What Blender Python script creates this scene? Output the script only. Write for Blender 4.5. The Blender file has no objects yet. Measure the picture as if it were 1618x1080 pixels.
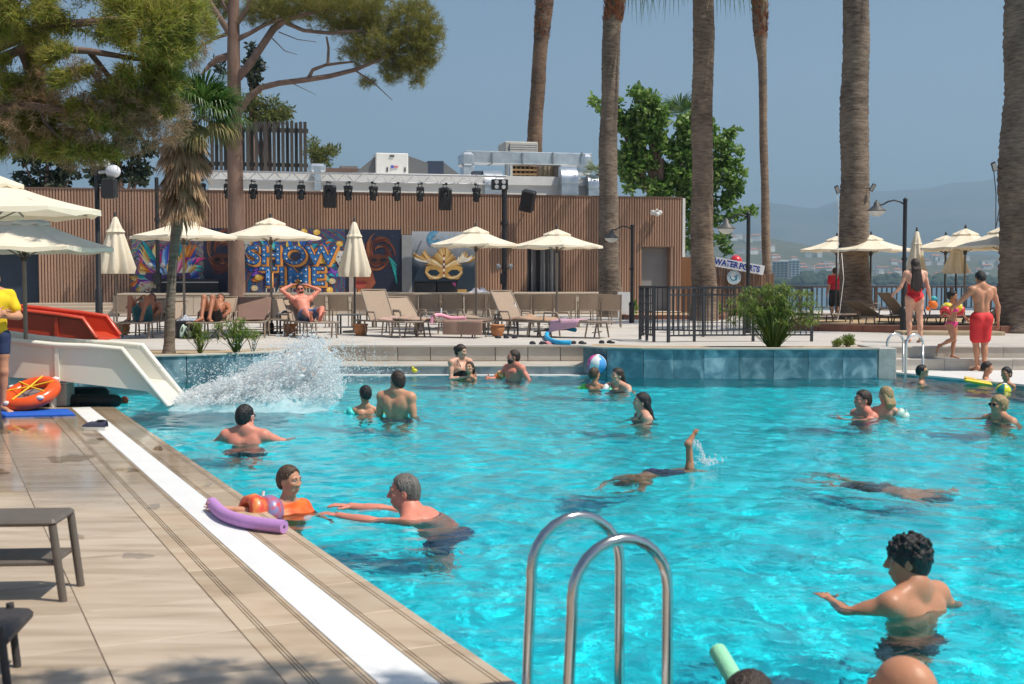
import bpy, bmesh, math, random
import numpy as np
from mathutils import Vector, Matrix, Quaternion

R = math.radians
sc = bpy.context.scene
COL = sc.collection

# ------------------------------------------------------------------ camera
CAM_H = 1.56
F_PX = 1900.0
PITCH = math.atan(95.0 / F_PX)
cam = bpy.data.cameras.new('camera')
cam.sensor_fit = 'HORIZONTAL'
cam.sensor_width = 36.0
cam.lens = 36.0 * F_PX / 1618.0
cam.clip_start = 0.05
cam.clip_end = 60000.0
cam.dof.use_dof = True
cam.dof.focus_distance = 20.0
cam.dof.aperture_fstop = 4.5
cam_ob = bpy.data.objects.new('camera', cam)
cam_ob.location = (0, 0, CAM_H)
cam_ob.rotation_euler = (math.pi / 2 - PITCH, 0, 0)
COL.objects.link(cam_ob)
sc.camera = cam_ob

# ------------------------------------------------------------------ sky, sun, exposure
SUN_EL, SUN_AZ = R(60), R(111)          # azimuth clockwise from +Y
world = bpy.data.worlds.new('World')
sc.world = world
world.use_nodes = True
_nt = world.node_tree
_sky = _nt.nodes.new('ShaderNodeTexSky')
_sky.sky_type = 'NISHITA'
_sky.sun_disc = False
_sky.sun_elevation = SUN_EL
_sky.sun_rotation = SUN_AZ
_sky.altitude = 0
_sky.air_density = 1.0
_sky.dust_density = 1.0
_sky.ozone_density = 1.0
_bg = _nt.nodes['Background']
_nt.links.new(_sky.outputs[0], _bg.inputs[0])
_bg.inputs[1].default_value = 0.078

sun = bpy.data.lights.new('sun', 'SUN')
sun.energy = 4.4
sun.angle = R(0.5)
sun.cycles.is_caustics_light = True
sun.color = (1.0, 0.93, 0.82)
sun_ob = bpy.data.objects.new('sun', sun)
sdir = Vector((math.sin(SUN_AZ) * math.cos(SUN_EL), math.cos(SUN_AZ) * math.cos(SUN_EL), math.sin(SUN_EL)))
sun_ob.rotation_euler = sdir.to_track_quat('Z', 'Y').to_euler()
sun_ob.location = (0, 0, 60)
COL.objects.link(sun_ob)

sc.view_settings.view_transform = 'Standard'
sc.view_settings.look = 'None'
sc.view_settings.exposure = 0.38
sc.view_settings.gamma = 1.0
sc.view_settings.use_curve_mapping = False
sc.render.engine = 'CYCLES'
sc.cycles.use_denoising = True
sc.cycles.use_adaptive_sampling = True
sc.cycles.adaptive_threshold = 0.025
sc.cycles.max_bounces = 8
sc.cycles.diffuse_bounces = 3
sc.cycles.glossy_bounces = 3
sc.cycles.transmission_bounces = 6
sc.cycles.transparent_max_bounces = 24
sc.cycles.volume_bounces = 0
sc.cycles.caustics_reflective = False
sc.cycles.caustics_refractive = True
sc.cycles.sample_clamp_indirect = 10.0

# ------------------------------------------------------------------ projecting survey points
_fw = Vector((0, math.cos(PITCH), -math.sin(PITCH)))
_up = Vector((0, math.sin(PITCH), math.cos(PITCH)))
def _ray(px, py):
    return _fw + Vector((1, 0, 0)) * ((px - 809) / F_PX) + _up * ((540 - py) / F_PX)
def gp(px, py, z=0.0):
    """point of the level z seen at this place of the photograph"""
    d = _ray(px, py)
    t = (z - CAM_H) / d.z
    return Vector((d.x * t, d.y * t, z))
def dp(px, py, Y):
    """point at distance Y"""
    d = _ray(px, py)
    t = Y / d.y
    return Vector((d.x * t, Y, CAM_H + d.z * t))

# ------------------------------------------------------------------ materials
def new_mat(name):
    m = bpy.data.materials.new(name)
    m.use_nodes = True
    nt = m.node_tree
    return m, nt, nt.nodes['Principled BSDF']
def _rgb(c):
    return (c[0], c[1], c[2], 1.0)
def pm(name, col, var=0.12, scale=6.0, rough=0.6, bump=0.0, bscale=None, metal=0.0, col2=None, spec=0.5,
       stretch=None, trans=0.0, sss=0.0, coat=0.0, detail=4.0, coords='Object'):
    """procedural material: two tones mixed by noise, optional fine relief"""
    m, nt, b = new_mat(name)
    tc = nt.nodes.new('ShaderNodeTexCoord')
    mp = nt.nodes.new('ShaderNodeMapping')
    if stretch: mp.inputs['Scale'].default_value = stretch
    nt.links.new(tc.outputs[coords], mp.inputs[0])
    nz = nt.nodes.new('ShaderNodeTexNoise')
    nz.inputs['Scale'].default_value = scale
    nz.inputs['Detail'].default_value = detail
    nt.links.new(mp.outputs[0], nz.inputs['Vector'])
    rp = nt.nodes.new('ShaderNodeMapRange')
    rp.inputs[1].default_value = 0.3; rp.inputs[2].default_value = 0.7
    nt.links.new(nz.outputs[0], rp.inputs[0])
    mx = nt.nodes.new('ShaderNodeMix'); mx.data_type = 'RGBA'
    if col2 is None:
        c1 = tuple(max(0, c * (1 - var)) for c in col); c2 = tuple(min(1, c * (1 + var)) for c in col)
    else:
        c1, c2 = col, col2
    mx.inputs[6].default_value = _rgb(c1); mx.inputs[7].default_value = _rgb(c2)
    nt.links.new(rp.outputs[0], mx.inputs[0])
    nt.links.new(mx.outputs[2], b.inputs['Base Color'])
    b.inputs['Roughness'].default_value = rough
    b.inputs['Metallic'].default_value = metal
    b.inputs['Specular IOR Level'].default_value = spec
    b.inputs['Coat Weight'].default_value = coat
    if sss:
        b.inputs['Subsurface Weight'].default_value = sss
        b.inputs['Subsurface Radius'].default_value = (0.02, 0.008, 0.004)
        b.inputs['Subsurface Scale'].default_value = 0.6
    if bump:
        n2 = nt.nodes.new('ShaderNodeTexNoise')
        n2.inputs['Scale'].default_value = bscale or scale * 4
        n2.inputs['Detail'].default_value = 4
        nt.links.new(mp.outputs[0], n2.inputs['Vector'])
        bp = nt.nodes.new('ShaderNodeBump')
        bp.inputs['Strength'].default_value = bump
        bp.inputs['Distance'].default_value = 0.02
        nt.links.new(n2.outputs[0], bp.inputs['Height'])
        nt.links.new(bp.outputs[0], b.inputs['Normal'])
    if trans:
        tr = nt.nodes.new('ShaderNodeBsdfTranslucent')
        nt.links.new(mx.outputs[2], tr.inputs[0])
        ms = nt.nodes.new('ShaderNodeMixShader'); ms.inputs[0].default_value = trans
        out = [n for n in nt.nodes if n.type == 'OUTPUT_MATERIAL'][0]
        nt.links.new(b.outputs[0], ms.inputs[1]); nt.links.new(tr.outputs[0], ms.inputs[2])
        nt.links.new(ms.outputs[0], out.inputs[0])
    return m
_mc = {}
def flat(col, rough=0.6, metal=0.0, spec=0.5, var=0.07, scale=9.0, bump=0.0):
    k = (tuple(round(c, 3) for c in col), rough, metal, spec, var, scale, bump)
    if k not in _mc:
        _mc[k] = pm('paint', col, var, scale, rough, bump, metal=metal, spec=spec)
    return _mc[k]

# ------------------------------------------------------------------ mesh building
class MB:
    """collects shapes, builds ONE mesh object"""
    def __init__(s): s.v = []; s.f = []; s.sm = []; s.mi = []; s.m = 0; s.uv = None
    def add(s, vs, fs, smooth=False):
        o = len(s.v); s.v.extend([tuple(v) for v in vs])
        s.f.extend([tuple(i + o for i in f) for f in fs]); s.sm.extend([smooth] * len(fs)); s.mi.extend([s.m] * len(fs))
        return s
    def box(s, a, b, bev=0.0):
        x0, y0, z0 = [min(a[i], b[i]) for i in range(3)]; x1, y1, z1 = [max(a[i], b[i]) for i in range(3)]
        return s.obox(Vector(((x0+x1)/2, (y0+y1)/2, (z0+z1)/2)), (x1-x0, y1-y0, z1-z0), None, bev)
    def obox(s, c, size, rot=None, bev=0.0):
        """box at c; rot a 3x3 Matrix or z angle; bev chamfers the 4 long upright edges and the top"""
        hx, hy, hz = [d / 2 for d in size]
        if rot is None: M = Matrix.Identity(3)
        elif isinstance(rot, (int, float)): M = Matrix.Rotation(rot, 3, 'Z')
        else: M = rot
        c = Vector(c)
        if bev <= 0:
            vs = [(x, y, z) for z in (-hz, hz) for (x, y) in ((-hx, -hy), (hx, -hy), (hx, hy), (-hx, hy))]
            fs = [(3,2,1,0),(4,5,6,7),(0,1,5,4),(1,2,6,5),(2,3,7,6),(3,0,4,7)]
        else:
            b = min(bev, hx*.9, hy*.9, hz*.9)
            ring = lambda ix, iy, z: [(-ix,-iy,z),(ix,-iy,z),(ix,iy,z),(-ix,iy,z)]
            def oct_(ix, iy, bb, z):
                return [(-ix+bb,-iy,z),(ix-bb,-iy,z),(ix,-iy+bb,z),(ix,iy-bb,z),(ix-bb,iy,z),(-ix+bb,iy,z),(-ix,iy-bb,z),(-ix,-iy+bb,z)]
            vs = oct_(hx-b, hy-b, b*.4, -hz) + oct_(hx, hy, b, -hz+b) + oct_(hx, hy, b, hz-b) + oct_(hx-b, hy-b, b*.4, hz)
            fs = [tuple(range(7,-1,-1)), tuple(range(24,32))]
            for k in range(3):
                for i in range(8):
                    j = (i+1) % 8
                    fs.append((k*8+i, k*8+j, k*8+8+j, k*8+8+i))
        return s.add([tuple(M @ Vector(v) + c) for v in vs], fs)
    def tube(s, pts, rad, n=8, caps=True, smooth=True, sx=1.0, sy=1.0, closed=False, up=None):
        """round (or oval) tube along pts with radii"""
        pts = [Vector(p) for p in pts]
        m = len(pts)
        if not hasattr(rad, '__len__'): rad = [rad] * m
        vs = []; prev = None
        for i, p in enumerate(pts):
            if closed: t = pts[(i+1) % m] - pts[i-1]
            else: t = pts[min(i+1, m-1)] - pts[max(i-1, 0)]
            if t.length < 1e-9: t = Vector((0, 0, 1))
            t.normalize()
            if prev is None:
                ref = Vector(up) if up is not None else (Vector((0, 0, 1)) if abs(t.z) < .9 else Vector((0, 1, 0)))
                a = ref.cross(t).normalized()
            else:
                a = prev - t * prev.dot(t)
                if a.length < 1e-6: a = Vector((1,0,0)).cross(t)
                a.normalize()
            b = t.cross(a); prev = a
            for k in range(n):
                th = 2 * math.pi * k / n
                vs.append(p + a * (math.cos(th) * rad[i] * sx) + b * (math.sin(th) * rad[i] * sy))
        fs = []
        for i in range(m if closed else m - 1):
            for k in range(n):
                k2 = (k + 1) % n; i2 = (i+1) % m
                fs.append((i*n+k, i*n+k2, i2*n+k2, i2*n+k))
        s.add(vs, fs, smooth)
        if caps and not closed:
            s.add(vs[:n], [tuple(range(n-1, -1, -1))]); s.add(vs[-n:], [tuple(range(n))])
        return s
    def lathe(s, prof, c=(0,0,0), n=16, smooth=True, M=None, a0=0.0, wob=None):
        """profile [(r,z)] turned about z at c"""
        vs = []; c = Vector(c)
        for (r, z) in prof:
            for k in range(n):
                th = a0 + 2 * math.pi * k / n
                rr = r * (wob(th, z) if wob else 1.0)
                v = Vector((math.cos(th) * rr, math.sin(th) * rr, z))
                if M is not None: v = M @ v
                vs.append(v + c)
        fs = []
        for i in range(len(prof) - 1):
            for k in range(n):
                k2 = (k + 1) % n
                fs.append((i*n+k, i*n+k2, (i+1)*n+k2, (i+1)*n+k))
        s.add(vs, fs, smooth)
        if prof[0][0] > 1e-6: s.add(vs[:n], [tuple(range(n-1, -1, -1))])
        if prof[-1][0] > 1e-6: s.add(vs[-n:], [tuple(range(n))])
        return s
    def prism(s, poly, z0, z1):
        """extruded polygon [(x,y)] counter-clockwise"""
        n = len(poly)
        vs = [(p[0], p[1], z0) for p in poly] + [(p[0], p[1], z1) for p in poly]
        fs = [tuple(range(n-1, -1, -1)), tuple(range(n, 2*n))] + [(i, (i+1) % n, n+(i+1) % n, n+i) for i in range(n)]
        return s.add(vs, fs)
    def ball(s, c, r, n=10, m=7, M=None):
        prof = [(math.sin(math.pi*i/m), -math.cos(math.pi*i/m)) for i in range(m+1)]
        rr = r if hasattr(r, '__len__') else (r, r, r)
        vs = []; c = Vector(c)
        for (q, z) in prof:
            for k in range(n):
                th = 2*math.pi*k/n
                v = Vector((math.cos(th)*q*rr[0], math.sin(th)*q*rr[1], z*rr[2]))
                if M is not None: v = M @ v
                vs.append(v + c)
        fs = [(i*n+k, i*n+(k+1) % n, (i+1)*n+(k+1) % n, (i+1)*n+k) for i in range(m) for k in range(n)]
        return s.add(vs, fs, True)
    def sheet(s, f, nu, nv, smooth=True, thick=0.0):
        """grid surface f(u,v) with u,v in 0..1"""
        vs = [f(i/nu, j/nv) for j in range(nv+1) for i in range(nu+1)]
        fs = [(j*(nu+1)+i, j*(nu+1)+i+1, (j+1)*(nu+1)+i+1, (j+1)*(nu+1)+i) for j in range(nv) for i in range(nu)]
        return s.add(vs, fs, smooth)
    def mesh(s, name):
        me = bpy.data.meshes.new(name)
        me.from_pydata([tuple(v) for v in s.v], [], s.f)
        me.polygons.foreach_set('use_smooth', s.sm)
        if any(s.mi): me.polygons.foreach_set('material_index', s.mi)
        me.update()
        return me
    def build(s, name, mat, parent=None, loc=None, rotz=None):
        me = s.mesh(name)
        for m in (mat if isinstance(mat, (list, tuple)) else [mat]): me.materials.append(m)
        return link(name, me, parent, loc, rotz)
def link(name, me, parent=None, loc=None, rotz=None):
    o = bpy.data.objects.new(name, me)
    COL.objects.link(o)
    if parent is not None: o.parent = parent
    if loc is not None: o.location = loc
    if rotz is not None: o.rotation_euler = (0, 0, rotz)
    return o
def np_mesh(name, verts, faces, mat, parent=None, smooth=True):
    """fast mesh from numpy arrays, faces of equal size"""
    verts = np.asarray(verts, dtype=np.float32); faces = np.asarray(faces, dtype=np.int32)
    k = faces.shape[1]
    me = bpy.data.meshes.new(name)
    me.vertices.add(len(verts)); me.vertices.foreach_set('co', verts.ravel())
    me.loops.add(faces.size); me.loops.foreach_set('vertex_index', faces.ravel())
    me.polygons.add(len(faces))
    me.polygons.foreach_set('loop_start', np.arange(0, faces.size, k, dtype=np.int32))
    me.polygons.foreach_set('use_smooth', np.full(len(faces), smooth, dtype=bool))
    me.update(calc_edges=True)
    me.materials.append(mat)
    return link(name, me, parent)
def tag(o, label=None, cat=None, group=None, kind=None):
    if label: o['label'] = label
    if cat: o['category'] = cat
    if group: o['group'] = group
    if kind: o['kind'] = kind
    return o
def thing(name, label, cat, loc=(0, 0, 0), rotz=0.0, group=None):
    o = bpy.data.objects.new(name, None)
    o.empty_display_size = 0.2
    COL.objects.link(o)
    o.location = loc; o.rotation_euler = (0, 0, rotz)
    return tag(o, label, cat, group)
def copy_tree(o, parent=None):
    c = o.copy(); COL.objects.link(c)
    c.parent = parent
    for ch in list(o.children): copy_tree(ch, c)
    return c
def struct(o): return tag(o, kind='structure')
rnd = random.Random(7)
# ================================================================== ground, pool
DECK = 0.40          # upper terrace level
WATER = -0.05
FLOOR = -1.35
# left pool edge line
_e0 = gp(818, 1080, 0.0); _e1 = gp(178, 641, 0.0)
ED = (_e1 - _e0).normalized()                 # along the edge, away from the camera
EN = Vector((ED.y, -ED.x, 0))                 # towards the pool
def edge(s, off=0.0, z=0.0):
    """point on the left deck: s metres along the edge from _e0, off metres away from the water"""
    p = _e0 + ED * s - EN * off
    return Vector((p.x, p.y, z))
S_END = (_e1 - _e0).length
S_NEAR = -6.5
rA = gp(1407, 587, 0.0); rB = gp(1618, 607, 0.0)
RD = (rB - rA).normalized()
rC = rA + RD * 26

pool_poly = [edge(S_NEAR), edge(S_END), Vector((-17, _e1.y, 0)), Vector((-17, 18.2, 0)),
             Vector((-6.3, 18.75, 0)), Vector((-5.2, 19.15, 0)), Vector((-4.3, 19.8, 0)), Vector((-3.55, 20.75, 0)),
             Vector((1.25, 20.75, 0)), Vector((1.62, 20.35, 0)), Vector((2.2, 20.1, 0)), Vector((3.2, 20.02, 0)), Vector((6.1, 20.05, 0)),
             Vector((6.35, 20.1, 0)), Vector((rA.x, rA.y, 0)), rC, Vector((rC.x, -5.0, 0)), Vector((edge(S_NEAR).x, -5.0, 0))]

def mosaic_mat():
    """small glass mosaic in turquoise, tile to tile variation"""
    m, nt, b = new_mat('pool_mosaic')
    tc = nt.nodes.new('ShaderNodeTexCoord')
    v = nt.nodes.new('ShaderNodeTexVoronoi'); v.inputs['Scale'].default_value = 4.0
    nt.links.new(tc.outputs['Object'], v.inputs['Vector'])
    nz = nt.nodes.new('ShaderNodeTexNoise'); nz.inputs['Scale'].default_value = 1.1; nz.inputs['Detail'].default_value = 5
    nt.links.new(tc.outputs['Object'], nz.inputs['Vector'])
    cr = nt.nodes.new('ShaderNodeValToRGB')
    cr.color_ramp.elements[0].position = .3; cr.color_ramp.elements[0].color = (0.002, 0.62, 0.76, 1)
    cr.color_ramp.elements[1].position = .7; cr.color_ramp.elements[1].color = (0.006, 0.77, 0.88, 1)
    nt.links.new(nz.outputs[0], cr.inputs[0])
    nt.links.new(cr.outputs[0], b.inputs['Base Color'])
    b.inputs['Roughness'].default_value = 0.4
    return m
M_mosaic = mosaic_mat()
def pool_shell():
    mb = MB()
    n = len(pool_poly)
    mb.add([(p.x, p.y, FLOOR) for p in pool_poly], [tuple(range(n))[::-1]])
    for i in range(n):
        a, b = pool_poly[i], pool_poly[(i+1) % n]
        mb.add([(a.x, a.y, FLOOR), (b.x, b.y, FLOOR), (b.x, b.y, -0.03), (a.x, a.y, -0.03)], [(0, 1, 2, 3)])
    o = struct(mb.build('pool_basin', M_mosaic))
    o.cycles.is_caustics_receiver = True
    return o
pool_shell()


def clip_cells(X, Y, poly, grow):
    """cells of a grid that lie inside the outline, grown a little"""
    inside = np.zeros(X.shape, bool); n = len(poly)
    for i in range(n):
        x0, y0 = poly[i].x, poly[i].y; x1, y1 = poly[(i+1) % n].x, poly[(i+1) % n].y
        c = ((y0 > Y) != (y1 > Y))
        with np.errstate(divide='ignore', invalid='ignore'):
            xi = (x1 - x0) * (Y - y0) / (y1 - y0 + 1e-12) + x0
        inside ^= c & (X < xi)
    for _ in range(grow):
        g = inside.copy()
        g[1:] |= inside[:-1]; g[:-1] |= inside[1:]; g[:, 1:] |= inside[:, :-1]; g[:, :-1] |= inside[:, 1:]
        inside = g
    return inside
def pool_water():
    st = 0.041
    xs = np.arange(-17.3, 13.5, st); ys = np.arange(-1.5, 21.4, st)
    X, Y = np.meshgrid(xs, ys)
    rng = np.random.RandomState(11); Z = np.zeros_like(X)
    for i in range(110):
        lam = 0.14 * (6.5 ** rng.uniform(0, 1)); th = rng.uniform(0, 6.2832); k = 6.2832 / lam
        amp = 0.0024 * lam
        # gentle patchiness: each train fades in and out over a few metres
        env = 0.6 + 0.6 * np.sin(X * rng.uniform(.2, .7) + rng.uniform(0, 6)) * np.sin(Y * rng.uniform(.2, .7) + rng.uniform(0, 6))
        Z += amp * env * np.sin(k * (X * np.cos(th) + Y * np.sin(th)) + rng.uniform(0, 6.2832))
    # rings around bathers and the churn at the foot of the slide
    for (cx, cy, r0, a) in SWIRLS:
        D = np.hypot(X - cx, Y - cy)
        Z += a * np.exp(-D / r0) * np.sin(D * 21.0 + 1.0)
    V = np.stack([X, Y, Z + WATER], -1).reshape(-1, 3); nx = len(xs); ny = len(ys)
    i = np.arange(ny-1)[:, None] * nx + np.arange(nx-1)[None]
    Fc = np.stack([i, i+1, i+nx+1, i+nx], -1)
    keep = clip_cells(X[:-1, :-1] + st/2, Y[:-1, :-1] + st/2, pool_poly, 1)
    Fc = Fc[keep]
    used = np.unique(Fc); remap = np.full(len(V), -1); remap[used] = np.arange(len(used))
    m, nt, b = new_mat('pool_water')
    b.inputs['Transmission Weight'].default_value = 1.0
    b.inputs['IOR'].default_value = 1.25
    b.inputs['Roughness'].default_value = 0.0
    tc = nt.nodes.new('ShaderNodeTexCoord')
    nz = nt.nodes.new('ShaderNodeTexNoise'); nz.inputs['Scale'].default_value = 0.5; nz.inputs['Detail'].default_value = 3
    nt.links.new(tc.outputs['Object'], nz.inputs['Vector'])
    cr = nt.nodes.new('ShaderNodeValToRGB')
    cr.color_ramp.elements[0].color = (0.74, 0.98, 0.99, 1); cr.color_ramp.elements[1].color = (0.82, 0.99, 1.0, 1)
    nt.links.new(nz.outputs[0], cr.inputs[0]); nt.links.new(cr.outputs[0], b.inputs['Base Color'])
    # capillary ripples, too fine for the mesh
    nr = nt.nodes.new('ShaderNodeTexNoise'); nr.inputs['Scale'].default_value = 9.0; nr.inputs['Detail'].default_value = 3; nr.inputs['Distortion'].default_value = .8
    nt.links.new(tc.outputs['Object'], nr.inputs['Vector'])
    bp = nt.nodes.new('ShaderNodeBump'); bp.inputs['Strength'].default_value = 1.0; bp.inputs['Distance'].default_value = 0.0075
    nt.links.new(nr.outputs[0], bp.inputs['Height']); nt.links.new(bp.outputs[0], b.inputs['Normal'])
    o = np_mesh('pool_water', V[used], remap[Fc], m)
    struct(o)
    o.cycles.is_caustics_caster = True
    return o
SWIRLS = []
# ================================================================== terraces, walls, paving
def stone_mat(name, c1, c2, c3, rough=0.5, vein=(1, 1, 1), scale=2.2, wet=False, tilevar=0.10, bump=.05):
    """stone: two veined tones, tile to tile variation, optional wet patches"""
    m, nt, b = new_mat(name)
    N = nt.nodes.new; L = nt.links.new
    geo = N('ShaderNodeNewGeometry'); oi = N('ShaderNodeObjectInfo')
    ml = N('ShaderNodeVectorMath'); ml.operation = 'SCALE'; ml.inputs[0].default_value = (31.0, 17.0, 9.0)
    L(oi.outputs['Random'], ml.inputs['Scale'])
    ad = N('ShaderNodeVectorMath'); L(geo.outputs['Position'], ad.inputs[0]); L(ml.outputs[0], ad.inputs[1])
    mp = N('ShaderNodeMapping'); mp.inputs['Scale'].default_value = vein; mp.inputs['Rotation'].default_value = (0, 0, math.atan2(EN.y, EN.x) * -1)
    L(ad.outputs[0], mp.inputs[0])
    n1 = N('ShaderNodeTexNoise'); n1.inputs['Scale'].default_value = scale; n1.inputs['Detail'].default_value = 8; n1.inputs['Distortion'].default_value = .5
    L(mp.outputs[0], n1.inputs['Vector'])
    cr = N('ShaderNodeValToRGB')
    e = cr.color_ramp.elements; e[0].position = .28; e[0].color = _rgb(c1); e[1].position = .72; e[1].color = _rgb(c3)
    k = cr.color_ramp.elements.new(.5); k.color = _rgb(c2)
    L(n1.outputs[0], cr.inputs[0])
    hs = N('ShaderNodeHueSaturation')
    vr = N('ShaderNodeMapRange'); vr.inputs[3].default_value = 1 - tilevar; vr.inputs[4].default_value = 1 + tilevar
    L(oi.outputs['Random'], vr.inputs[0]); L(vr.outputs[0], hs.inputs['Value']); L(cr.outputs[0], hs.inputs['Color'])
    col = hs.outputs[0]
    # scattered grime
    n3 = N('ShaderNodeTexNoise'); n3.inputs['Scale'].default_value = .9; n3.inputs['Detail'].default_value = 6
    L(geo.outputs['Position'], n3.inputs['Vector'])
    gr = N('ShaderNodeMapRange'); gr.inputs[1].default_value = .5; gr.inputs[2].default_value = .75; gr.inputs[3].default_value = 1.0; gr.inputs[4].default_value = .82
    L(n3.outputs[0], gr.inputs[0])
    mg = N('ShaderNodeMix'); mg.data_type = 'RGBA'; mg.blend_type = 'MULTIPLY'; mg.inputs[0].default_value = 1
    L(col, mg.inputs[6]); L(gr.outputs[0], mg.inputs[7]); col = mg.outputs[2]
    if wet:
        # splashed water standing on the paving near the slide
        sp = N('ShaderNodeSeparateXYZ'); L(geo.outputs['Position'], sp.inputs[0])
        m1 = N('ShaderNodeMapRange'); m1.inputs[1].default_value = 7.0; m1.inputs[2].default_value = 10.5; L(sp.outputs['Y'], m1.inputs[0])
        n4 = N('ShaderNodeTexNoise'); n4.inputs['Scale'].default_value = .8; n4.inputs['Detail'].default_value = 4; L(geo.outputs['Position'], n4.inputs['Vector'])
        m2 = N('ShaderNodeMath'); m2.operation = 'ADD'; L(m1.outputs[0], m2.inputs[0]); L(n4.outputs[0], m2.inputs[1])
        m3 = N('ShaderNodeMapRange'); m3.inputs[1].default_value = .85; m3.inputs[2].default_value = 1.15; L(m2.outputs[0], m3.inputs[0])
        rr = N('ShaderNodeMapRange'); rr.inputs[3].default_value = rough; rr.inputs[4].default_value = .10; L(m3.outputs[0], rr.inputs[0])
        L(rr.outputs[0], b.inputs['Roughness'])
        dk = N('ShaderNodeMapRange'); dk.inputs[3].default_value = 1.0; dk.inputs[4].default_value = .78; L(m3.outputs[0], dk.inputs[0])
        md = N('ShaderNodeMix'); md.data_type = 'RGBA'; md.blend_type = 'MULTIPLY'; md.inputs[0].default_value = 1
        L(col, md.inputs[6]); L(dk.outputs[0], md.inputs[7]); col = md.outputs[2]
    else:
        b.inputs['Roughness'].default_value = rough
    L(col, b.inputs['Base Color'])
    bp = N('ShaderNodeBump'); bp.inputs['Strength'].default_value = bump; bp.inputs['Distance'].default_value = .01
    L(n1.outputs[0], bp.inputs['Height']); L(bp.outputs[0], b.inputs['Normal'])
    return m
M_travert = stone_mat('travertine', (.35, .27, .19), (.475, .38, .285), (.54, .455, .36), .45, (.5, 3.6, 1), 2.6, wet=True)
M_coping = stone_mat('coping_stone', (.40, .295, .195), (.50, .38, .26), (.55, .45, .335), .4, (.8, 2.4, 1), 2.4, wet=True, tilevar=.06)
M_grout = pm('grout', (.34, .255, .175), .2, 8, .8)
M_grate = pm('white_grate', (.80, .80, .79), .04, 3, .45)
M_terr = stone_mat('terrace_stone', (.46, .42, .37), (.52, .48, .43), (.58, .54, .49), .55, (.6, 1.5, 1), 1.4)
M_bluetile = stone_mat('blue_marble_tile', (.06, .13, .165), (.135, .24, .29), (.38, .49, .53), .25, (1, 1, 1), 4.2, tilevar=.38)
M_greytile = stone_mat('blue_grey_tile', (.14, .20, .24), (.24, .30, .33), (.36, .40, .41), .3, (1, 1, 1), 3.0, tilevar=.2)
M_riser = stone_mat('riser_stone', (.42, .37, .31), (.50, .45, .38), (.56, .52, .46), .5, (1, 1, 3), 1.6, tilevar=.07)
M_rust = pm('joint_stain', (.30, .19, .10), .3, 6, .8)
M_white = pm('white_stone', (.72, .71, .69), .06, 4, .45)
M_soil = pm('dry_soil', (.36, .25, .14), .3, 10, .95, .6, 30, col2=(.47, .35, .21))
M_conc = pm('concrete', (.44, .42, .39), .15, 5, .8, .2)

# ---- left pool deck
def left_deck():
    S1 = S_END
    poly = [edge(S_NEAR), edge(S1), Vector((-26, _e1.y, 0)), Vector((-26, -12, 0)), Vector((edge(S_NEAR).x, -12, 0))]
    mb = MB(); mb.prism(poly, -2.5, -0.0065)
    deck = struct(mb.build('pool_deck', M_grout))
    me_cache = {}
    def tile(name, strips, s0, s1, mat, h=0.012, bev=.0012, wob=0.0):
        key = (name, round(s1 - s0, 3))
        if key not in me_cache:
            m2 = MB(); L = s1 - s0
            if name == 'gutter_grate':
                n = 24; a, b = strips[0]
                cells = [(a, b, L*q/n + .0016, L*(q+1)/n - .0016) for q in range(n)]
            else: cells = [(a, b, 0.0, L) for (a, b) in strips]
            for (a, b, l0, l1) in cells:
                a0 = edge(0, a) - _e0; b0 = edge(0, b) - _e0
                c = (a0 + b0) / 2 + ED * ((l0 + l1) / 2)
                M = Matrix((( -EN.x, ED.x, 0), (-EN.y, ED.y, 0), (0, 0, 1)))
                m2.obox((c.x, c.y, 0), (b - a, l1 - l0, h * 2), M, bev if l0 == 0 else 0)
            me = m2.mesh(name); me.materials.append(mat); me_cache[key] = me
        p = edge(s0)
        return link(name, me_cache[key], deck, (p.x, p.y, -h + rnd.uniform(-wob, wob)))
    cop = [(0.0, .045), (.050, .064), (.069, .226), (.231, .242), (.247, .264)]
    band = [(.490, .506), (.511, .521), (.526, .694), (.699, .709), (.714, .724), (.729, .806)]
    s = -2.4
    while s < S1 - .01:
        e = min(s + .6, S1)
        tile('coping_tile', cop, s + .002, e - .002, M_coping, wob=.0008)
        tile('border_tile', band, s + .002, e - .002, M_coping, wob=.0008)
        tile('gutter_grate', [(.270, .484)], s + .0008, e - .0008, M_grate, .010)
        for k in range(8):
            o0 = .812 + .6 * k
            tile('paving_tile_%d' % k, [(o0, o0 + .595)], s + .0025, e - .0025, M_travert, wob=.0012).name = 'paving_tile'
        s += .6
    # plain paving farther left, beyond the tiles one can tell apart
    mb = MB(); a, b = edge(-2.4, 5.62), edge(S1, 5.62)
    mb.add([(a.x, a.y, -.002), (b.x, b.y, -.002), (-26, b.y, -.002), (-26, a.y, -.002)], [(0, 1, 2, 3)])
    mb.build('paving', M_travert, deck)
    mb = MB(); a, b = edge(S_NEAR, 0), edge(-2.4, 0)
    mb.add([(a.x, a.y, -.002), (b.x, b.y, -.002), (-26, b.y, -.002), (-26, -12, -.002), (a.x, -12, -.002)], [(0, 1, 2, 3, 4)])
    mb.build('paving', M_travert, deck)
    return deck
deck_left = left_deck()
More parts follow.
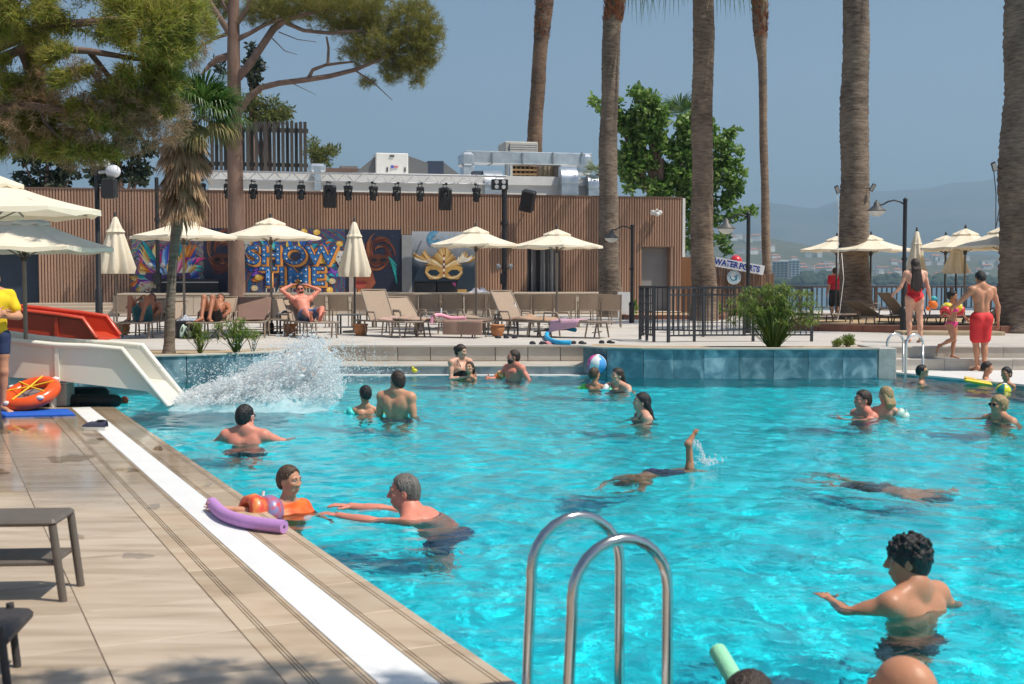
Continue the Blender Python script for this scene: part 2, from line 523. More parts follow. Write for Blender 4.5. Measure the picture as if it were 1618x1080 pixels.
def puddles():
    # splashed water lying on the paving
    m = bpy.data.materials.new('puddle_water'); m.use_nodes = True; nt = m.node_tree; nt.nodes.clear(); N = nt.nodes.new
    out = N('ShaderNodeOutputMaterial'); fr = N('ShaderNodeFresnel'); fr.inputs[0].default_value = 1.33; gl = N('ShaderNodeBsdfGlossy'); gl.inputs['Roughness'].default_value = .03
    tr = N('ShaderNodeBsdfTransparent'); tr.inputs[0].default_value = (.92, .90, .87, 1); mx = N('ShaderNodeMixShader')
    nt.links.new(fr.outputs[0], mx.inputs[0]); nt.links.new(tr.outputs[0], mx.inputs[1]); nt.links.new(gl.outputs[0], mx.inputs[2]); nt.links.new(mx.outputs[0], out.inputs[0])
    mb = MB(); r = random.Random(9)
    for (s, o, a, b) in ((8.2, .62, .20, .10), (7.1, .95, .30, .16), (9.6, 1.3, .35, .2), (6.2, .60, .16, .08), (5.2, .15, .12, .06), (10.8, .9, .3, .15), (4.4, .66, .10, .05), (8.6, 2.2, .4, .2), (6.6, 1.6, .22, .12), (3.4, .13, .08, .05), (7.4, .14, .14, .06), (2.9, 1.0, .10, .07), (3.6, 1.25, .07, .05)):
        n = 22; pts = []; ph = r.uniform(0, 6)
        for k in range(n):
            th = 2*math.pi*k/n; w = 1 + .28*math.sin(2*th + ph) + .18*math.sin(5*th + 2*ph) + r.uniform(-.08, .08); p = edge(s + a*w*math.cos(th), o + b*w*math.sin(th), .0016); pts.append(p)
        mb.add(pts, [tuple(range(n))])
    tag(mb.build('puddles', m), 'thin puddles of splashed water on the paving', 'water', kind='stuff')
puddles()

# ---- planters, recess and terrace behind the pool
def wall_run(name, pts, z0, z1, piece, thick, mat, parent, gap=.0035, out=0.012):
    """a row of slabs on a wall face along a polyline (wall face to the right of the walking direction)"""
    for i in range(len(pts) - 1):
        a, b = Vector(pts[i]), Vector(pts[i+1])
        d = (b - a); L = d.length; d.normalize(); nrm = Vector((d.y, -d.x, 0))
        n = max(1, round(L / piece)); w = L / n
        for k in range(n):
            c = a + d * (w * (k + .5)) + nrm * (out / 2)
            mb = MB(); mb.obox((0, 0, 0), (w - gap, thick, z1 - z0), math.atan2(d.y, d.x), .004)
            mb.build(name, mat, parent, (c.x, c.y, (z0 + z1) / 2))
lp = [Vector((-17, 18.2, 0)), Vector((-6.3, 18.75, 0)), Vector((-5.2, 19.15, 0)), Vector((-4.3, 19.8, 0)), Vector((-3.55, 20.75, 0))]
pl = thing('planter', 'long low planter with blue marble tiles and dry soil behind the slide', 'planter', (0, 0, 0))
mb = MB(); mb.prism([(p.x, p.y) for p in lp] + [(-3.3, 22.0), (-5.0, 20.6), (-17, 20.5)], -2.3, .375); mb.build('soil', M_soil, pl)
wall_run('tile', lp, -.12, .375, .6, .05, M_bluetile, pl)
for i in range(len(lp) - 1):
    a, b = lp[i], lp[i+1]; d = (b - a); c = (a + b) / 2
    mb = MB(); mb.obox((0, 0, 0), (d.length + .06, .16, .03 + .002 * i), math.atan2(d.y, d.x), .006); mb.build('coping', M_riser, pl, (c.x, c.y + .03, .39))
rp = [Vector((1.25, 20.75, 0)), Vector((1.62, 20.35, 0)), Vector((2.2, 20.1, 0)), Vector((3.2, 20.02, 0)), Vector((6.1, 20.05, 0))]
pr = thing('planter', 'curved planter with teal marble tiles and papyrus, in front of black railing', 'planter', (0, 0, 0))
mb = MB(); mb.prism([(p.x, p.y) for p in rp] + [(6.1, 21.28), (2.4, 21.3), (1.5, 21.98)], -2.3, .425); mb.build('soil', M_soil, pr)
wall_run('tile', rp, -.12, .43, .6, .05, M_bluetile, pr)
for i in range(len(rp) - 1):
    a, b = rp[i], rp[i+1]; d = (b - a); c = (a + b) / 2
    mb = MB(); mb.obox((0, 0, 0), (d.length + .06, .18, .03 + .002 * i), math.atan2(d.y, d.x), .006); mb.build('coping', M_riser, pr, (c.x, c.y + .03, .445))
mb = MB(); mb.box((6.12, 20.04, -.3), (6.42, 21.3, .452), .01); mb.build('end_pier', M_conc, pr)

# terrace
tp = [(-60, 20.5), (-17, 20.5), (-5.0, 20.6), (-3.3, 22.0), (1.5, 22.0), (2.4, 21.3), (6.43, 21.3), (6.43, 21.62), (45, 21.62), (45, 49.5), (7.5, 49.5), (7.5, 120), (-60, 120)]
mb = MB(); mb.prism(tp, -2.5, DECK); terrace = struct(mb.build('terrace', M_terr))
wall_run('riser_stone', [Vector((-3.28, 21.985, 0)), Vector((1.48, 21.985, 0))], .118, DECK - .004, .62, .05, M_riser, terrace, .014)
mb = MB(); mb.box((-3.4, 21.92, DECK - .03), (1.55, 22.1, DECK + .004)); mb.build('nosing', M_terr, terrace)
# recess ledge
mb = MB(); mb.prism([(-3.52, 20.77), (1.23, 20.77), (1.45, 21.95), (-3.3, 21.95)], -2.4, .112); ledge = struct(mb.build('pool_ledge', M_riser))
wall_run('tile', [Vector((-3.54, 20.76, 0)), Vector((1.24, 20.76, 0))], -.10, .095, .6, .05, M_greytile, ledge)
mb = MB(); mb.box((-3.54, 20.70, .095), (1.24, 20.90, .118), .004); mb.build('nosing', M_riser, ledge)
mb = MB(); mb.box((-3.5, 20.55, -.085), (1.3, 20.74, -.035), .004); mb.build('lip', M_white, ledge)
# steps and coping on the right
mb = MB(); mb.prism([(rA.x, rA.y), (rC.x, rC.y), (45, rC.y), (45, 21.2), (6.43, 21.2), (6.43, rA.y)], -2.4, 0.0); cop_r = struct(mb.build('pool_coping', M_white))
def steps():
    x = 6.44
    while x < 15:
        for (ya, yb, z0, z1) in ((21.19, 21.62, 0.0, .2),):
            mb = MB(); mb.box((x + .003, ya, -.02), (x + 1.197, yb + .02, .17), 0); mb.build('riser_slab', M_riser, cop_r)
            mb = MB(); mb.box((x + .003, ya - .02, .172), (x + 1.197, yb + .01, .2), .004); mb.build('tread_slab', M_terr, cop_r)
        mb = MB(); mb.box((x + .003, 21.60, .205), (x + 1.197, 21.64, .368), 0); mb.build('riser_slab', M_riser, cop_r)
        mb = MB(); mb.box((x + .003, 21.58, .37), (x + 1.197, 22.0, .403), .004); mb.build('tread_slab', M_terr, cop_r)
        x += 1.2
steps()
def swatch_ground():
    # sea to the horizon
    m, nt, b = new_mat('sea_water')
    b.inputs['Base Color'].default_value = (.04, .10, .14, 1); b.inputs['Roughness'].default_value = .18
    tc = nt.nodes.new('ShaderNodeTexCoord'); nz = nt.nodes.new('ShaderNodeTexNoise'); nz.inputs['Scale'].default_value = .35; nz.inputs['Detail'].default_value = 8
    nt.links.new(tc.outputs['Object'], nz.inputs['Vector'])
    bp = nt.nodes.new('ShaderNodeBump'); bp.inputs['Strength'].default_value = .6; bp.inputs['Distance'].default_value = .6
    nt.links.new(nz.outputs[0], bp.inputs['Height']); nt.links.new(bp.outputs[0], b.inputs['Normal'])
    mb = MB(); mb.add([(-10900, -290, -3), (10900, -290, -3), (10900, 9780, -3), (-10900, 9780, -3)], [(0, 1, 2, 3)])
    struct(mb.build('sea', m))
swatch_ground()
# ================================================================== far shore, hills, haze
def interp(tab, x):
    return float(np.interp(x, [t[0] for t in tab], [t[1] for t in tab]))
def fbm(x, y, seed, octs=5, base=1.0):
    rng = np.random.RandomState(seed); z = np.zeros(np.broadcast(x, y).shape); a = 1.0; f = base
    for o in range(octs):
        for k in range(3):
            th = rng.uniform(0, 6.28); z = z + a / 3 * np.sin(f * (x * math.cos(th) + y * math.sin(th)) + rng.uniform(0, 6.28))
        a *= .52; f *= 2.07
    return z
M_hill = pm('dry_hillside', (.055, .075, .035), .3, .012, .95, col2=(.115, .105, .07), detail=9)
M_mtn = pm('mountain_side', (.045, .065, .04), .3, .002, .95, col2=(.13, .12, .085), detail=9)
hill_crest = [(-900, 395), (300, 380), (900, 372), (1130, 366), (1180, 369), (1240, 379), (1300, 386), (1360, 393), (1450, 404), (1540, 398), (1618, 400), (2000, 385), (2600, 395)]
mtn_crest = [(-1200, 330), (-300, 300), (400, 320), (900, 330), (1130, 330), (1180, 316), (1218, 313), (1286, 320), (1321, 308), (1382, 293), (1458, 291), (1492, 282), (1578, 277), (1650, 283), (1900, 300), (2600, 330)]
HILL_NEAR, HILL_FAR = 1500.0, 2900.0
def hill_z(px, Y):
    t = min(1, max(0, (Y - HILL_NEAR - 60) / (HILL_FAR - HILL_NEAR - 60)))
    zc = CAM_H + (445 - interp(hill_crest, px)) / F_PX * HILL_FAR
    x = (px - 809) / F_PX * Y
    return -2.2 + (zc + 2) * (t ** 1.15) + float(fbm(np.array(x), np.array(Y), 5, 4, .006)) * 9 * t
def terrain(name, crest, Y0, Y1, Y2, nx, ny, seed, amp, mat, zf=None):
    pxs = np.linspace(crest[0][0], crest[-1][0], nx)
    V = []
    for j in range(ny + 1):
        v = j / ny
        Y = Y0 + (Y1 - Y0) * v / .75 if v < .75 else Y1 + (Y2 - Y1) * (v - .75) / .25
        for px in pxs:
            x = (px - 809) / F_PX * Y
            if zf and v <= .75: z = zf(px, Y)
            else:
                zc = CAM_H + (445 - interp(crest, px)) / F_PX * Y1
                t = v / .75 if v < .75 else 1 - (v - .75) / .25 * .8
                z = -4 + (zc + 4) * t ** .9 + float(fbm(np.array(x), np.array(Y), seed, 5, amp[1])) * amp[0] * min(1, t) * (1 - .75 * (abs(v - .75) < .02))
            V.append((x, Y, z))
    i = np.arange(ny)[:, None] * nx + np.arange(nx - 1)[None]
    return struct(np_mesh(name, V, np.stack([i, i+1, i+nx+1, i+nx], -1).reshape(-1, 4), mat))
terrain('hills', hill_crest, HILL_NEAR, HILL_FAR, 3600, 150, 20, 5, (9, .006), M_hill, hill_z)
terrain('mountains', mtn_crest, 5200, 8000, 9200, 160, 22, 9, (45, .0012), M_mtn)

# houses on the far shore
M_hw = pm('far_render_wall', (.78, .76, .72), .1, .1, .8)
M_hr = pm('far_tile_roof', (.38, .17, .10), .2, .3, .85)
M_hg = pm('far_window_glass', (.06, .08, .10), .2, 1, .2)
def far_house(px, Y, w, d, h, storeys, kind, label, group=None, name='house'):
    x = (px - 809) / F_PX * Y; z = hill_z(px, Y) - 1.5
    t = thing(name, label, 'house' if name == 'house' else 'building', (x, Y, z), rnd.uniform(-.25, .25), group)
    mb = MB(); mb.box((-w/2, -d/2, 0), (w/2, d/2, h + 1.5)); mb.build('wall', M_hw, t)
    mb = MB()
    if kind == 0:
        o = .6; z0 = h + 1.5
        mb.add([(-w/2-o, -d/2-o, z0), (w/2+o, -d/2-o, z0), (w/2+o, d/2+o, z0), (-w/2-o, d/2+o, z0), (-w/4, 0, z0+w*.16), (w/4, 0, z0+w*.16)],
               [(0,1,5,4), (1,2,5), (2,3,4,5), (3,0,4), (3,2,1,0)])
        mb.build('roof', M_hr, t)
    else:
        mb.box((-w/2-.3, -d/2-.3, h+1.5), (w/2+.3, d/2+.3, h+2.3)); mb.build('roof', M_hw, t)
    return t
def far_town():
    spots = []
    for (cx, cy0, cy1, n, w) in ((1178, 376, 384, 7, 26), (1190, 396, 402, 5, 30), (1262, 404, 428, 12, 45), (1380, 418, 440, 16, 70), (1520, 404, 438, 34, 90), (1330, 425, 441, 12, 60), (1150, 398, 420, 6, 20), (1460, 428, 442, 10, 60)):
        for _ in range(n):
            spots.append((cx + rnd.uniform(-w, w), rnd.uniform(cy0, cy1)))
    for (px, py) in spots:
        # walk up the slope until the house base meets the sight line
        Y = HILL_NEAR + 70
        while Y < HILL_FAR - 80:
            if dp(px, py, Y).z <= hill_z(px, Y): break
            Y += 25
        s = Y / 2000.0
        far_house(px, Y, rnd.uniform(7, 16) * s, rnd.uniform(8, 11) * s, rnd.uniform(5, 10) * s, 2, rnd.choice((0, 0, 1)),
                  'small pale house among the houses on the hazy far shore', 'houses on the far shore')
    # apartment blocks near the water
    for (px, py, wpx, hpx, nf, nb, lab) in ((1247, 439, 30, 27, 7, 5, 'pale apartment tower with balcony bays across the water'),
                                            (1232, 438, 24, 24, 6, 4, 'brown apartment block left of the pale tower across the water'),
                                            (1138, 437, 30, 10, 3, 5, 'low white terraced block across the water beside slim palm')):
        Y = 1530.0; k = Y / F_PX
        x = (px - 809) * k; w = wpx * k; h = hpx * k; z = dp(px, py, Y).z
        t = thing('apartment_block', lab, 'building', (x, Y, z), -.2)
        brown = 'brown' in lab
        mb = MB(); mb.box((-w/2, -8, -3), (w/2, 8, h)); mb.build('wall', pm('block_wall', (.42, .36, .29), .1, .1, .8) if brown else M_hw, t)
        mb = MB(); mb.box((-w/2-.6, -8.6, h), (w/2+.6, 8.6, h+1.2)); mb.build('roof', M_hw, t)
        mw = MB(); mw.box((-w/nb*.28, -.25, -h/nf*.28), (w/nb*.28, .25, h/nf*.28)); me = mw.mesh('window'); me.materials.append(M_hg)
        for i in range(nf):
            for j in range(nb):
                link('window', me, t, (-w/2 + w*(j+.5)/nb, -8.05, h*(i+.5)/nf))
far_town()
def shore_woods():
    # mass of trees along the far waterline
    rng = np.random.RandomState(4); V = []; Fc = []
    bm = bmesh.new(); bmesh.ops.create_icosphere(bm, subdivisions=2, radius=1.0)
    bv = np.array([v.co[:] for v in bm.verts]); bf = np.array([[v.index for v in f.verts] for f in bm.faces]); bm.free()
    for k in range(560):
        px = rng.uniform(1100, 1700); Y = 1490 + rng.uniform(0, 260)
        d = 1 if 1225 < px < 1330 else rng.uniform(.35, .9)
        r = rng.uniform(4, 8) * d; x = (px - 809) / F_PX * Y
        v = bv * (1 + .3 * rng.rand(len(bv), 1)) * np.array([r * 1.2, r, r * rng.uniform(.8, 1.3)]) + np.array([x, Y, hill_z(px, Y) + r * .4])
        Fc.append(bf + len(V) * len(bv)); V.append(v)
    o = np_mesh('woods', np.concatenate(V), np.concatenate(Fc), pm('far_foliage', (.028, .05, .022), .4, .08, .95, detail=6), smooth=False)
    tag(o, 'dark green trees massed along the far waterline', 'trees', kind='stuff')
shore_woods()
def turbine(px, py, Y, hub, label, a0):
    zt = dp(px, py, Y); base = zt.z - hub
    t = thing('wind_turbine', label, 'wind turbine', (zt.x, Y, base - 25))
    mb = MB(); mb.tube([(0, 0, 0), (0, 0, hub + 25)], [3.2, 1.8], 8); mb.build('tower', M_hw, t)
    mb = MB(); mb.box((-2.2, -6, hub + 23), (2.2, 5, hub + 28), .5); mb.build('nacelle', M_hw, t)
    for k in range(3):
        a = a0 + k * 2.094; L = hub * .75
        mb = MB(); mb.tube([(0, -6.4, hub + 25.5), (math.sin(a)*L*.3, -6.4, hub+25.5+math.cos(a)*L*.3), (math.sin(a)*L, -6.4, hub+25.5+math.cos(a)*L)], [1.4, 2.4, .5], 6, sy=.35)
        mb.build('blade', M_hw, t)
turbine(1403, 272, 7900, 70, 'faint wind turbine on mountain ridge, left one nearest the thick trunk', .3)
turbine(1485, 268, 7900, 80, 'faint wind turbine on mountain ridge, middle one of three', .9)
turbine(1526, 274, 7900, 60, 'faint wind turbine on mountain ridge, right one of three', .1)
def haze():
    mb = MB(); mb.box((-11000, -300, -4.0), (11000, 9800, 900))
    m = bpy.data.materials.new('haze_air'); m.use_nodes = True
    nt = m.node_tree; nt.nodes.clear()
    out = nt.nodes.new('ShaderNodeOutputMaterial'); pv = nt.nodes.new('ShaderNodeVolumePrincipled')
    pv.inputs['Color'].default_value = (.50, .76, 1.0, 1)
    pv.inputs['Density'].default_value = 0.00022
    pv.inputs['Anisotropy'].default_value = 0.2
    nt.links.new(pv.outputs[0], out.inputs['Volume'])
    o = mb.build('haze', m)
    tag(o, kind='stuff')
    return o
haze()
# ================================================================== show building with stage
FY1 = 43.0; FY2 = 43.0 * 147 / 132
_f1 = dp(75, 298, FY1); _f2 = dp(1075, 313, FY2)
FTOP = (_f1.z + _f2.z) / 2
FD = Vector((_f2.x - _f1.x, _f2.y - _f1.y, 0)).normalized()
FN = Vector((FD.y, -FD.x, 0))                       # towards the camera
F0 = Vector((_f1.x, _f1.y, 0))
FANG = math.atan2(FD.y, FD.x)
def fac(px, py, off=0.0):
    """(u, z) on the facade plane moved off metres towards the camera"""
    d = _ray(px, py); c = Vector((0, 0, CAM_H)); o = F0 + FN * off
    t = (o - c).dot(FN) / d.dot(FN)
    p = c + d * t
    return (p - o).dot(FD), p.z
def fpt(u, z, off=0.0):
    p = F0 + FD * u + FN * off
    return Vector((p.x, p.y, z))
FM = Matrix(((FD.x, -FN.x, 0), (FD.y, -FN.y, 0), (0, 0, 1)))   # local x along facade, local y into the wall
M_batten = pm('timber_batten', (.375, .225, .15), .2, 1.4, .55, stretch=(1, 1, .15))
M_dark = pm('dark_panel', (.27, .165, .115), .2, 3, .7)
M_black = pm('black_metal', (.018, .018, .020), .2, 10, .45)
M_alu = pm('aluminium', (.72, .73, .75), .06, 6, .35, metal=.35)
M_galv = pm('galvanised_sheet', (.50, .55, .60), .12, 3, .30, metal=.75, col2=(.68, .73, .78))
M_wallw = pm('white_render', (.66, .65, .62), .08, 1.5, .85)
M_grey = pm('grey_paint', (.28, .29, .30), .1, 4, .7)
bld = thing('show_building', 'long brown timber clad building behind the stage', 'building', (0, 0, 0))
U0 = fac(-260, 400)[0]; U1 = fac(1077, 400)[0]
def rect(px0, py0, px1, py1):
    a = fac(px0, py0); b = fac(px1, py1); return (min(a[0], b[0]), max(a[0], b[0]), min(a[1], b[1]), max(a[1], b[1]))
OPEN = [rect(-260, 394, 62, 478), rect(207, 371, 330, 480), rect(322, 361, 636, 480), rect(634, 371, 651, 480), rect(833, 386, 886, 480), rect(1014, 390, 1062, 500)]
def facade():
    # wall body, pierced by the two doorways and the dark bay on the left
    doors = [OPEN[0], OPEN[4], OPEN[5]]
    us = sorted([U0] + [v for d in doors for v in d[:2]] + [U1])
    mb = MB()
    for i in range(len(us) - 1):
        a, b = us[i], us[i+1]
        if b - a < .01: continue
        dz = [d for d in doors if d[0] - .01 <= a and b <= d[1] + .01]
        z0 = dz[0][3] if dz else 0.0
        c = fpt((a+b)/2, (z0 + FTOP - .02) / 2, -.2)
        mb.obox(c, (b - a, .4, FTOP - .02 - z0), FANG)
    mb.build('wall', M_dark, bld)
    # battens
    mb = MB(); sp = .1035; u = U0 + .03
    while u < U1 - .02:
        segs = [(0.36, FTOP)]
        for (a, b, z0, z1) in OPEN:
            if a - .02 < u < b + .02:
                segs = [(z1 + .02, FTOP)]
        for (z0, z1) in segs:
            mb.obox(fpt(u, (z0+z1)/2, .024), (.062, .045, z1 - z0), FANG)
        u += sp
    o = mb.build('batten_cladding', M_batten, bld); o['kind'] = 'stuff'
    mb = MB(); mb.obox(fpt((U0+U1)/2, FTOP + .025, -.18), (U1 - U0 + .06, .5, .05), FANG); mb.build('parapet_cap', pm('brown_cap', (.16, .09, .065), .1, 3, .5), bld)
    mb = MB(); mb.obox(fpt(U1 + .06, (FTOP - .1)/2 + .2, -.10), (.11, .36, FTOP - .3), FANG); mb.build('end_trim', M_wallw, bld)
    # body behind
    mb = MB(); mb.obox(fpt((U0+U1)/2, 2.2, -6.4), (U1 - U0 - .1, 12, 4.2), FANG); mb.build('rear_wall', M_wallw, bld)
    # doorway linings: depth behind each opening
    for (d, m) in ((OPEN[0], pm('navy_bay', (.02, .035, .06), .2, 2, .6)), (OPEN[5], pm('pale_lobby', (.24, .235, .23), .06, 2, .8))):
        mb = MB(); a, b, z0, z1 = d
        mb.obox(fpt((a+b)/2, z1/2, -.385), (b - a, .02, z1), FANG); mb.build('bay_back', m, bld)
    a, b, z0, z1 = OPEN[5]
    mb = MB(); mb.obox(fpt(b - .04, z1/2 + .2, -.16), (.1, .40, z1 - .4), FANG); mb.build('door_jamb', M_dark, bld)
    # curtain strips in the middle doorway
    a, b, z0, z1 = OPEN[4]
    mb = MB(); mb.obox(fpt((a+b)/2, z1/2, -.39), (b - a, .02, z1), FANG); mb.build('bay_back', M_dark, bld)
    for k in range(7):
        u = a + (b - a) * (k + .5) / 7
        mb = MB(); mb.sheet(lambda s, v, u=u: fpt(u + (s-.5)*(b-a)/7.6, .5 + v*(z1-.55), -.22 + .05*math.sin(s*6.3 + k)), 6, 1)
        mb.build('curtain_strip', flat([(.05,.05,.055), (.20,.20,.21), (.03,.03,.03), (.26,.26,.26), (.10,.10,.10), (.33,.33,.32), (.30,.30,.30)][k], .8), bld)
    a, b, z0, z1 = OPEN[3]
    mb = MB(); mb.obox(fpt((a+b)/2, z1/2 + .2, .05), (b - a - .02, .1, z1 - .4), FANG); mb.build('grey_pier', M_grey, bld)
    a, b, z0, z1 = OPEN[1]
    # security light
    return bld
facade()
# flood light and camera on the facade
def wall_lamp():
    u, z = fac(1033, 336)
    t = thing('wall_floodlight', 'white twin floodlight on timber wall above doorway', 'lamp', fpt(u, z, .05), FANG)
    mb = MB(); mb.box((-.05, -.02, -.1), (.05, .05, .1)); mb.build('bracket', M_white, t)
    for s in (-1, 1):
        mb = MB(); mb.lathe([(.03, 0), (.085, .06), (.10, .16), (.09, .19), (.001, .19)], (s*.11, -.1, .02), 12, M=Matrix.Rotation(R(100), 3, 'X') @ Matrix.Rotation(R(s*18), 3, 'Y'))
        mb.build('lamp_head', M_white, t)
    mb = MB(); mb.tube([(0, 0, 0), (0, -.22, .03), (0, -.34, .12)], .03, 8); mb.build('arm', M_white, t)
    mb = MB(); mb.lathe([(.001, -.1), (.09, -.08), (.1, 0), (.07, .06), (.001, .07)], (0, -.36, -.06), 12); mb.build('sensor', M_white, t)
wall_lamp()

# ---- stage platform
M_stage = pm('stage_stone', (.42, .34, .26), .1, 1.2, .75, col2=(.50, .42, .33))
STZ = dp(600, 465.5, 40.0).z
def stage():
    a = fac(188, 468, 3.6)[0]; b = fac(986, 468, 3.6)[0]
    st = thing('stage_platform', 'tan stone stage platform in front of the brown building', 'stage', (0, 0, 0))
    mb = MB(); mb.obox(fpt((a+b)/2, (STZ + .3)/2, 1.85), (b - a, 3.45, STZ - .3), FANG); mb.build('body', M_stage, st)
    mb = MB(); mb.obox(fpt((a+b)/2, STZ + .02, 1.84), (b - a + .1, 3.6, .05), FANG); mb.build('top_slab', M_stage, st)
    n = 22; w = (b - a) / n
    for k in range(n):
        mb = MB(); mb.obox((0, 0, 0), (w - .012, .04, STZ - .46), FANG, .004); c = fpt(a + w*(k+.5), (STZ + .36)/2 + .02, 3.59); mb.build('facing_slab', M_stage, st, c)
    # lower steps at the left end
    for k in range(3):
        a2 = fac(40, 480, 3)[0]
        mb = MB(); mb.obox(fpt((a2+a)/2 - .1, .4 + .1 - k*.0 + .06*(2-k), 2.0 + .5*k), (a - a2, .52, .20 + .12*(2-k)), FANG, .01); mb.build('step', M_stage, st)
    return a, b
stage()

# ---- banners: flat prints in layers of thin shapes
class Art:
    """shapes on a vertical panel, local x to the right, z up, layers towards the viewer"""
    def __init__(s, t): s.t = t; s.k = 0; s.by = {}
    def poly(s, pts, col, layer=None, rough=.6):
        s.k += 1
        key = tuple(col)
        mb = s.by.setdefault(key, MB())
        y = -.012 - .00018 * s.k
        mb.add([(p[0], y, p[1]) for p in pts], [tuple(range(len(pts)))[::-1]])
    def stroke(s, pts, widths, col):
        L, Rr = [], []
        n = len(pts)
        for i in range(n):
            a = pts[max(i-1, 0)]; b = pts[min(i+1, n-1)]
            dx, dz = b[0]-a[0], b[1]-a[1]; l = math.hypot(dx, dz) or 1
            w = widths[i] / 2
            L.append((pts[i][0] - dz/l*w, pts[i][1] + dx/l*w)); Rr.append((pts[i][0] + dz/l*w, pts[i][1] - dx/l*w))
        s.k += 1; mb = s.by.setdefault(tuple(col), MB()); y = -.012 - .00018 * s.k
        vs = [(p[0], y, p[1]) for p in L] + [(p[0], y, p[1]) for p in Rr]
        mb.add(vs, [(i, n+i, n+i+1, i+1) for i in range(n-1)])
    def feather(s, x, z, ang, length, width, curl, cols, nb=1):
        """curved plume in several tones"""
        for j, c in enumerate(cols):
            pts = []; w = []; a = ang + (j - len(cols)/2) * .10; px, pz = x, z; n = 12
            L = length * (1 - .10*j)
            for i in range(n+1):
                t = i / n
                pts.append((px, pz)); w.append(width * (1 - .16*j) * math.sin(math.pi * min(1, .12 + t*.9)) ** .8 + .005)
                a2 = a + curl * t * t
                px += math.cos(a2) * L / n; pz += math.sin(a2) * L / n
            s.stroke(pts, w, c)
    def disc(s, x, z, rx, rz, col, n=20):
        s.poly([(x + rx*math.cos(2*math.pi*i/n), z + rz*math.sin(2*math.pi*i/n)) for i in range(n)], col)
    def done(s, rough=.55):
        for c, mb in s.by.items(): mb.build('print', flat(c, rough, 0, .4, .25, 2.5), s.t)['kind'] = 'stuff'
def banner(name, label, px0, py0, px1, py1, off, bg, frame=True):
    a = fac(px0, py1, off); b = fac(px1, py0, off)
    w = b[0] - a[0]; h = b[1] - a[1]
    t = thing(name, label, 'banner', fpt((a[0]+b[0])/2, a[1], off), FANG)
    mb = MB(); mb.box((-w/2, -.01, 0), (w/2, .03, h)); mb.build('panel', bg, t)
    return t, w, h
def grad_mat(name, c0, c1, z0, z1):
    m, nt, b = new_mat(name)
    tc = nt.nodes.new('ShaderNodeTexCoord'); sp = nt.nodes.new('ShaderNodeSeparateXYZ'); nt.links.new(tc.outputs['Object'], sp.inputs[0])
    nz = nt.nodes.new('ShaderNodeTexNoise'); nz.inputs['Scale'].default_value = 2.0; nz.inputs['Detail'].default_value = 6; nt.links.new(tc.outputs['Object'], nz.inputs['Vector'])
    ad = nt.nodes.new('ShaderNodeMath'); nt.links.new(sp.outputs['Z'], ad.inputs[0]); nt.links.new(nz.outputs[0], ad.inputs[1])
    mr = nt.nodes.new('ShaderNodeMapRange'); mr.inputs[1].default_value = z0 + .5; mr.inputs[2].default_value = z1 + .5; nt.links.new(ad.outputs[0], mr.inputs[0])
    mx = nt.nodes.new('ShaderNodeMix'); mx.data_type = 'RGBA'; mx.inputs[6].default_value = _rgb(c0); mx.inputs[7].default_value = _rgb(c1)
    nt.links.new(mr.outputs[0], mx.inputs[0]); nt.links.new(mx.outputs[2], b.inputs['Base Color']); b.inputs['Roughness'].default_value = .5
    return m
def swirl_mat(name, cols, scale=1.1, dist=7.0):
    """printed swirls of many colours"""
    m, nt, b = new_mat(name); N = nt.nodes.new
    tc = N('ShaderNodeTexCoord'); w = N('ShaderNodeTexWave'); w.wave_type = 'RINGS'; w.rings_direction = 'Y'; w.inputs['Scale'].default_value = scale; w.inputs['Distortion'].default_value = dist; w.inputs['Detail'].default_value = 3; w.inputs['Detail Scale'].default_value = 1.4
    nt.links.new(tc.outputs['Object'], w.inputs['Vector']); nz = N('ShaderNodeTexNoise'); nz.inputs['Scale'].default_value = 1.6; nz.inputs['Detail'].default_value = 5; nt.links.new(tc.outputs['Object'], nz.inputs['Vector'])
    mx = N('ShaderNodeMath'); mx.operation = 'MULTIPLY_ADD'; mx.inputs[1].default_value = .45; nt.links.new(w.outputs[1], mx.inputs[0]); nt.links.new(nz.outputs[0], mx.inputs[2])
    cr = N('ShaderNodeValToRGB'); e = cr.color_ramp.elements; n = len(cols); e[0].position = .30; e[0].color = _rgb(cols[0]); e[1].position = 1.0; e[1].color = _rgb(cols[-1])
    for i in range(1, n - 1): k = e.new(.30 + .70*i/(n-1)); k.color = _rgb(cols[i])
    nt.links.new(mx.outputs[0], cr.inputs[0]); nt.links.new(cr.outputs[0], b.inputs['Base Color']); b.inputs['Roughness'].default_value = .5
    return m
def text_mesh(txt, size, offset=0.0, extrude=0.0, space=1.0):
    cu = bpy.data.curves.new('lettering', 'FONT'); cu.body = txt; cu.size = size; cu.align_x = 'CENTER'; cu.offset = offset; cu.extrude = extrude; cu.space_character = space
    o = bpy.data.objects.new('lettering', cu); COL.objects.link(o)
    dg = bpy.context.evaluated_depsgraph_get(); me = bpy.data.meshes.new_from_object(o.evaluated_get(dg))
    bpy.data.objects.remove(o)
    return me
def put_text(txt, size, x, y, z, mat, parent, offset=0.0, sx=1.0, space=1.0, name='lettering', extrude=0.0):
    me = text_mesh(txt, size, offset, extrude, space); me.materials.clear(); me.materials.append(mat)
    M = Matrix(((sx, 0, 0, x), (0, 0, -1, y), (0, 1, 0, z), (0, 0, 0, 1)))
    me.transform(M)
    return link(name, me, parent), me
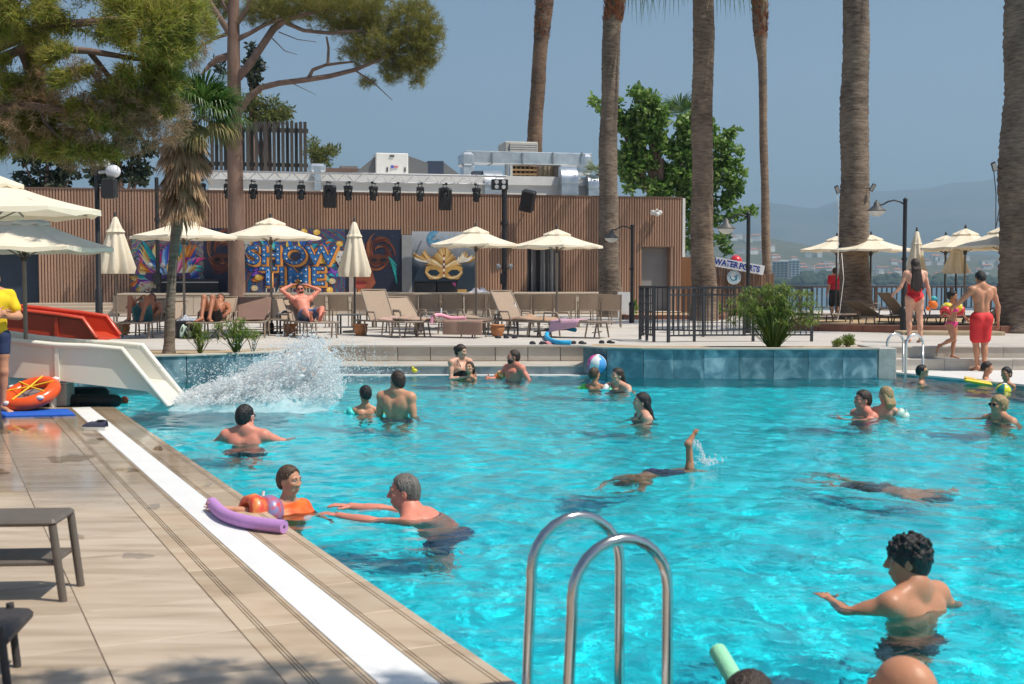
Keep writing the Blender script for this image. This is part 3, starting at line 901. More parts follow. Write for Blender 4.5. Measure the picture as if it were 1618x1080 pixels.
def feather_banner():
    t, w, h = banner('banner', 'banner of bright pink teal and orange feathers around a mask', 209, 373, 321, 464, .06, swirl_mat('feather_bg', [(.015, .02, .05), (.30, .04, .14), (.02, .03, .06), (.02, .20, .22), (.40, .17, .04), (.03, .03, .07), (.20, .18, .17), (.08, .04, .18)]))
    A = Art(t); r = random.Random(3)
    pal = [((.50, .03, .16), (.72, .10, .28), (.85, .35, .45)), ((.01, .22, .26), (.02, .38, .40), (.30, .60, .55)), ((.60, .14, .02), (.80, .32, .04), (.85, .55, .15)),
           ((.03, .06, .32), (.06, .18, .50), (.25, .45, .70)), ((.22, .03, .28), (.42, .08, .42), (.65, .3, .6)), ((.60, .30, .05), (.75, .55, .2), (.8, .7, .5))]
    for k in range(84):
        ang = R(-25 + 230 * (k % 21) / 20 + r.uniform(-7, 7)); L = h * r.uniform(.55, .95) * (1.1, .85, .65, .45)[k // 21]
        cx = r.uniform(-.06, .06) * w + (w * .22 * math.cos(ang)); cz = h * .22 + .12*h*math.sin(ang)
        # keep inside the panel
        for q in range(6):
            ex = cx + math.cos(ang) * L; ez = cz + math.sin(ang) * L
            if abs(ex) < w*.47 and .03*h < ez < h*.96: break
            L *= .85
        A.feather(cx, cz, ang, L, r.uniform(.11, .20), r.uniform(-1.3, 1.3), pal[r.randrange(6)])
    for (x, z) in ((-.16, .14), (.14, .12), (0, .08), (-.28, .07), (.27, .06), (-.36, .16)):
        for q in range(6):
            a = q * 1.047; A.disc(x*w + .07*math.cos(a), z*h + .06*math.sin(a), .06, .05, (.62, .42, .30) if q % 2 else (.75, .62, .48), 10)
        A.disc(x*w, z*h, .035, .035, (.45, .08, .10), 8)
    # half mask
    for s in (-1, 1):
        A.poly([(0, h*.30), (s*.14*w, h*.36), (s*.30*w, h*.37), (s*.33*w, h*.29), (s*.25*w, h*.22), (s*.10*w, h*.20), (0, h*.25)][::s], (.10, .05, .16))
        A.disc(s*.17*w, h*.285, .13, .05, (.015, .012, .02))
        A.disc(s*.17*w, h*.285, .045, .045, (.30, .12, .05), 10)
    A.done()
feather_banner()
def dark_backdrop():
    t, w, h = banner('backdrop', 'dark backdrop painted with a copper masked face and red lips', 322, 361, 636, 465, .03, grad_mat('night_bg', (.006, .010, .028), (.012, .02, .05), 0, 3))
    A = Art(t); r = random.Random(5)
    X = lambda px: (px - 479) / (636 - 322) * w
    Z = lambda py: (465 - py) / (465 - 361) * h
    # copper swirls of the two masks
    for (cx, cy, rr) in ((352, 400, 1.15), (598, 400, 1.0)):
        for k in range(46):
            a0 = r.uniform(0, 6.28); rad = rr * r.uniform(.35, 1.0); pts = []; wd = []
            c = r.choice([(.11, .025, .012), (.17, .045, .018), (.08, .015, .01), (.26, .09, .035)])
            for i in range(9):
                a = a0 + i * .16; q = rad * (1 - .04*i)
                pts.append((X(cx) + q*math.cos(a)*.62, Z(cy) + q*math.sin(a)*.80)); wd.append(.05*math.sin(math.pi*(i+.5)/9)+.006)
            A.stroke(pts, wd, c)
        A.poly([(X(cx)-.40, Z(cy+6)), (X(cx)-.1, Z(cy+1)), (X(cx)+.42, Z(cy+5)), (X(cx)+.30, Z(cy+18)), (X(cx)-.05, Z(cy+15)), (X(cx)-.34, Z(cy+18))], (.085, .022, .012))
        A.disc(X(cx)+.16, Z(cy+11), .15, .075, (.008, .006, .010)); A.disc(X(cx)-.20, Z(cy+11), .12, .07, (.008, .006, .010))
    # face with lips on the right
    A.poly([(X(549), Z(428)), (X(556), Z(430)), (X(562), Z(462)), (X(556), Z(465)), (X(549), Z(465))], (.38, .33, .31))
    A.poly([(X(556), Z(430)), (X(585), Z(424)), (X(592), Z(447)), (X(580), Z(463)), (X(566), Z(465)), (X(560), Z(455))], (.26, .07, .035))
    A.poly([(X(556), Z(447)), (X(563), Z(443)), (X(567), Z(444)), (X(575), Z(444)), (X(579), Z(448)), (X(570), Z(450)), (X(561), Z(450))], (.20, .02, .02))
    A.poly([(X(558), Z(450)), (X(578), Z(449)), (X(572), Z(456)), (X(563), Z(456))], (.42, .08, .06))
    A.poly([(X(563), Z(458)), (X(574), Z(457)), (X(571), Z(464)), (X(564), Z(465))], (.55, .22, .07))
    # teal glints
    for k in range(5):
        A.feather(X(626), Z(448 - 7*k), R(100 + 8*k), .5, .05, .3, [(.01, .18, .20), (.02, .32, .32)])
    for k in range(40):
        A.disc(X(r.uniform(600, 633)), Z(r.uniform(370, 460)), .012, .012, (.05, .12, .22), 6)
    A.done()
dark_backdrop()
def show_banner():
    t, w, h = banner('banner', 'show time banner with blue marquee bulb letters edged in orange', 386, 362, 545, 464.5, .09, swirl_mat('show_bg', [(.01, .015, .06), (.01, .05, .18), (.015, .16, .24), (.012, .02, .09), (.30, .13, .02), (.015, .02, .08), (.08, .03, .18), (.01, .10, .2)], 1.4, 6))
    A = Art(t); r = random.Random(8)
    X = lambda px: (px - 465.5) / 159.0 * w
    Z = lambda py: (464.5 - py) / 102.5 * h
    pal = [((.01, .18, .30), (.02, .34, .46)), ((.50, .26, .03), (.70, .48, .08)), ((.10, .03, .25), (.22, .08, .45)), ((.01, .06, .28), (.02, .14, .48)), ((.45, .08, .02), (.65, .2, .03)), ((.02, .30, .34), (.10, .55, .55))]
    for k in range(70):
        a = r.uniform(0, 6.28); rx = r.uniform(.30, .62)*w; x = rx*math.cos(a)*.72; z = h*.5 + rx*math.sin(a)*.36
        if abs(x) > w*.44 or not .06*h < z < .92*h: continue
        L = r.uniform(.3, .55)
        if abs(x + math.cos(a)*L) > w*.49 or not .02*h < z + math.sin(a)*L < .98*h: L *= .4
        A.feather(x, z, a + r.uniform(-.7, .7), L, r.uniform(.10, .18), r.uniform(-1, 1), pal[k % 6])
    for (px, py) in ((408, 438), (524, 444), (402, 455), (520, 458), (537, 400), (536, 385), (394, 384), (480, 366), (500, 367)):
        c = [(.70, .42, .06), (.62, .28, .04), (.55, .45, .30)][(px + py) % 3]
        A.disc(X(px), Z(py), .13, .11, c, 14); A.disc(X(px)-.03, Z(py)+.03, .05, .045, (.80, .62, .25), 10)
    # theatre masks at the sides
    for (px, py) in ((390, 392), (537, 410)):
        A.poly([(X(px)-.16, Z(py)+.30), (X(px)+.14, Z(py)+.32), (X(px)+.15, Z(py)-.05), (X(px)+.02, Z(py)-.32), (X(px)-.14, Z(py)-.05)], (.55, .55, .52))
        for s in (-1, 1): A.disc(X(px) + s*.07, Z(py)+.10, .045, .028, (.02, .02, .04), 10)
        A.disc(X(px), Z(py)-.12, .06, .03, (.02, .02, .04), 10)
    A.done()
    # marquee letters: orange block behind, navy rim, blue face, bulbs
    M_or = flat((.80, .33, .07), .5); M_nav = flat((.012, .022, .09), .5); M_bl = flat((.03, .17, .46), .45); M_bulb = flat((.72, .66, .50), .3)
    def word(txt, xc, zb, size, sx, sp):
        put_text(txt, size, X(xc) + .075, -.062, Z(zb) - .065, M_or, t, .055, sx, sp)
        put_text(txt, size, X(xc) + .025, -.068, Z(zb) - .015, M_or, t, .062, sx, sp)
        put_text(txt, size, X(xc), -.074, Z(zb), M_nav, t, .040, sx, sp)
        o, me = put_text(txt, size, X(xc), -.080, Z(zb), M_bl, t, .018, sx, sp)
        return me
    size = (Z(391) - Z(418)) / .69
    me = word('SHOW', 460, 416.5, size, 1.13, 1.06)
    me2 = word('TIME', 461, 449.5, size, 1.13, 1.10)
    # bulbs run along the strokes: sample points well inside the glyph faces
    for m_ in (me, me2):
        tri = []
        m_.calc_loop_triangles()
        for lt in m_.loop_triangles: tri.append([m_.vertices[i].co.copy() for i in lt.vertices])
        # boundary edges
        cnt = {}
        for p in m_.polygons:
            vs = list(p.vertices)
            for i in range(len(vs)):
                e = tuple(sorted((vs[i], vs[(i+1) % len(vs)]))); cnt[e] = cnt.get(e, 0) + 1
        edges = [(m_.vertices[a].co, m_.vertices[b].co) for (a, b), c in cnt.items() if c == 1]
        ea = np.array([[a.x, a.z] for a, b in edges]); eb = np.array([[b.x, b.z] for a, b in edges]); ab = eb - ea; l2 = (ab**2).sum(1) + 1e-12
        cand = []
        for t3 in tri:
            area = ((t3[1]-t3[0]).cross(t3[2]-t3[0])).length / 2
            for _ in range(int(area / .0006) + 1):
                u, v = r.random(), r.random()
                if u + v > 1: u, v = 1-u, 1-v
                q = t3[0] + (t3[1]-t3[0])*u + (t3[2]-t3[0])*v
                pq = np.array([q.x, q.z]); tt = np.clip(((pq-ea)*ab).sum(1)/l2, 0, 1); d = np.sqrt((((ea+ab*tt[:, None])-pq)**2).sum(1)).min()
                cand.append((d, q.x, q.z))
        cand.sort(reverse=True); keep = []
        for (d, x, z) in cand:
            if d < .05: break
            if all((x-a)**2 + (z-b)**2 > .165**2 for a, b in keep): keep.append((x, z))
        mb = MB()
        for (x, z) in keep: mb.ball((x, -.085, z), .034, 6, 4)
        o = mb.build('bulb', M_bulb, t); o['kind'] = 'stuff'
    put_text('DIAMOND', .30, X(458), -.05, Z(463), flat((.55, .50, .40), .5), t, .004, 1.2, 1.1)
show_banner()
def gold_banner():
    t, w, h = banner('banner', 'navy banner with a golden feathered carnival mask', 651, 366, 752, 466, .06, grad_mat('gold_bg', (.012, .028, .05), (.42, .45, .50), 1.0, 2.4))
    A = Art(t); r = random.Random(12)
    X = lambda px: (px - 701.5) / 101.0 * w
    Z = lambda py: (466 - py) / 100.0 * h
    G = [(.30, .15, .03), (.48, .28, .08), (.62, .42, .18), (.75, .62, .40)]
    for s in (-1, 1):
        for k in range(7):
            a = R(90 - s * (28 + 7.5*k)); A.feather(X(701 + s*(20 + 2*k)), Z(416 - .5*k), a, .34 + .08*((k*3) % 4), .11, s*.5, [G[k % 3], G[(k+1) % 3], G[3] if k % 2 else (.7, .7, .68)])
        # brow plumes
        for k in range(6):
            A.feather(X(701 + s*2), Z(428 - 3*k), R(90 - s*(62 - 6*k)), .75 - .06*k, .10, -s*.9, [G[(k) % 3], G[(k+1) % 4]])
    for k in range(7):
        A.feather(X(701), Z(412), R(90 + (k-3)*13), .62 - .04*abs(k-3), .09, (3-k)*.08, [G[k % 3], G[2]])
    for s in (-1, 1):
        pts = [(X(701), Z(424)), (X(701 + s*14), Z(419)), (X(701 + s*28), Z(421)), (X(701 + s*30), Z(431)), (X(701 + s*23), Z(441)), (X(701 + s*9), Z(441)), (X(701), Z(437))]
        A.poly(pts[::s], G[1])
        A.poly([(X(701 + s*q[0]), Z(q[1])) for q in ((6, 431), (12, 426), (21, 426), (26, 430), (20, 435), (11, 436))][::s], (.012, .03, .05))
        A.stroke([(X(701 + s*q[0]), Z(q[1])) for q in ((5, 437), (14, 439), (22, 436), (28, 429))], [.02, .05, .05, .02], G[3])
    for k in range(8): A.disc(X(701), Z(404 + 4.5*k), .04, .05, (.75, .7, .6) if k % 2 else (.25, .05, .05), 8)
    # swirl logo top left of centre
    for (rr, c) in ((.26, (.05, .30, .55)), (.18, (.10, .45, .70)), (.10, (.05, .30, .55))):
        A.stroke([(X(686) + rr*math.cos(a*.26+1), Z(377) + rr*math.sin(a*.26+1)) for a in range(20)], [.05]*20, c)
    A.done(.4)
    put_text('Club', .34, X(706), -.06, Z(380), flat((.25, .45, .62), .5), t, .0)
    mb = MB(); mb.box((X(721), -.3, .02), (X(735), -.05, .22)); mb.build('gilded_plinth', flat((.45, .28, .08), .4), t)
gold_banner()
def stage_desk():
    a = fac(655, 466, 1.2); b = fac(721, 445, 1.2)
    t = thing('control_desk', 'black control desk standing on the stage before golden mask', 'desk', fpt((a[0]+b[0])/2, STZ + .045, 1.2), FANG)
    w = b[0] - a[0]; h = b[1] - STZ - .045
    for s in (-1, 1):
        mb = MB(); mb.box((s*w/4 - w/4 + .01, -.3, 0), (s*w/4 + w/4 - .01, .3, h), .02); mb.build('case', M_black, t)
    mb = MB(); mb.box((-w/2 - .02, -.32, h), (w/2 + .02, .32, h + .03)); mb.build('top', M_black, t)
    mb = MB(); mb.add([(w*.36, -.315, h*.92), (w*.46, -.315, h*.92), (w*.44, -.315, h*.5)], [(0, 1, 2)]); mb.build('sticker', flat((.7, .12, .35)), t)
    t2 = thing('black_case', 'long black flight case on the stage below the feather banner', 'case', fpt(fac(300, 463, .8)[0], STZ + .045, .8), FANG)
    mb = MB(); mb.box((-1.0, -.25, 0), (1.0, .25, .50), .02); mb.build('body', M_black, t2)
    mb = MB(); mb.box((-1.01, -.26, .36), (1.01, .26, .385)); mb.build('lid_edge', M_alu, t2)
    t3 = thing('towel', 'crumpled white towels left on the stage edge', 'towel', fpt(fac(757, 464, 3.2)[0], STZ + .045, 3.2), FANG)
    mb = MB(); mb.sheet(lambda u, v: ((u-.5)*.8, (v-.5)*.4, .01 + .14*math.sin(math.pi*u)*math.sin(math.pi*v)*(1 + .6*math.sin(17*u+5*v))), 18, 8); mb.build('cloth', flat((.75, .70, .72), .9), t3)
stage_desk()

# ---- lighting truss with lamps
def truss():
    off = 2.4
    p0 = [fac(334, 267, off), fac(334, 281, off)]; p1 = [fac(800, 281, off), fac(800, 292, off)]
    t = thing('lighting_truss', 'silver lattice truss carrying the stage lamps', 'truss', (0, 0, 0))
    zt = (p0[0][1] + p1[0][1]) / 2; zb = zt - .30
    u0, u1 = p0[0][0], p1[0][0]
    def P(u, z, o): return fpt(u, z, off + o)
    for (z, o) in ((zt, .15), (zt, -.15), (zb, 0)):
        mb = MB(); mb.tube([P(u0, z, o), P(u1, z, o)], .026, 6); mb.build('chord', M_alu, t)
    n = 34; du = (u1 - u0) / n
    for k in range(n):
        for o in (.15, -.15):
            mb = MB(); a, b = (zt, zb) if k % 2 else (zb, zt)
            oa = o if a == zt else 0; ob = o if b == zt else 0
            mb.tube([P(u0 + du*k, a, oa), P(u0 + du*(k+1), b, ob)], .011, 5); mb.build('brace', M_alu, t)
    return off, zt, zb, u0, u1
TO, TZT, TZB, TU0, TU1 = truss()
def moving_head():
    t = thing('moving_head_lamp', 'x', 'stage lamp', (0, 0, 0), FANG, 'lamps hung from the stage truss')
    mb = MB()
    for s in (-1, 1): mb.tube([(s*.06, 0, 0), (s*.06, 0, -.10)], .012, 5)
    mb.box((-.09, -.02, -.02), (.09, .02, .06)); mb.build('clamp', M_black, t)
    mb = MB(); mb.box((-.14, -.12, -.24), (.14, .12, -.10), .03); mb.build('base', M_black, t)
    for s in (-1, 1):
        mb = MB(); mb.box((s*.12 - .02, -.06, -.46), (s*.12 + .02, .06, -.22), .012); mb.build('yoke_arm', M_black, t)
    Mx = Matrix.Rotation(R(205), 3, 'X')
    mb = MB(); mb.lathe([(.001, -.16), (.08, -.15), (.10, -.05), (.095, .06), (.115, .09), (.115, .17), (.10, .18), (.001, .165)], (0, 0, -.42), 12, M=Mx); h = mb.build('head', M_black, t)
    mb = MB(); mb.lathe([(.001, .150), (.085, .178)], (0, 0, -.42), 12, M=Mx); mb.build('lens', flat((.25, .27, .30), .08, 0, .9), h)
    return t
lamp0 = moving_head(); _first = True
_px = [318, 360, 400, 440, 476, 519, 550, 590, 627, 664, 703, 753]
_nm = ['behind the shaggy palm skirt, far left', 'overlapping the pine trunk', 'first right of the pine trunk', 'second right of the pine trunk', 'third right of the pine trunk',
       'over the left hanging loudspeaker', 'just right of left hanging loudspeaker', 'fourth from the right end', 'between the loudspeakers, third from right', 'just left of right hanging loudspeaker', 'over the right hanging loudspeaker', 'nearest the tall black mast']
for i, px in enumerate(_px):
    o = lamp0 if i == 0 else copy_tree(lamp0)
    u = fac(px, 288, TO)[0]
    o.location = fpt(u, TZB - .03, TO)
    o.rotation_euler = (0, 0, FANG + rnd.uniform(-.5, .5))
    o['label'] = 'black moving head lamp on the truss ' + _nm[i]
def loudspeaker(px, py, w, h, tilt, yaw, label, off, lean=0):
    u, z = fac(px, py, off)
    t = thing('loudspeaker', label, 'loudspeaker', fpt(u, z, off), FANG + yaw, 'black loudspeakers')
    Mx = Matrix.Rotation(R(tilt), 3, 'X') @ Matrix.Rotation(R(lean), 3, 'Y')
    mb = MB(); mb.obox((0, 0, 0), (w, w*.8, h), Mx, .03); mb.build('cabinet', M_black, t)
    mb = MB(); mb.obox(Mx @ Vector((0, -w*.41, 0)), (w*.86, .02, h*.88), Mx, .004); mb.build('grille', flat((.03, .03, .033), .9), t)
    mb = MB(); mb.tube([(0, w*.3, 0), (0, w*.3 + .3, .05)], .03, 6); mb.build('bracket', M_black, t)
loudspeaker(521, 310, .46, .80, 12, .0, 'black loudspeaker hung under left part of truss, dark shadow below', 1.0)
loudspeaker(703, 314, .46, .80, 12, .0, 'black loudspeaker hung under truss near the mast', 1.0)
loudspeaker(834, 317, .50, .80, 14, -.5, 'tilted black loudspeaker at wall top beside leaning palm', .6, 14)
def masts():
    for (px, w, lab) in ((797, .10, 'tall black mast holding right end of the truss'), (249, .07, 'slim black mast beside feather banner holding left end of truss')):
        u = fac(px, 400, TO)[0]
        t = thing('truss_mast', lab, 'mast', fpt(u, STZ + .045, TO))
        mb = MB(); mb.tube([(0, 0, 0), (0, 0, TZB - STZ)], w, 10); mb.build('pole', M_black, t)
        mb = MB(); mb.box((-.35, -.35, 0), (.35, .35, .03)); mb.build('base_plate', M_black, t)
        mb = MB(); mb.tube([(0, 0, (TZB - STZ)*.62), (0, 0, (TZB - STZ)*.62 + .12)], w*1.35, 10); mb.build('collar', M_black, t)
        mb = MB(); mb.box((-.14, -.12, .3), (.10, .12, .7), .02); mb.build('winch', M_black, t)
        for s in (-1, 1):
            mb = MB(); mb.lathe([(.05, 0), (.09, .05), (.09, .16), (.001, .16)], (s*.22, -.05, .92), 10, M=Matrix.Rotation(R(75), 3, 'X')); f = mb.build('effect_light', M_grey, t)
            mb = MB(); mb.tube([(0, 0, .86), (s*.30, -.05, .88)], .018, 6); mb.build('cross_arm', M_black, t)
    # four lamp blinder at the truss end
    u, z = fac(790, 291, TO + .3)
    t = thing('blinder_lamp', 'four lamp blinder at the right end of the truss', 'stage lamp', fpt(u, z, TO + .3), FANG)
    mb = MB(); mb.box((-.30, -.02, -.19), (.30, .14, .19), .02); mb.build('housing', M_black, t)
    for sx in (-1, 1):
        for sz in (-1, 1):
            mb = MB(); mb.lathe([(.001, 0), (.06, .012), (.075, .03)], (sx*.13, -.02, sz*.09), 12, M=Matrix.Rotation(R(90), 3, 'X')); mb.build('lamp', flat((.55, .56, .56), .2), t)
masts()

# ---- roof: upper wall, ducts, cooling units, slatted screen
def rbox(px0, py0, px1, py1, off, depth, mat, name, parent, bev=0.0):
    a = fac(px0, py1, off); b = fac(px1, py0, off)
    mb = MB(); mb.obox((0, 0, 0), (b[0]-a[0], depth, b[1]-a[1]), None, bev)
    return mb.build(name, mat, parent, fpt((a[0]+b[0])/2, (a[1]+b[1])/2, off - depth/2), FANG)
up = thing('roof_storey', 'white rendered roof storey above the brown cladding', 'building', (0, 0, 0))
rbox(330, 283, 966, 330, -2.2, 3.0, M_wallw, 'wall', up)
rbox(328, 280.5, 968, 283.5, -2.1, 3.2, M_white, 'coping', up)
rbox(497, 262, 507, 300, -1.9, .3, M_galv, 'downpipe', up)
def roof_plant():
    t = thing('air_handling_unit', 'white air handling cabinet with red and blue badge on the roof', 'cooling unit', (0, 0, 0))
    rbox(594, 242, 645, 300, -4.0, 1.5, pm('cabinet_white', (.74, .73, .69), .05, 3, .5), 'cabinet', t, .03)
    for px in (612, 640): rbox(px-1, 264, px+1, 271, -3.97, .05, M_black, 'handle', t)
    rbox(618, 261, 622, 265, -3.96, .04, flat((.08, .12, .5)), 'badge', t); rbox(622.5, 262, 629, 264, -3.96, .04, flat((.6, .12, .15)), 'badge', t)
    rbox(616, 245, 623, 247, -3.96, .04, M_black, 'vent', t)
    # sloped sheet hoods either side
    for (pts, nm) in (([(562, 272), (594, 246), (594, 300), (562, 300)], 'hood'), ([(645, 246), (676, 257), (676, 300), (645, 300)], 'hood'), ([(676, 254), (701, 254), (701, 300), (676, 300)], 'filter_box'), ([(701, 256), (726, 275), (726, 300), (701, 300)], 'hood')):
        mb = MB(); q = [fac(a, b, -4.2) for a, b in pts]
        f = [fpt(u, z, -4.2) for u, z in q]; bk = [fpt(u, z, -5.4) for u, z in q]
        mb.add(f + bk, [(3,2,1,0)[::-1], (4,5,6,7)[::-1], (0,1,5,4)[::-1], (1,2,6,5)[::-1], (2,3,7,6)[::-1], (3,0,4,7)[::-1]])
        mb.build(nm, flat((.035, .05, .085), .5) if nm == 'filter_box' else flat((.14, .145, .15), .6), t)
    # ducts
    d = thing('ventilation_duct', 'shiny galvanised ventilation duct crossing the roof behind leaning palm', 'duct', (0, 0, 0))
    rbox(736, 242, 936, 257, -5.0, .8, M_galv, 'duct_run', d, .02)
    rbox(729, 240, 750, 262, -4.9, 1.0, M_galv, 'elbow', d, .10)
    rbox(732, 262, 750, 320, -4.95, .8, M_galv, 'riser', d, .02)
    for px in (778, 826, 874, 920): rbox(px-1, 240.5, px+1, 258.5, -4.9, 1.0, flat((.30, .32, .34), .4, .6), 'flange', d)
    rbox(920, 243, 938, 275, -4.7, 1.0, M_galv, 'elbow', d, .12)
    d2 = thing('ventilation_duct', 'short curved silver duct dropping beside the brown palm trunk', 'duct', (0, 0, 0))
    def cowl(px0, px1, py0, pyb, parent, off):
        a = fac(px0, pyb, off)[0]; b = fac(px1, pyb, off)[0]; z0 = fac(px0, pyb, off)[1]; z1 = fac(px0, py0, off)[1]
        r = (b - a) * .9
        mb = MB()
        vs = []; n = 8
        for i in range(n + 1):
            an = i / n * math.pi / 2
            y = -r + r * math.cos(an); z = z1 - r + r * math.sin(an)
            vs += [fpt(a, z, off + y), fpt(b, z, off + y)]
        fs = [(2*i, 2*i+1, 2*i+3, 2*i+2) for i in range(n)]
        mb.add(vs, fs, True)
        base = [fpt(a, z1 - r, off - r), fpt(b, z1 - r, off - r)]
        mb.add([vs[0], vs[1]] + [fpt(a, z0, off), fpt(b, z0, off)], [(0, 2, 3, 1)])
        for (e, k) in ((a, 0), (b, 1)):
            side = [vs[2*i + k] for i in range(n + 1)] + [fpt(e, z0, off - r), fpt(e, z0, off)]
            mb.add(side, [tuple(range(len(side))) if k else tuple(range(len(side)))[::-1]])
        mb.add([vs[2*n], vs[2*n+1], fpt(b, z0, off - r), fpt(a, z0, off - r)], [(0, 1, 2, 3)])
        mb.build('cowl', M_galv, parent)
        for py in (py0 + (pyb-py0)*.45, py0 + (pyb-py0)*.72):
            z = fac(px0, py, off)[1]
            mb = MB(); mb.obox(fpt((a+b)/2, z, off - r/2 + .01), (b-a+.05, r + .05, .05), FANG); mb.build('flange', M_galv, parent)
    cowl(888, 914, 261, 322, d2, -1.6)
    d3 = thing('ventilation_duct', 'low rounded silver duct just behind the truss end', 'duct', (0, 0, 0))
    cowl(766, 796, 266, 322, d3, -2.0)
    rbox(748, 270, 766, 290, -2.4, .6, flat((.05, .07, .10), .5), 'inlet', d3)
    d4 = thing('ventilation_duct', 'silver duct beside grey palm trunk at right roof end', 'duct', (0, 0, 0))
    cowl(930, 948, 275, 322, d4, -1.7)
    t2 = thing('cooling_unit', 'beige louvred cooling unit standing above the duct', 'cooling unit', (0, 0, 0))
    rbox(798, 224, 850, 241, -6.5, 1.6, pm('beige_sheet', (.50, .48, .43), .06, 3, .6), 'casing', t2, .03)
    for k in range(4): rbox(806, 226.5 + 3.6*k, 850, 228 + 3.6*k, -6.44, .06, flat((.62, .60, .55), .6), 'louvre', t2)
    rbox(799, 241, 803, 300, -6.5, .2, M_grey, 'leg', t2); rbox(806, 241, 810, 300, -6.5, .2, M_wallw, 'leg', t2)
    t3 = thing('wire_cage', 'tan timber grid cage on the roof left of the leaning palm', 'cage', (0, 0, 0))
    rbox(808, 258, 848, 285, -6.9, .05, flat((.10, .06, .04)), 'backing', t3)
    for k in range(6): rbox(808 + 7*k, 258, 810 + 7*k, 285, -6.7, .1, flat((.42, .27, .14)), 'upright', t3)
    for k in range(4): rbox(808, 260 + 7*k, 848, 262 + 7*k, -6.66, .1, flat((.42, .27, .14)), 'rail', t3)
    t4 = thing('plant_screen', 'tan corrugated screen panel on the roof right of leaning palm', 'screen', (0, 0, 0))
    for k in range(9): rbox(853 + 3.4*k, 259, 855.8 + 3.4*k, 300, -6.0 - .05*(k % 2), .1, flat((.33, .27, .20), .7), 'panel', t4)
    rbox(876, 259, 886, 280, -5.8, .5, flat((.13, .11, .10), .6), 'box', t4)
    # slatted timber screen
    s = thing('slatted_screen', 'weathered grey timber slat screen on the roof beside the pine trunk', 'screen', (0, 0, 0))
    msl = pm('weathered_slat', (.055, .05, .045), .3, 2, .8, stretch=(1, 1, .2))
    px = 333.0; i = 0
    while px < 487:
        h = rnd.uniform(-1.2, 1.2) if px < 480 else 0
        rbox(px, 192 + h, px + 4.4, 272, -3.0 - .12*(i % 2), .06, msl, 'slat', s); px += 7.0; i += 1
    for py in (203, 258): rbox(331, py, 487, py + 3, -3.35, .08, msl, 'rail', s)
    rbox(488, 258, 515, 272, -4.0, .8, M_galv, 'tank', s, .1)
roof_plant()
def roof_bits():
    t = thing('roof_ridge', 'low dark tiled roof edge behind the truss', 'roof', (0, 0, 0))
    rbox(515, 266, 570, 284, -6, 2, flat((.20, .13, .10), .8), 'eave', t); rbox(538, 262, 565, 266, -6.2, 1.5, flat((.26, .25, .24), .8), 'ridge', t)
roof_bits()
# ================================================================== trees and plants
def leaf_mat(name, cols, trans=.35, rough=.6):
    """foliage: every leaf island picks its own tone"""
    m, nt, b = new_mat(name)
    N = nt.nodes.new; L = nt.links.new
    g = N('ShaderNodeNewGeometry'); cr = N('ShaderNodeValToRGB'); cr.color_ramp.interpolation = 'LINEAR'
    e = cr.color_ramp.elements
    e[0].position = 0; e[0].color = _rgb(cols[0]); e[1].position = 1; e[1].color = _rgb(cols[-1])
    for i, c in enumerate(cols[1:-1]):
        k = e.new((i + 1) / (len(cols) - 1)); k.color = _rgb(c)
    L(g.outputs['Random Per Island'], cr.inputs[0])
    L(cr.outputs[0], b.inputs['Base Color']); b.inputs['Roughness'].default_value = rough
    tr = N('ShaderNodeBsdfTranslucent'); L(cr.outputs[0], tr.inputs[0])
    ms = N('ShaderNodeMixShader'); ms.inputs[0].default_value = trans
    out = [n for n in nt.nodes if n.type == 'OUTPUT_MATERIAL'][0]
    L(b.outputs[0], ms.inputs[1]); L(tr.outputs[0], ms.inputs[2]); L(ms.outputs[0], out.inputs[0])
    return m
def unit(rng, n):
    v = rng.normal(size=(n, 3)); return v / np.linalg.norm(v, axis=1, keepdims=True)
def leaves_np(rng, P, size, aspect=.5, updir=None, droop=0.0):
    """rhombus leaves at points P"""
    n = len(P); d = unit(rng, n)
    if updir is not None: d = d * (1 - updir[1]) + np.array(updir[0]) * updir[1]; d /= np.linalg.norm(d, axis=1, keepdims=True)
    a = np.cross(d, unit(rng, n)); a /= np.linalg.norm(a, axis=1, keepdims=True)
    s = (size * rng.uniform(.4, 1.55, (n, 1)))
    nn = np.cross(d, a)
    V = np.stack([P, P + d*s*.5 + a*s*aspect*.5 + nn*s*.06, P + d*s, P + d*s*.5 - a*s*aspect*.5 + nn*s*.06], 1).reshape(-1, 3)
    F = np.arange(4*n).reshape(n, 4)
    return V, F
def shell_points(rng, c, r, n, inner=.55):
    d = unit(rng, n); q = rng.uniform(inner, 1.0, (n, 1)) ** .7
    return np.array(c) + d * q * np.array(r)
def px_lobe(px, py, rx, ry, Y, depth=None):
    c = dp(px, py, Y); k = Y / F_PX
    return (np.array(c), np.array([rx*k, depth if depth else (rx+ry)/2*k, ry*k]))
def needles_np(rng, C, length, width, n_per, up=.25, outdir=None):
    """tufts of needles: thin triangles spreading from each tuft centre"""
    m = len(C); n = m * n_per
    P = np.repeat(C, n_per, 0) + rng.normal(size=(n, 3)) * length * .28
    d = unit(rng, n)
    if outdir is not None: d = d + np.repeat(outdir, n_per, 0) * .9
    d[:, 2] += up; d /= np.linalg.norm(d, axis=1, keepdims=True)
    a = np.cross(d, unit(rng, n)); a /= np.linalg.norm(a, axis=1, keepdims=True)
    L = length * rng.uniform(.6, 1.3, (n, 1))
    V = np.stack([P - a*width, P + a*width, P + d*L], 1).reshape(-1, 3)
    # tie each tuft together as one island by sharing its root is not needed: tone varies per needle
    return V, np.arange(3*n).reshape(n, 3)
M_pinebark = pm('pine_bark', (.13, .075, .055), .3, 3.0, .9, .8, 12, col2=(.25, .16, .12), stretch=(1, 1, .35))
M_branch = pm('pine_branch', (.17, .11, .085), .25, 4, .9, .4)
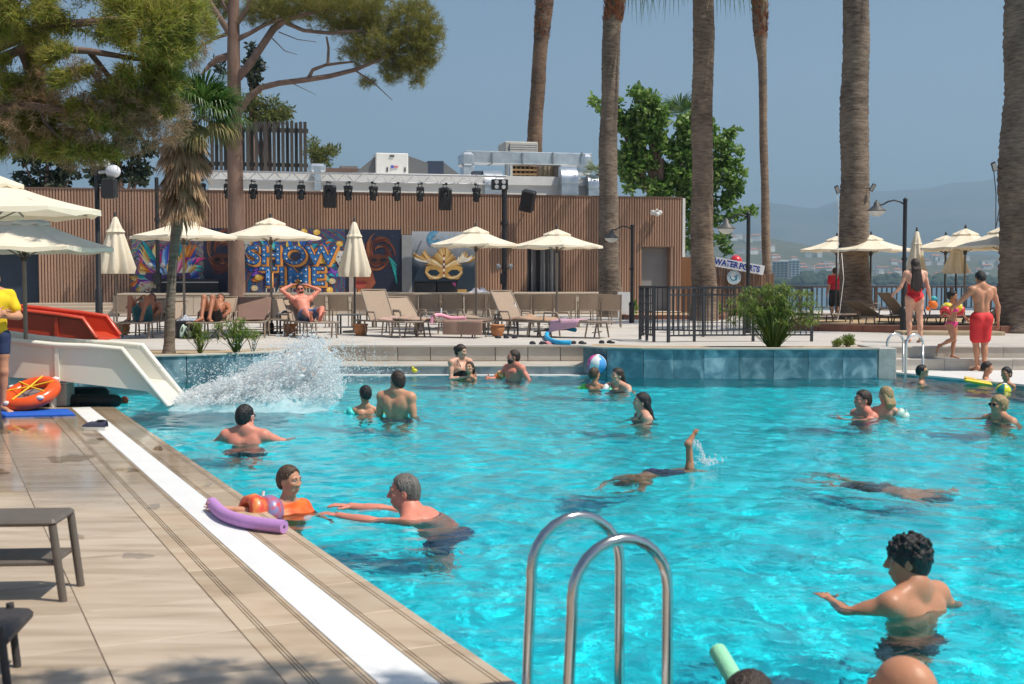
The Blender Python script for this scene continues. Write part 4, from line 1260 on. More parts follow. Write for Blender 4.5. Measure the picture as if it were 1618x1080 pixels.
M_pineA = leaf_mat('pine_needles_near', [(.15, .175, .03), (.27, .30, .04), (.40, .40, .06), (.38, .30, .11), (.32, .35, .05)], .5)
M_pinebrown = leaf_mat('dead_needles', [(.24, .15, .08), (.38, .25, .135), (.48, .34, .20)], .35)
M_pineB = leaf_mat('pine_needles', [(.12, .14, .025), (.20, .22, .04), (.30, .28, .06), (.32, .25, .10)], .45)

def near_pine():
    Y = 15.0
    t = thing('pine_tree', 'large pine overhanging the top left corner with brown tinged needles', 'pine tree', (-9.5, Y + 1.0, 0))
    rng = np.random.RandomState(21)
    base = Vector((-9.5, Y + 1.0, 0))
    def rel(p): return Vector(p) - base
    mb = MB(); mb.tube([(0, 0, 0), (.05, 0, 1.5), (-.05, 0, 3.2), (.1, 0, 5.4), (0, 0, 7.6)], [.30, .25, .22, .18, .08], 12); mb.build('trunk', M_pinebark, t)
    br = [[(-180, 190), (-60, 120), (40, 75), (140, 80), (230, 95)], [(-180, 150), (-40, 90), (80, 40), (190, 30), (300, 60)], [(-180, 230), (-60, 190), (30, 165), (120, 175), (210, 180)],
          [(30, 75), (50, 130), (70, 190), (95, 220)], [(140, 80), (180, 130), (200, 180), (220, 215)], [(-180, 80), (-60, 20), (60, -20), (200, -30)], [(120, 175), (150, 205), (165, 235)]]
    for b in br:
        mb = MB(); n = len(b); pts = [rel(dp(x, y, Y + .25*math.sin(i*1.7))) for i, (x, y) in enumerate(b)]
        r0 = .075 if b[0][0] < -100 else .03
        mb.tube(pts, [r0 * (1 - .75*i/(n-1)) + .008 for i in range(n)], 7); mb.build('branch', M_branch, t)
    lobes = [(25, 20, 80, 55), (140, 10, 90, 60), (235, 40, 70, 70), (290, 55, 38, 70), (265, 25, 60, 45), (20, 120, 45, 45), (55, 185, 66, 48), (165, 185, 60, 45), (225, 125, 60, 52), (130, 235, 55, 24),
             (195, 170, 50, 40), (15, 215, 45, 32), (258, 130, 40, 52), (90, 215, 60, 26), (110, 105, 45, 28), (60, 70, 40, 26)]
    C = []; O = []
    for (x, y, rx, ry) in lobes:
        c, r = px_lobe(x, y, rx, ry, Y + rng.uniform(-.5, .5))
        n = int(rx * ry / 17) + 10
        q = shell_points(rng, c, r * .92, max(5, n // 11), .45)          # twigs first, tufts round each twig
        p = q[rng.randint(0, len(q), n)] + rng.normal(size=(n, 3)) * r * .13; C.append(p); o = (p - c); O.append(o / np.linalg.norm(o, axis=1, keepdims=True))
    C = np.concatenate(C); O = np.concatenate(O)
    V, F = needles_np(rng, C, .13, .0064, 34, .15, O)
    V = V - np.array(base); np_mesh('crown', V, F, M_pineA, t, False)
    C = []; O = []
    for (x, y, rx, ry) in [(60, 190, 70, 52), (165, 195, 62, 48), (255, 190, 48, 40), (225, 215, 45, 30), (200, 165, 55, 45), (130, 245, 48, 22), (312, 60, 18, 50), (40, 15, 50, 40), (120, 130, 70, 40)]:
        c, r = px_lobe(x, y, rx, ry, Y - .1)
        p = shell_points(rng, c, r, int(rx * ry / 32) + 6, .4); C.append(p); o = p - c; O.append(o / np.linalg.norm(o, axis=1, keepdims=True))
    C = np.concatenate(C); O = np.concatenate(O)
    V, F = needles_np(rng, C, .10, .0038, 34, -.25, O)
    np_mesh('dry_foliage', V - np.array(base), F, M_pinebrown, t, False)
near_pine()
def stage_pine():
    Y = 41.0; g = gp(372, 470, DECK); base = Vector((dp(373, 465, Y).x, Y, DECK))
    t = thing('pine_tree', 'tall pine with leaning limbs rising in front of the show time banner', 'pine tree', base)
    rng = np.random.RandomState(31)
    k = Y / F_PX
    def path(pts, w, name, mat, n=9, jit=.25):
        mb = MB(); P = []
        for i, (x, y) in enumerate(pts):
            P.append(dp(x, y, Y + (rng.uniform(-jit, jit) if i else 0)) - base)
        mb.tube(P, [q * k / 2 for q in w], n); mb.build(name, mat, t)
    path([(374, 500), (374, 440), (373, 380), (372, 300), (371, 230), (370, 150), (369, 80), (369, 10), (372, -60)], [30, 27, 26, 25, 24, 22, 20, 18, 10], 'trunk', M_pinebark, 14, .05)
    for (pts, w) in (([(378, 175), (392, 155), (412, 138), (440, 131), (480, 126), (520, 120), (560, 110), (590, 98), (613, 87), (650, 70)], [12, 11, 10, 9, 9, 8, 7, 5, 4, 2]),
                     ([(376, 122), (395, 100), (415, 70), (432, 45), (452, 30), (480, 22), (505, 18), (540, 10)], [14, 13, 12, 12, 10, 7, 5, 3]),
                     ([(452, 36), (480, 48), (520, 52), (560, 49), (600, 50), (640, 40)], [7, 6, 6, 5, 4, 2]),
                     ([(488, 122), (494, 110), (515, 102), (540, 99), (560, 97)], [6, 6, 5, 4, 3]), ([(518, 102), (519, 75), (516, 58)], [5, 4, 3]),
                     ([(374, 62), (395, 52), (420, 38), (445, 28)], [9, 7, 6, 5]), ([(362, 50), (345, 25), (330, 0), (322, -30)], [12, 9, 8, 7]), ([(362, 52), (340, 60), (322, 70), (300, 85)], [7, 5, 4, 3]),
                     ([(362, 88), (345, 92), (332, 102), (318, 118)], [13, 11, 8, 3]), ([(372, 40), (390, 15), (400, -20)], [9, 7, 5]), ([(365, 20), (352, 5), (345, -25)], [8, 6, 4]),
                     ([(612, 88), (640, 100), (655, 108)], [2, 2, 1]), ([(575, 60), (600, 85), (625, 95)], [2, 2, 1]), ([(560, 110), (590, 130), (620, 158)], [3, 2, 1]), ([(455, 128), (480, 140), (500, 150)], [1.5, 1, .6]),
                     ([(430, 60), (450, 80), (470, 86)], [2, 1.4, .8]), ([(440, 50), (470, 62), (500, 66)], [2, 1.4, .8])):
        path(pts, w, 'branch', M_branch, 7)
    lobes = [(470, 8, 70, 24), (540, 18, 70, 34), (600, 22, 62, 34), (655, 40, 48, 36), (675, 62, 30, 40), (640, 80, 50, 34), (600, 70, 45, 28), (570, 85, 36, 22), (660, 100, 28, 22), (420, 8, 40, 22), (400, 22, 24, 18), (348, 12, 28, 22),
             (660, 128, 13, 13), (578, 128, 14, 8), (618, 124, 14, 7), (560, 45, 50, 22), (625, 108, 30, 16), (440, 22, 34, 18), (330, 40, 14, 18), (655, 12, 30, 14), (520, -5, 90, 22)]
    C = []; O = []
    for (x, y, rx, ry) in lobes:
        c, r = px_lobe(x, y, rx, ry, Y + rng.uniform(-.7, .7), max(.5, rx*k*.8))
        n = int(rx * ry / 8) + 8
        p = shell_points(rng, c, r, n, .2); C.append(p); o = p - c; O.append(o / np.linalg.norm(o, axis=1, keepdims=True))
    C = np.concatenate(C); O = np.concatenate(O)
    V, F = needles_np(rng, C, .20, .0085, 26, .2, O * .4)
    np_mesh('crown', V - np.array(base), F, M_pineB, t, False)
stage_pine()

def leafy_tree(name, label, lobes, Y, mat, leaf, dens, trunk=None, aspect=.5, inner=.4, cat='tree', tw=.25, z0=None, ddepth=None, limbs=()):
    k = Y / F_PX; rng = np.random.RandomState(int(lobes[0][0]) + 3)
    bx = trunk[0] if trunk else lobes[0][0]
    base = Vector((dp(bx, 400, Y).x, Y, DECK if z0 is None else z0))
    t = thing(name, label, cat, base)
    top = dp(trunk[0] if trunk else lobes[0][0], trunk[1] if trunk else lobes[0][1], Y) - base
    mb = MB(); mb.tube([(0, 0, 0), (top.x*.3 + .05, .05, top.z*.4), (top.x*.7, -.05, top.z*.75), top], [tw, tw*.85, tw*.65, tw*.3], 9); mb.build('trunk', M_pinebark, t)
    for (x, y, rx, ry) in lobes[:6]:
        e = dp(x, y, Y) - base; s = Vector((top.x*.5, 0, top.z*.6)); mb = MB()
        mb.tube([s, (s + e)/2 + Vector((0, .1, -.1)), e], [tw*.4, tw*.28, tw*.08], 6); mb.build('limb', M_pinebark, t)
    P = []
    for (x, y, rx, ry) in lobes:
        c, r = px_lobe(x, y, rx, ry, Y + rng.uniform(-.4, .4), ddepth or max(.6, rx * k * .8))
        P.append(shell_points(rng, c, r, int(rx * ry * dens) + 12, inner))
    P = np.concatenate(P)
    V, F = leaves_np(rng, P, leaf, aspect, ((0, -.3, .2), .25))
    np_mesh('crown', V - np.array(base), F, mat, t, False)
    return t
M_ficus = leaf_mat('ficus_leaves', [(.07, .14, .025), (.12, .24, .04), (.18, .32, .06), (.32, .42, .13), (.09, .18, .03)], .45, .4)
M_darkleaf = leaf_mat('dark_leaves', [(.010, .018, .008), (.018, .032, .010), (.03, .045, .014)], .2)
M_backpine = leaf_mat('background_pine', [(.07, .095, .02), (.13, .155, .03), (.20, .20, .05)], .4)
def ficus_lobes():
    r = random.Random(2); out = []
    big = [(1000, 178, 42, 36), (1055, 205, 62, 46), (1035, 262, 66, 46), (1115, 232, 44, 44), (1008, 232, 34, 50), (1092, 290, 44, 44), (1142, 282, 30, 34), (1060, 310, 60, 30)]
    for (x, y, rx, ry) in big:
        for k in range(int(rx * ry / 95)):
            a = r.uniform(0, 6.28); q = math.sqrt(r.random())
            out.append((x + rx*q*math.cos(a), y + ry*q*math.sin(a), r.uniform(9, 17), r.uniform(8, 14)))
    out += [(938, 158, 9, 9), (948, 167, 10, 9), (958, 176, 9, 8), (1150, 213, 14, 10), (1158, 208, 10, 8), (1162, 300, 13, 12), (1172, 274, 10, 9), (1178, 335, 12, 8), (1190, 332, 9, 6), (1160, 340, 14, 10), (1112, 365, 18, 26), (1140, 376, 15, 14), (1128, 345, 16, 16), (1148, 396, 9, 9), (1118, 398, 10, 14), (1100, 350, 20, 30), (1090, 385, 16, 16), (1168, 240, 8, 8), (1150, 320, 14, 12)]
    return out
leafy_tree('broadleaf_tree', 'bushy glossy green tree behind the right end of the brown building', ficus_lobes(), 56.0, M_ficus,   .23, .72, (1045, 250), .62, .12, tw=.4)
def lobes_in(boxes, seed, rr=(9, 16)):
    r = random.Random(seed); out = []
    for (x0, y0, x1, y1, n) in boxes:
        for _ in range(n): out.append((r.uniform(x0, x1), r.uniform(y0, y1), r.uniform(*rr), r.uniform(rr[0]*.8, rr[1]*.8)))
    return out
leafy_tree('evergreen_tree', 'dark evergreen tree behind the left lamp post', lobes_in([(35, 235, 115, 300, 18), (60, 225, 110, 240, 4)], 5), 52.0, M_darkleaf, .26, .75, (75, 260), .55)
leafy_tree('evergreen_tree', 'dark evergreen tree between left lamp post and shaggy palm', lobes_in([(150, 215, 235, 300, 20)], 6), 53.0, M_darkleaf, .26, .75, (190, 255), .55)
leafy_tree('cypress_tree', 'narrow dark cypress tip behind the pine trunk', [(398, 82, 7, 14), (402, 96, 10, 12), (408, 106, 11, 9), (398, 118, 12, 12), (404, 132, 9, 10), (394, 105, 8, 14), (345, 100, 8, 10), (350, 112, 7, 8)], 62.0, M_darkleaf, .26, 1.1, (398, 100), .5)
leafy_tree('pine_tree', 'rounded yellow green pine crown just right of the pine trunk', lobes_in([(390, 150, 425, 200, 7), (415, 158, 455, 196, 12)], 8, (10, 17)), 60.0, M_backpine, .22, 1.0, (425, 175), .3, cat='pine tree')
leafy_tree('pine_tree', 'small green pine top at right end of the slat screen', lobes_in([(490, 220, 508, 262, 6), (508, 236, 532, 264, 6)], 9, (8, 13)), 58.0, M_backpine, .20, 1.2, (505, 245), .3, cat='pine tree')

# ---- palms
def palm_bark(name, c1, c2, ring=14.0):
    m, nt, b = new_mat(name)
    N = nt.nodes.new; L = nt.links.new
    tc = N('ShaderNodeTexCoord')
    mp = N('ShaderNodeMapping'); mp.inputs['Scale'].default_value = (2.2, 2.2, 11.0); L(tc.outputs['Object'], mp.inputs[0])
    n1 = N('ShaderNodeTexNoise'); n1.inputs['Scale'].default_value = 2.0; n1.inputs['Detail'].default_value = 7; n1.inputs['Roughness'].default_value = .65; L(mp.outputs[0], n1.inputs['Vector'])
    n2 = N('ShaderNodeTexNoise'); n2.inputs['Scale'].default_value = 1.1; n2.inputs['Detail'].default_value = 3; L(tc.outputs['Object'], n2.inputs['Vector'])
    cr = N('ShaderNodeValToRGB'); e = cr.color_ramp.elements; e[0].position = .32; e[0].color = _rgb(c1); e[1].position = .68; e[1].color = _rgb(c2)
    mx = N('ShaderNodeMath'); mx.operation = 'MULTIPLY_ADD'; mx.inputs[1].default_value = .75; L(n2.outputs[0], mx.inputs[0]); L(n1.outputs[0], mx.inputs[2])
    sb = N('ShaderNodeMath'); sb.operation = 'SUBTRACT'; sb.inputs[1].default_value = .375; L(mx.outputs[0], sb.inputs[0])
    L(sb.outputs[0], cr.inputs[0]); L(cr.outputs[0], b.inputs['Base Color']); b.inputs['Roughness'].default_value = .9
    bp = N('ShaderNodeBump'); bp.inputs['Strength'].default_value = .9; bp.inputs['Distance'].default_value = .03; L(n1.outputs[0], bp.inputs['Height']); L(bp.outputs[0], b.inputs['Normal'])
    return m
M_palm1 = palm_bark('palm_bark_grey', (.085, .062, .047), (.26, .20, .15))
M_palm3 = palm_bark('palm_bark_warm', (.10, .068, .048), (.30, .215, .15))
M_palm2 = palm_bark('palm_bark_brown', (.075, .045, .030), (.24, .15, .095))
M_husk = leaf_mat('palm_boot_husk', [(.10, .035, .018), (.22, .08, .035), (.32, .13, .06)], .15, .8)
M_deadfan = leaf_mat('dead_palm_leaf', [(.24, .14, .07), (.42, .265, .145), (.56, .39, .235)], .3, .8)
M_greenfan = leaf_mat('palm_leaf', [(.03, .075, .010), (.05, .12, .018), (.09, .17, .03), (.13, .20, .05)], .3, .45)
def trunk_mesh(pts, rad, rng, ring=.075, n=20):
    """ringed palm stem through pts with radii, small ridges like old leaf scars"""
    P = [np.array(p) for p in pts]
    zs = np.array([p[2] for p in P]); H = zs[-1] - zs[0]; m = max(8, int(H / ring))
    V = []; ph = rng.uniform(0, 6.28)
    for i in range(m + 1):
        z = zs[0] + H * i / m
        x = np.interp(z, zs, [p[0] for p in P]); y = np.interp(z, zs, [p[1] for p in P]); r = np.interp(z, zs, rad)
        x += .012*r*5*math.sin(z*1.7+ph); rr = r * (1 + (.018 if i % 2 else -.012) + rng.uniform(-.022, .022) + .025*math.sin(z*2.3 + ph) + .018*math.sin(z*.9 + 2*ph))
        for k in range(n):
            a = 2*math.pi*k/n; q = rr * (1 + rng.uniform(-.022, .022))
            V.append((x + q*math.cos(a), y + q*math.sin(a), z + rng.uniform(-.008, .008)))
    i = np.arange(m)[:, None]*n; k = np.arange(n)[None]
    F = np.stack([i + k, i + (k+1) % n, i + n + (k+1) % n, i + n + k], -1).reshape(-1, 4)
    return V, F
def fan_leaf(rng, base, d, length, petiole, spread, nseg, droop, width=.03, fold=.3):
    """costapalmate leaf: petiole plus pointed segments drooping at their tips"""
    V = []; F = []
    d = np.array(d) / np.linalg.norm(d); hub = np.array(base) + d * petiole
    side = np.cross(d, (0, 0, 1)); 
    if np.linalg.norm(side) < .1: side = np.array([1.0, 0, 0])
    side /= np.linalg.norm(side); nrm = np.cross(side, d)
    def quad(a, b, c, e):
        o = len(V); V.extend([a, b, c, e]); F.append((o, o+1, o+2, o+3))
    quad(base - side*.014, base + side*.014, hub + side*.010, hub - side*.010)
    for i in range(nseg):
        a = (i / (nseg - 1) - .5) * 2 * spread + rng.uniform(-.04, .04)
        dd = d*math.cos(a) + side*math.sin(a) - nrm * fold * abs(math.sin(a)) * .6
        L = length * (1 - .28*abs(a)/max(spread, .01)) * rng.uniform(.88, 1.08)
        w = width * rng.uniform(.8, 1.2); sd = np.cross(dd, nrm); sd /= np.linalg.norm(sd)
        p1 = hub + dd*L*.55; p2 = hub + dd*L*.85 - np.array([0, 0, droop*L*.22]); p3 = hub + dd*L - np.array([0, 0, droop*L*.6])
        o = len(V)
        V.extend([hub, p1 - sd*w*.5 , p1 + sd*w*.5, p2 - sd*w*.3, p2 + sd*w*.3, p3])
        F.append((o, o+1, o+2, o)); F.append((o+1, o+3, o+4, o+2)); F.append((o+3, o+5, o+4, o+3))
    return V, F
def merge_fans(fans, name, mat, parent, base):
    V = []; F = []
    for v, f in fans:
        o = len(V); V.extend(v); F.extend([tuple(i + o for i in q) for q in f])
    me = bpy.data.meshes.new(name)
    tri = []
    for q in F:
        q2 = []
        for i in q:
            if i not in q2: q2.append(i)
        tri.append(tuple(q2))
    b = np.array(base)
    me.from_pydata([tuple(np.array(v) - b) for v in V], [], tri); me.update(); me.materials.append(mat)
    return link(name, me, parent)
def tall_palm(label, cl, Y, mat, z0, crown=None, husk=None, skirt=0, seed=1, lean=0):
    """cl = [(px, py, width px)] from foot to top"""
    k = Y / F_PX; rng = np.random.RandomState(seed)
    foot = dp(cl[0][0], cl[0][1], Y); base = Vector((foot.x, Y, z0))
    t = thing('palm_tree', label, 'palm tree', base)
    pts = [dp(x, y, Y) - base for (x, y, w) in cl]; pts[0].z = -.05
    V, F = trunk_mesh([tuple(p) for p in pts], [w*k/2 for (_, _, w) in cl], rng)
    np_mesh('trunk', V, F, mat, t)
    top = pts[-1]; tr = cl[-1][2]*k/2
    if husk:
        # old leaf bases round the top of the stem
        zs = [p.z for p in pts]; z_lo = (dp(cl[-1][0], husk, Y) - base).z; n = 700
        P = []; 
        V = []; F = []
        for i in range(n):
            z = rng.uniform(z_lo, top.z); a = rng.uniform(0, 6.28)
            x = np.interp(z, zs, [p.x for p in pts]); r = np.interp(z, zs, [w*k/2 for (_, _, w) in cl])
            o = np.array([math.cos(a), math.sin(a), 0]); sd = np.array([-math.sin(a), math.cos(a), 0]); c = np.array([x, 0, z]) + o*r*.96
            up = np.array([0, 0, 1.0]); L = rng.uniform(.10, .22); w = rng.uniform(.03, .06); oo = rng.uniform(.03, .09)
            b = len(V); V += [c - sd*w, c + sd*w, c + up*L + o*oo + sd*w*.4, c + up*L + o*oo - sd*w*.4]; F.append((b, b+1, b+2, b+3))
        np_mesh('leaf_bases', V, F, M_husk, t, False)
    if crown:
        n, L = crown; fans = []
        T = np.array(base) + np.array(top) + np.array([0, 0, .25])
        for i in range(n):
            a = 2.4*i + rng.uniform(-.3, .3); el = rng.uniform(-.55, 1.2)
            d = (math.cos(a)*math.cos(el), math.sin(a)*math.cos(el), math.sin(el))
            fans.append(fan_leaf(rng, T, d, L*rng.uniform(.85, 1.1), L*rng.uniform(.8, 1.15), 1.5, 26, .9 + .6*(el < .2), .045))
        merge_fans(fans, 'crown', M_greenfan, t, base)
        mb = MB(); mb.tube([top, top + Vector((0, 0, .6))], [tr, tr*.4], 12); mb.build('crown_shaft', mat, t)
    if skirt:
        fans = []
        for i in range(skirt):
            a = rng.uniform(0, 6.28); z = rng.uniform(-.1, .5)
            T = np.array(base) + np.array(top) + np.array([math.cos(a)*tr, math.sin(a)*tr, z])
            d = (math.cos(a)*.55, math.sin(a)*.55, -.85)
            fans.append(fan_leaf(rng, T, d, .75, .25, .5, 14, .3, .05))
        merge_fans(fans, 'dead_skirt', M_deadfan, t, base)
    return t
tall_palm('leaning brown palm trunk behind the building roof', [(836, 460, 26), (838, 330, 25), (841, 300, 23), (846.5, 194, 23), (851, 111, 22.5), (856, 61, 24), (860, 0, 28), (866, -170, 30)], 54.0, M_palm2, DECK, (20, 1.5), 62, 0, 3)
tall_palm('grey palm trunk with orange husk top standing before the building', [(965, 515, 42), (965, 470, 39), (963, 430, 34), (960.5, 300, 29.5), (962, 194, 27), (964, 111, 27.5), (968, 36, 30), (972, 0, 31), (976, -75, 33)], 40.0, M_palm1, DECK, (26, 1.45), 36, 0, 5)
tall_palm('thick grey palm trunk right of the building, behind black railing', [(1112, 515, 44), (1112, 455, 40), (1110, 380, 36), (1109, 300, 34), (1110, 150, 33), (1112, 0, 32.5), (1113, -85, 33)], 36.0, M_palm3, DECK, (24, 1.35), None, 9, 7)
tall_palm('slim palm trunk beside the water sports hut', [(1213, 478, 16), (1212, 440, 14), (1208.5, 300, 13), (1206, 190, 12.5), (1204.5, 100, 13), (1202, 60, 20), (1201, 20, 24), (1199, -20, 26), (1197, -150, 22)], 45.0, M_palm3, DECK, (18, 1.2), 62, 0, 9)
tall_palm('massive grey palm trunk with floodlights and cable near lamp post', [(1352, 517, 60), (1352, 500, 54), (1351, 460, 49), (1350, 400, 47), (1349.5, 300, 45), (1351, 150, 42), (1352.5, 0, 39), (1355, -230, 38)], 33.0, M_palm1, DECK, (24, 1.4), None, 0, 11)
tall_palm('massive dark palm trunk at the right picture edge', [(1617, 530, 92), (1617, 510, 84), (1617, 480, 79), (1619, 300, 76), (1624, 150, 74), (1628, 0, 72), (1634, -260, 70)], 27.5, M_palm1, DECK, (24, 1.4), None, 0, 13)
def shaggy_palm():
    Y = 19.9; rng = np.random.RandomState(17); k = Y / F_PX
    foot = dp(266, 557, Y); base = Vector((foot.x, Y, .37))
    t = thing('fan_palm', 'young fan palm with shaggy brown skirt growing in the left planter', 'palm tree', base)
    cl = [(266, 560, 22), (267, 545, 17), (270, 470, 15), (273, 420, 15), (278, 370, 16), (283, 330, 20), (290, 260, 24), (300, 190, 22)]
    V, F = trunk_mesh([tuple(dp(x, y, Y) - base) for (x, y, w) in cl], [w*k/2 for (_, _, w) in cl], rng, .05, 16)
    np_mesh('trunk', V, F, palm_bark('young_palm_bark', (.12, .09, .065), (.27, .22, .17)), t)
    # skirt of dead leaves
    fans = []
    for i in range(95):
        z = rng.uniform(0, 1); px = 286 + (1-z)*rng.uniform(-6, 6) + z*8; py = 300 - z*112
        a = rng.uniform(0, 6.28); c = np.array(dp(px, py, Y)) + np.array([math.cos(a), math.sin(a), 0]) * .08
        o = .46 + .30*z
        d = (math.cos(a)*o, math.sin(a)*o, -.9 + .15*z)
        fans.append(fan_leaf(rng, c, d, rng.uniform(.42, .64), rng.uniform(.12, .26), .42, 16, .15, .030, .5))
    merge_fans(fans, 'dead_skirt', M_deadfan, t, base)
    fans = []
    T = np.array(dp(318, 182, Y))
    for i in range(34):
        a = 2.4*i; el = .1 + 1.3*(i/34.0)
        d = np.array([math.cos(a)*math.cos(el) + .35, math.sin(a)*math.cos(el), math.sin(el) - .15*(i % 3 == 0)])
        fans.append(fan_leaf(rng, T, d, rng.uniform(.48, .66), rng.uniform(.18, .45), 1.35, 24, .35 + .5*(el < .5), .030))
    merge_fans(fans, 'green_fronds', M_greenfan, t, base)
    fans = []
    for i in range(12):
        a = rng.uniform(0, 6.28); d = (math.cos(a)*.8 + .2, math.sin(a)*.8, -.35 + rng.uniform(-.2, .25))
        fans.append(fan_leaf(rng, T - np.array([0, 0, .03]), d, .5, .25, .9, 20, .9, .028))
    merge_fans(fans, 'yellowing_fronds', leaf_mat('yellowing_leaf', [(.20, .18, .05), (.33, .26, .10), (.16, .17, .04)], .3), t, base)
shaggy_palm()
def back_palm():
    Y = 60.0; rng = np.random.RandomState(23); c = dp(1075, 190, Y); base = Vector((c.x, Y, DECK))
    t = thing('fan_palm', 'green fan palm tip poking above the bushy tree', 'palm tree', base)
    mb = MB(); mb.tube([(0, 0, 0), (0, 0, c.z - DECK)], [.28, .2], 10); mb.build('trunk', M_palm1, t)
    fans = [fan_leaf(rng, np.array(c), (math.cos(2.4*i)*math.cos(.1+i*.06), math.sin(2.4*i)*math.cos(.1+i*.06), math.sin(.1 + i*.06)), 1.1, .6, 1.2, 20, .3, .05) for i in range(20)]
    merge_fans(fans, 'crown', M_greenfan, t, base)
    c = dp(945, 275, 49.5); base = Vector((c.x, 49.5, DECK))
    t = thing('fan_palm', 'pale palm fronds showing left of the grey palm trunk at roof level', 'palm tree', base)
    mb = MB(); mb.tube([(0, 0, 0), (0, 0, c.z - DECK)], [.16, .12], 8); mb.build('trunk', M_palm1, t)
    fans = [fan_leaf(rng, np.array(c), (math.cos(2.4*i)*math.cos(i*.07), math.sin(2.4*i)*math.cos(i*.07), math.sin(i*.07)), .6, .3, 1.2, 18, .3, .035) for i in range(14)]
    merge_fans(fans, 'crown', leaf_mat('pale_fan', [(.16, .22, .08), (.3, .34, .18)], .3), t, base)
back_palm()
# ---- papyrus and shrubs
M_papyrus = leaf_mat('papyrus', [(.07, .14, .02), (.13, .23, .03), (.22, .30, .05), (.34, .32, .12)], .45)
def papyrus(px, py, Y, h, spread, n, label, seed, z0):
    rng = np.random.RandomState(seed); base = dp(px, py, Y); base.z = z0
    t = thing('papyrus_plant', label, 'plant', base)
    V = []; F = []; W = []; G = []
    for i in range(n):
        a = rng.uniform(0, 6.28); q = rng.uniform(.1, 1) * spread; hh = h * rng.uniform(.45, 1.0) * (1 - .25*q/spread)
        f = np.array([math.cos(a)*.12*spread*rng.rand(), math.sin(a)*.12*spread*rng.rand(), 0]); top = np.array([math.cos(a)*q, math.sin(a)*q*.8, hh]); mid = f*.4 + top*.45 + np.array([0, 0, hh*.12])
        sd = np.array([-math.sin(a), math.cos(a), 0]) * .006
        sx = np.array([.006, 0, 0])
        for s_ in (sd, sx):
            o = len(V); V += [f - s_, f + s_, mid + s_, mid - s_, top + s_*.6, top - s_*.6]; F += [(o, o+1, o+2, o+3), (o+3, o+2, o+4, o+5)]
        nr = 22
        for j in range(nr):
            b = rng.uniform(0, 6.28); el = rng.uniform(-.35, .9); L = rng.uniform(.10, .22) * min(1, h/.7)
            d = np.array([math.cos(b)*math.cos(el), math.sin(b)*math.cos(el), math.sin(el)]); s2 = np.cross(d, (0, 0, 1)); s2 = s2/np.linalg.norm(s2)*.0065
            e = top + d*L - np.array([0, 0, L*.25]); m_ = top + d*L*.5 + np.array([0, 0, L*.05])
            o = len(W); W += [top - s2*.4, top + s2*.4, m_ + s2, m_ - s2, e, e]; G += [(o, o+1, o+2, o+3), (o+3, o+2, o+4, o+5)]
    np_mesh('stems', V, F, M_papyrus, t, False); np_mesh('umbels', W, G, M_papyrus, t, False)
papyrus(1222, 547, 20.75, 1.16, .84, 210, 'large feathery papyrus clump in the right planter', 41, .42)
papyrus(316, 557, 19.7, .52, .30, 26, 'small papyrus beside the young palm in left planter', 42, .37)
papyrus(374, 556, 19.8, .62, .36, 40, 'green papyrus clump further right in left planter', 43, .37)
papyrus(400, 553, 20.2, .42, .22, 10, 'sparse papyrus sprig at right end of left planter', 44, .37)
def shrub(px, py, Y, r, label, seed, z0=DECK, mat=None):
    rng = np.random.RandomState(seed); b = dp(px, py, Y); b.z = z0
    t = thing('shrub', label, 'shrub', b)
    P = np.concatenate([shell_points(rng, (rng.uniform(-.5, .5)*r, rng.uniform(-.4, .4)*r, r*rng.uniform(.5, .9)), (r*.6, r*.6, r*.55), 120, .3) for _ in range(6)])
    V, F = leaves_np(rng, P, r*.26, .45, ((0, 0, 1), .3)); np_mesh('foliage', V, F, mat or M_papyrus, t, False)
    mb = MB(); mb.tube([(0, 0, 0), (0, 0, r*.7)], r*.07, 6); mb.build('stem', M_pinebark, t)
shrub(1338, 545, 20.9, .17, 'tiny round shrub on planter top near the pool ladder', 51, .42)
shrub(1324, 547, 20.8, .12, 'low green sprig left of the tiny round shrub', 56, .42)
shrub(989, 500, 39.0, .38, 'bright green bush beside the lamp post by the doorway', 52, DECK + .1, leaf_mat('bright_leaf', [(.05, .16, .01), (.09, .25, .02), (.15, .30, .05)], .35))
shrub(1126, 503, 38.0, .42, 'green strappy bush behind the railing at thick palm foot', 53, DECK)
shrub(1100, 500, 40.0, .30, 'dark low bush behind railing before the doorway', 54, DECK)
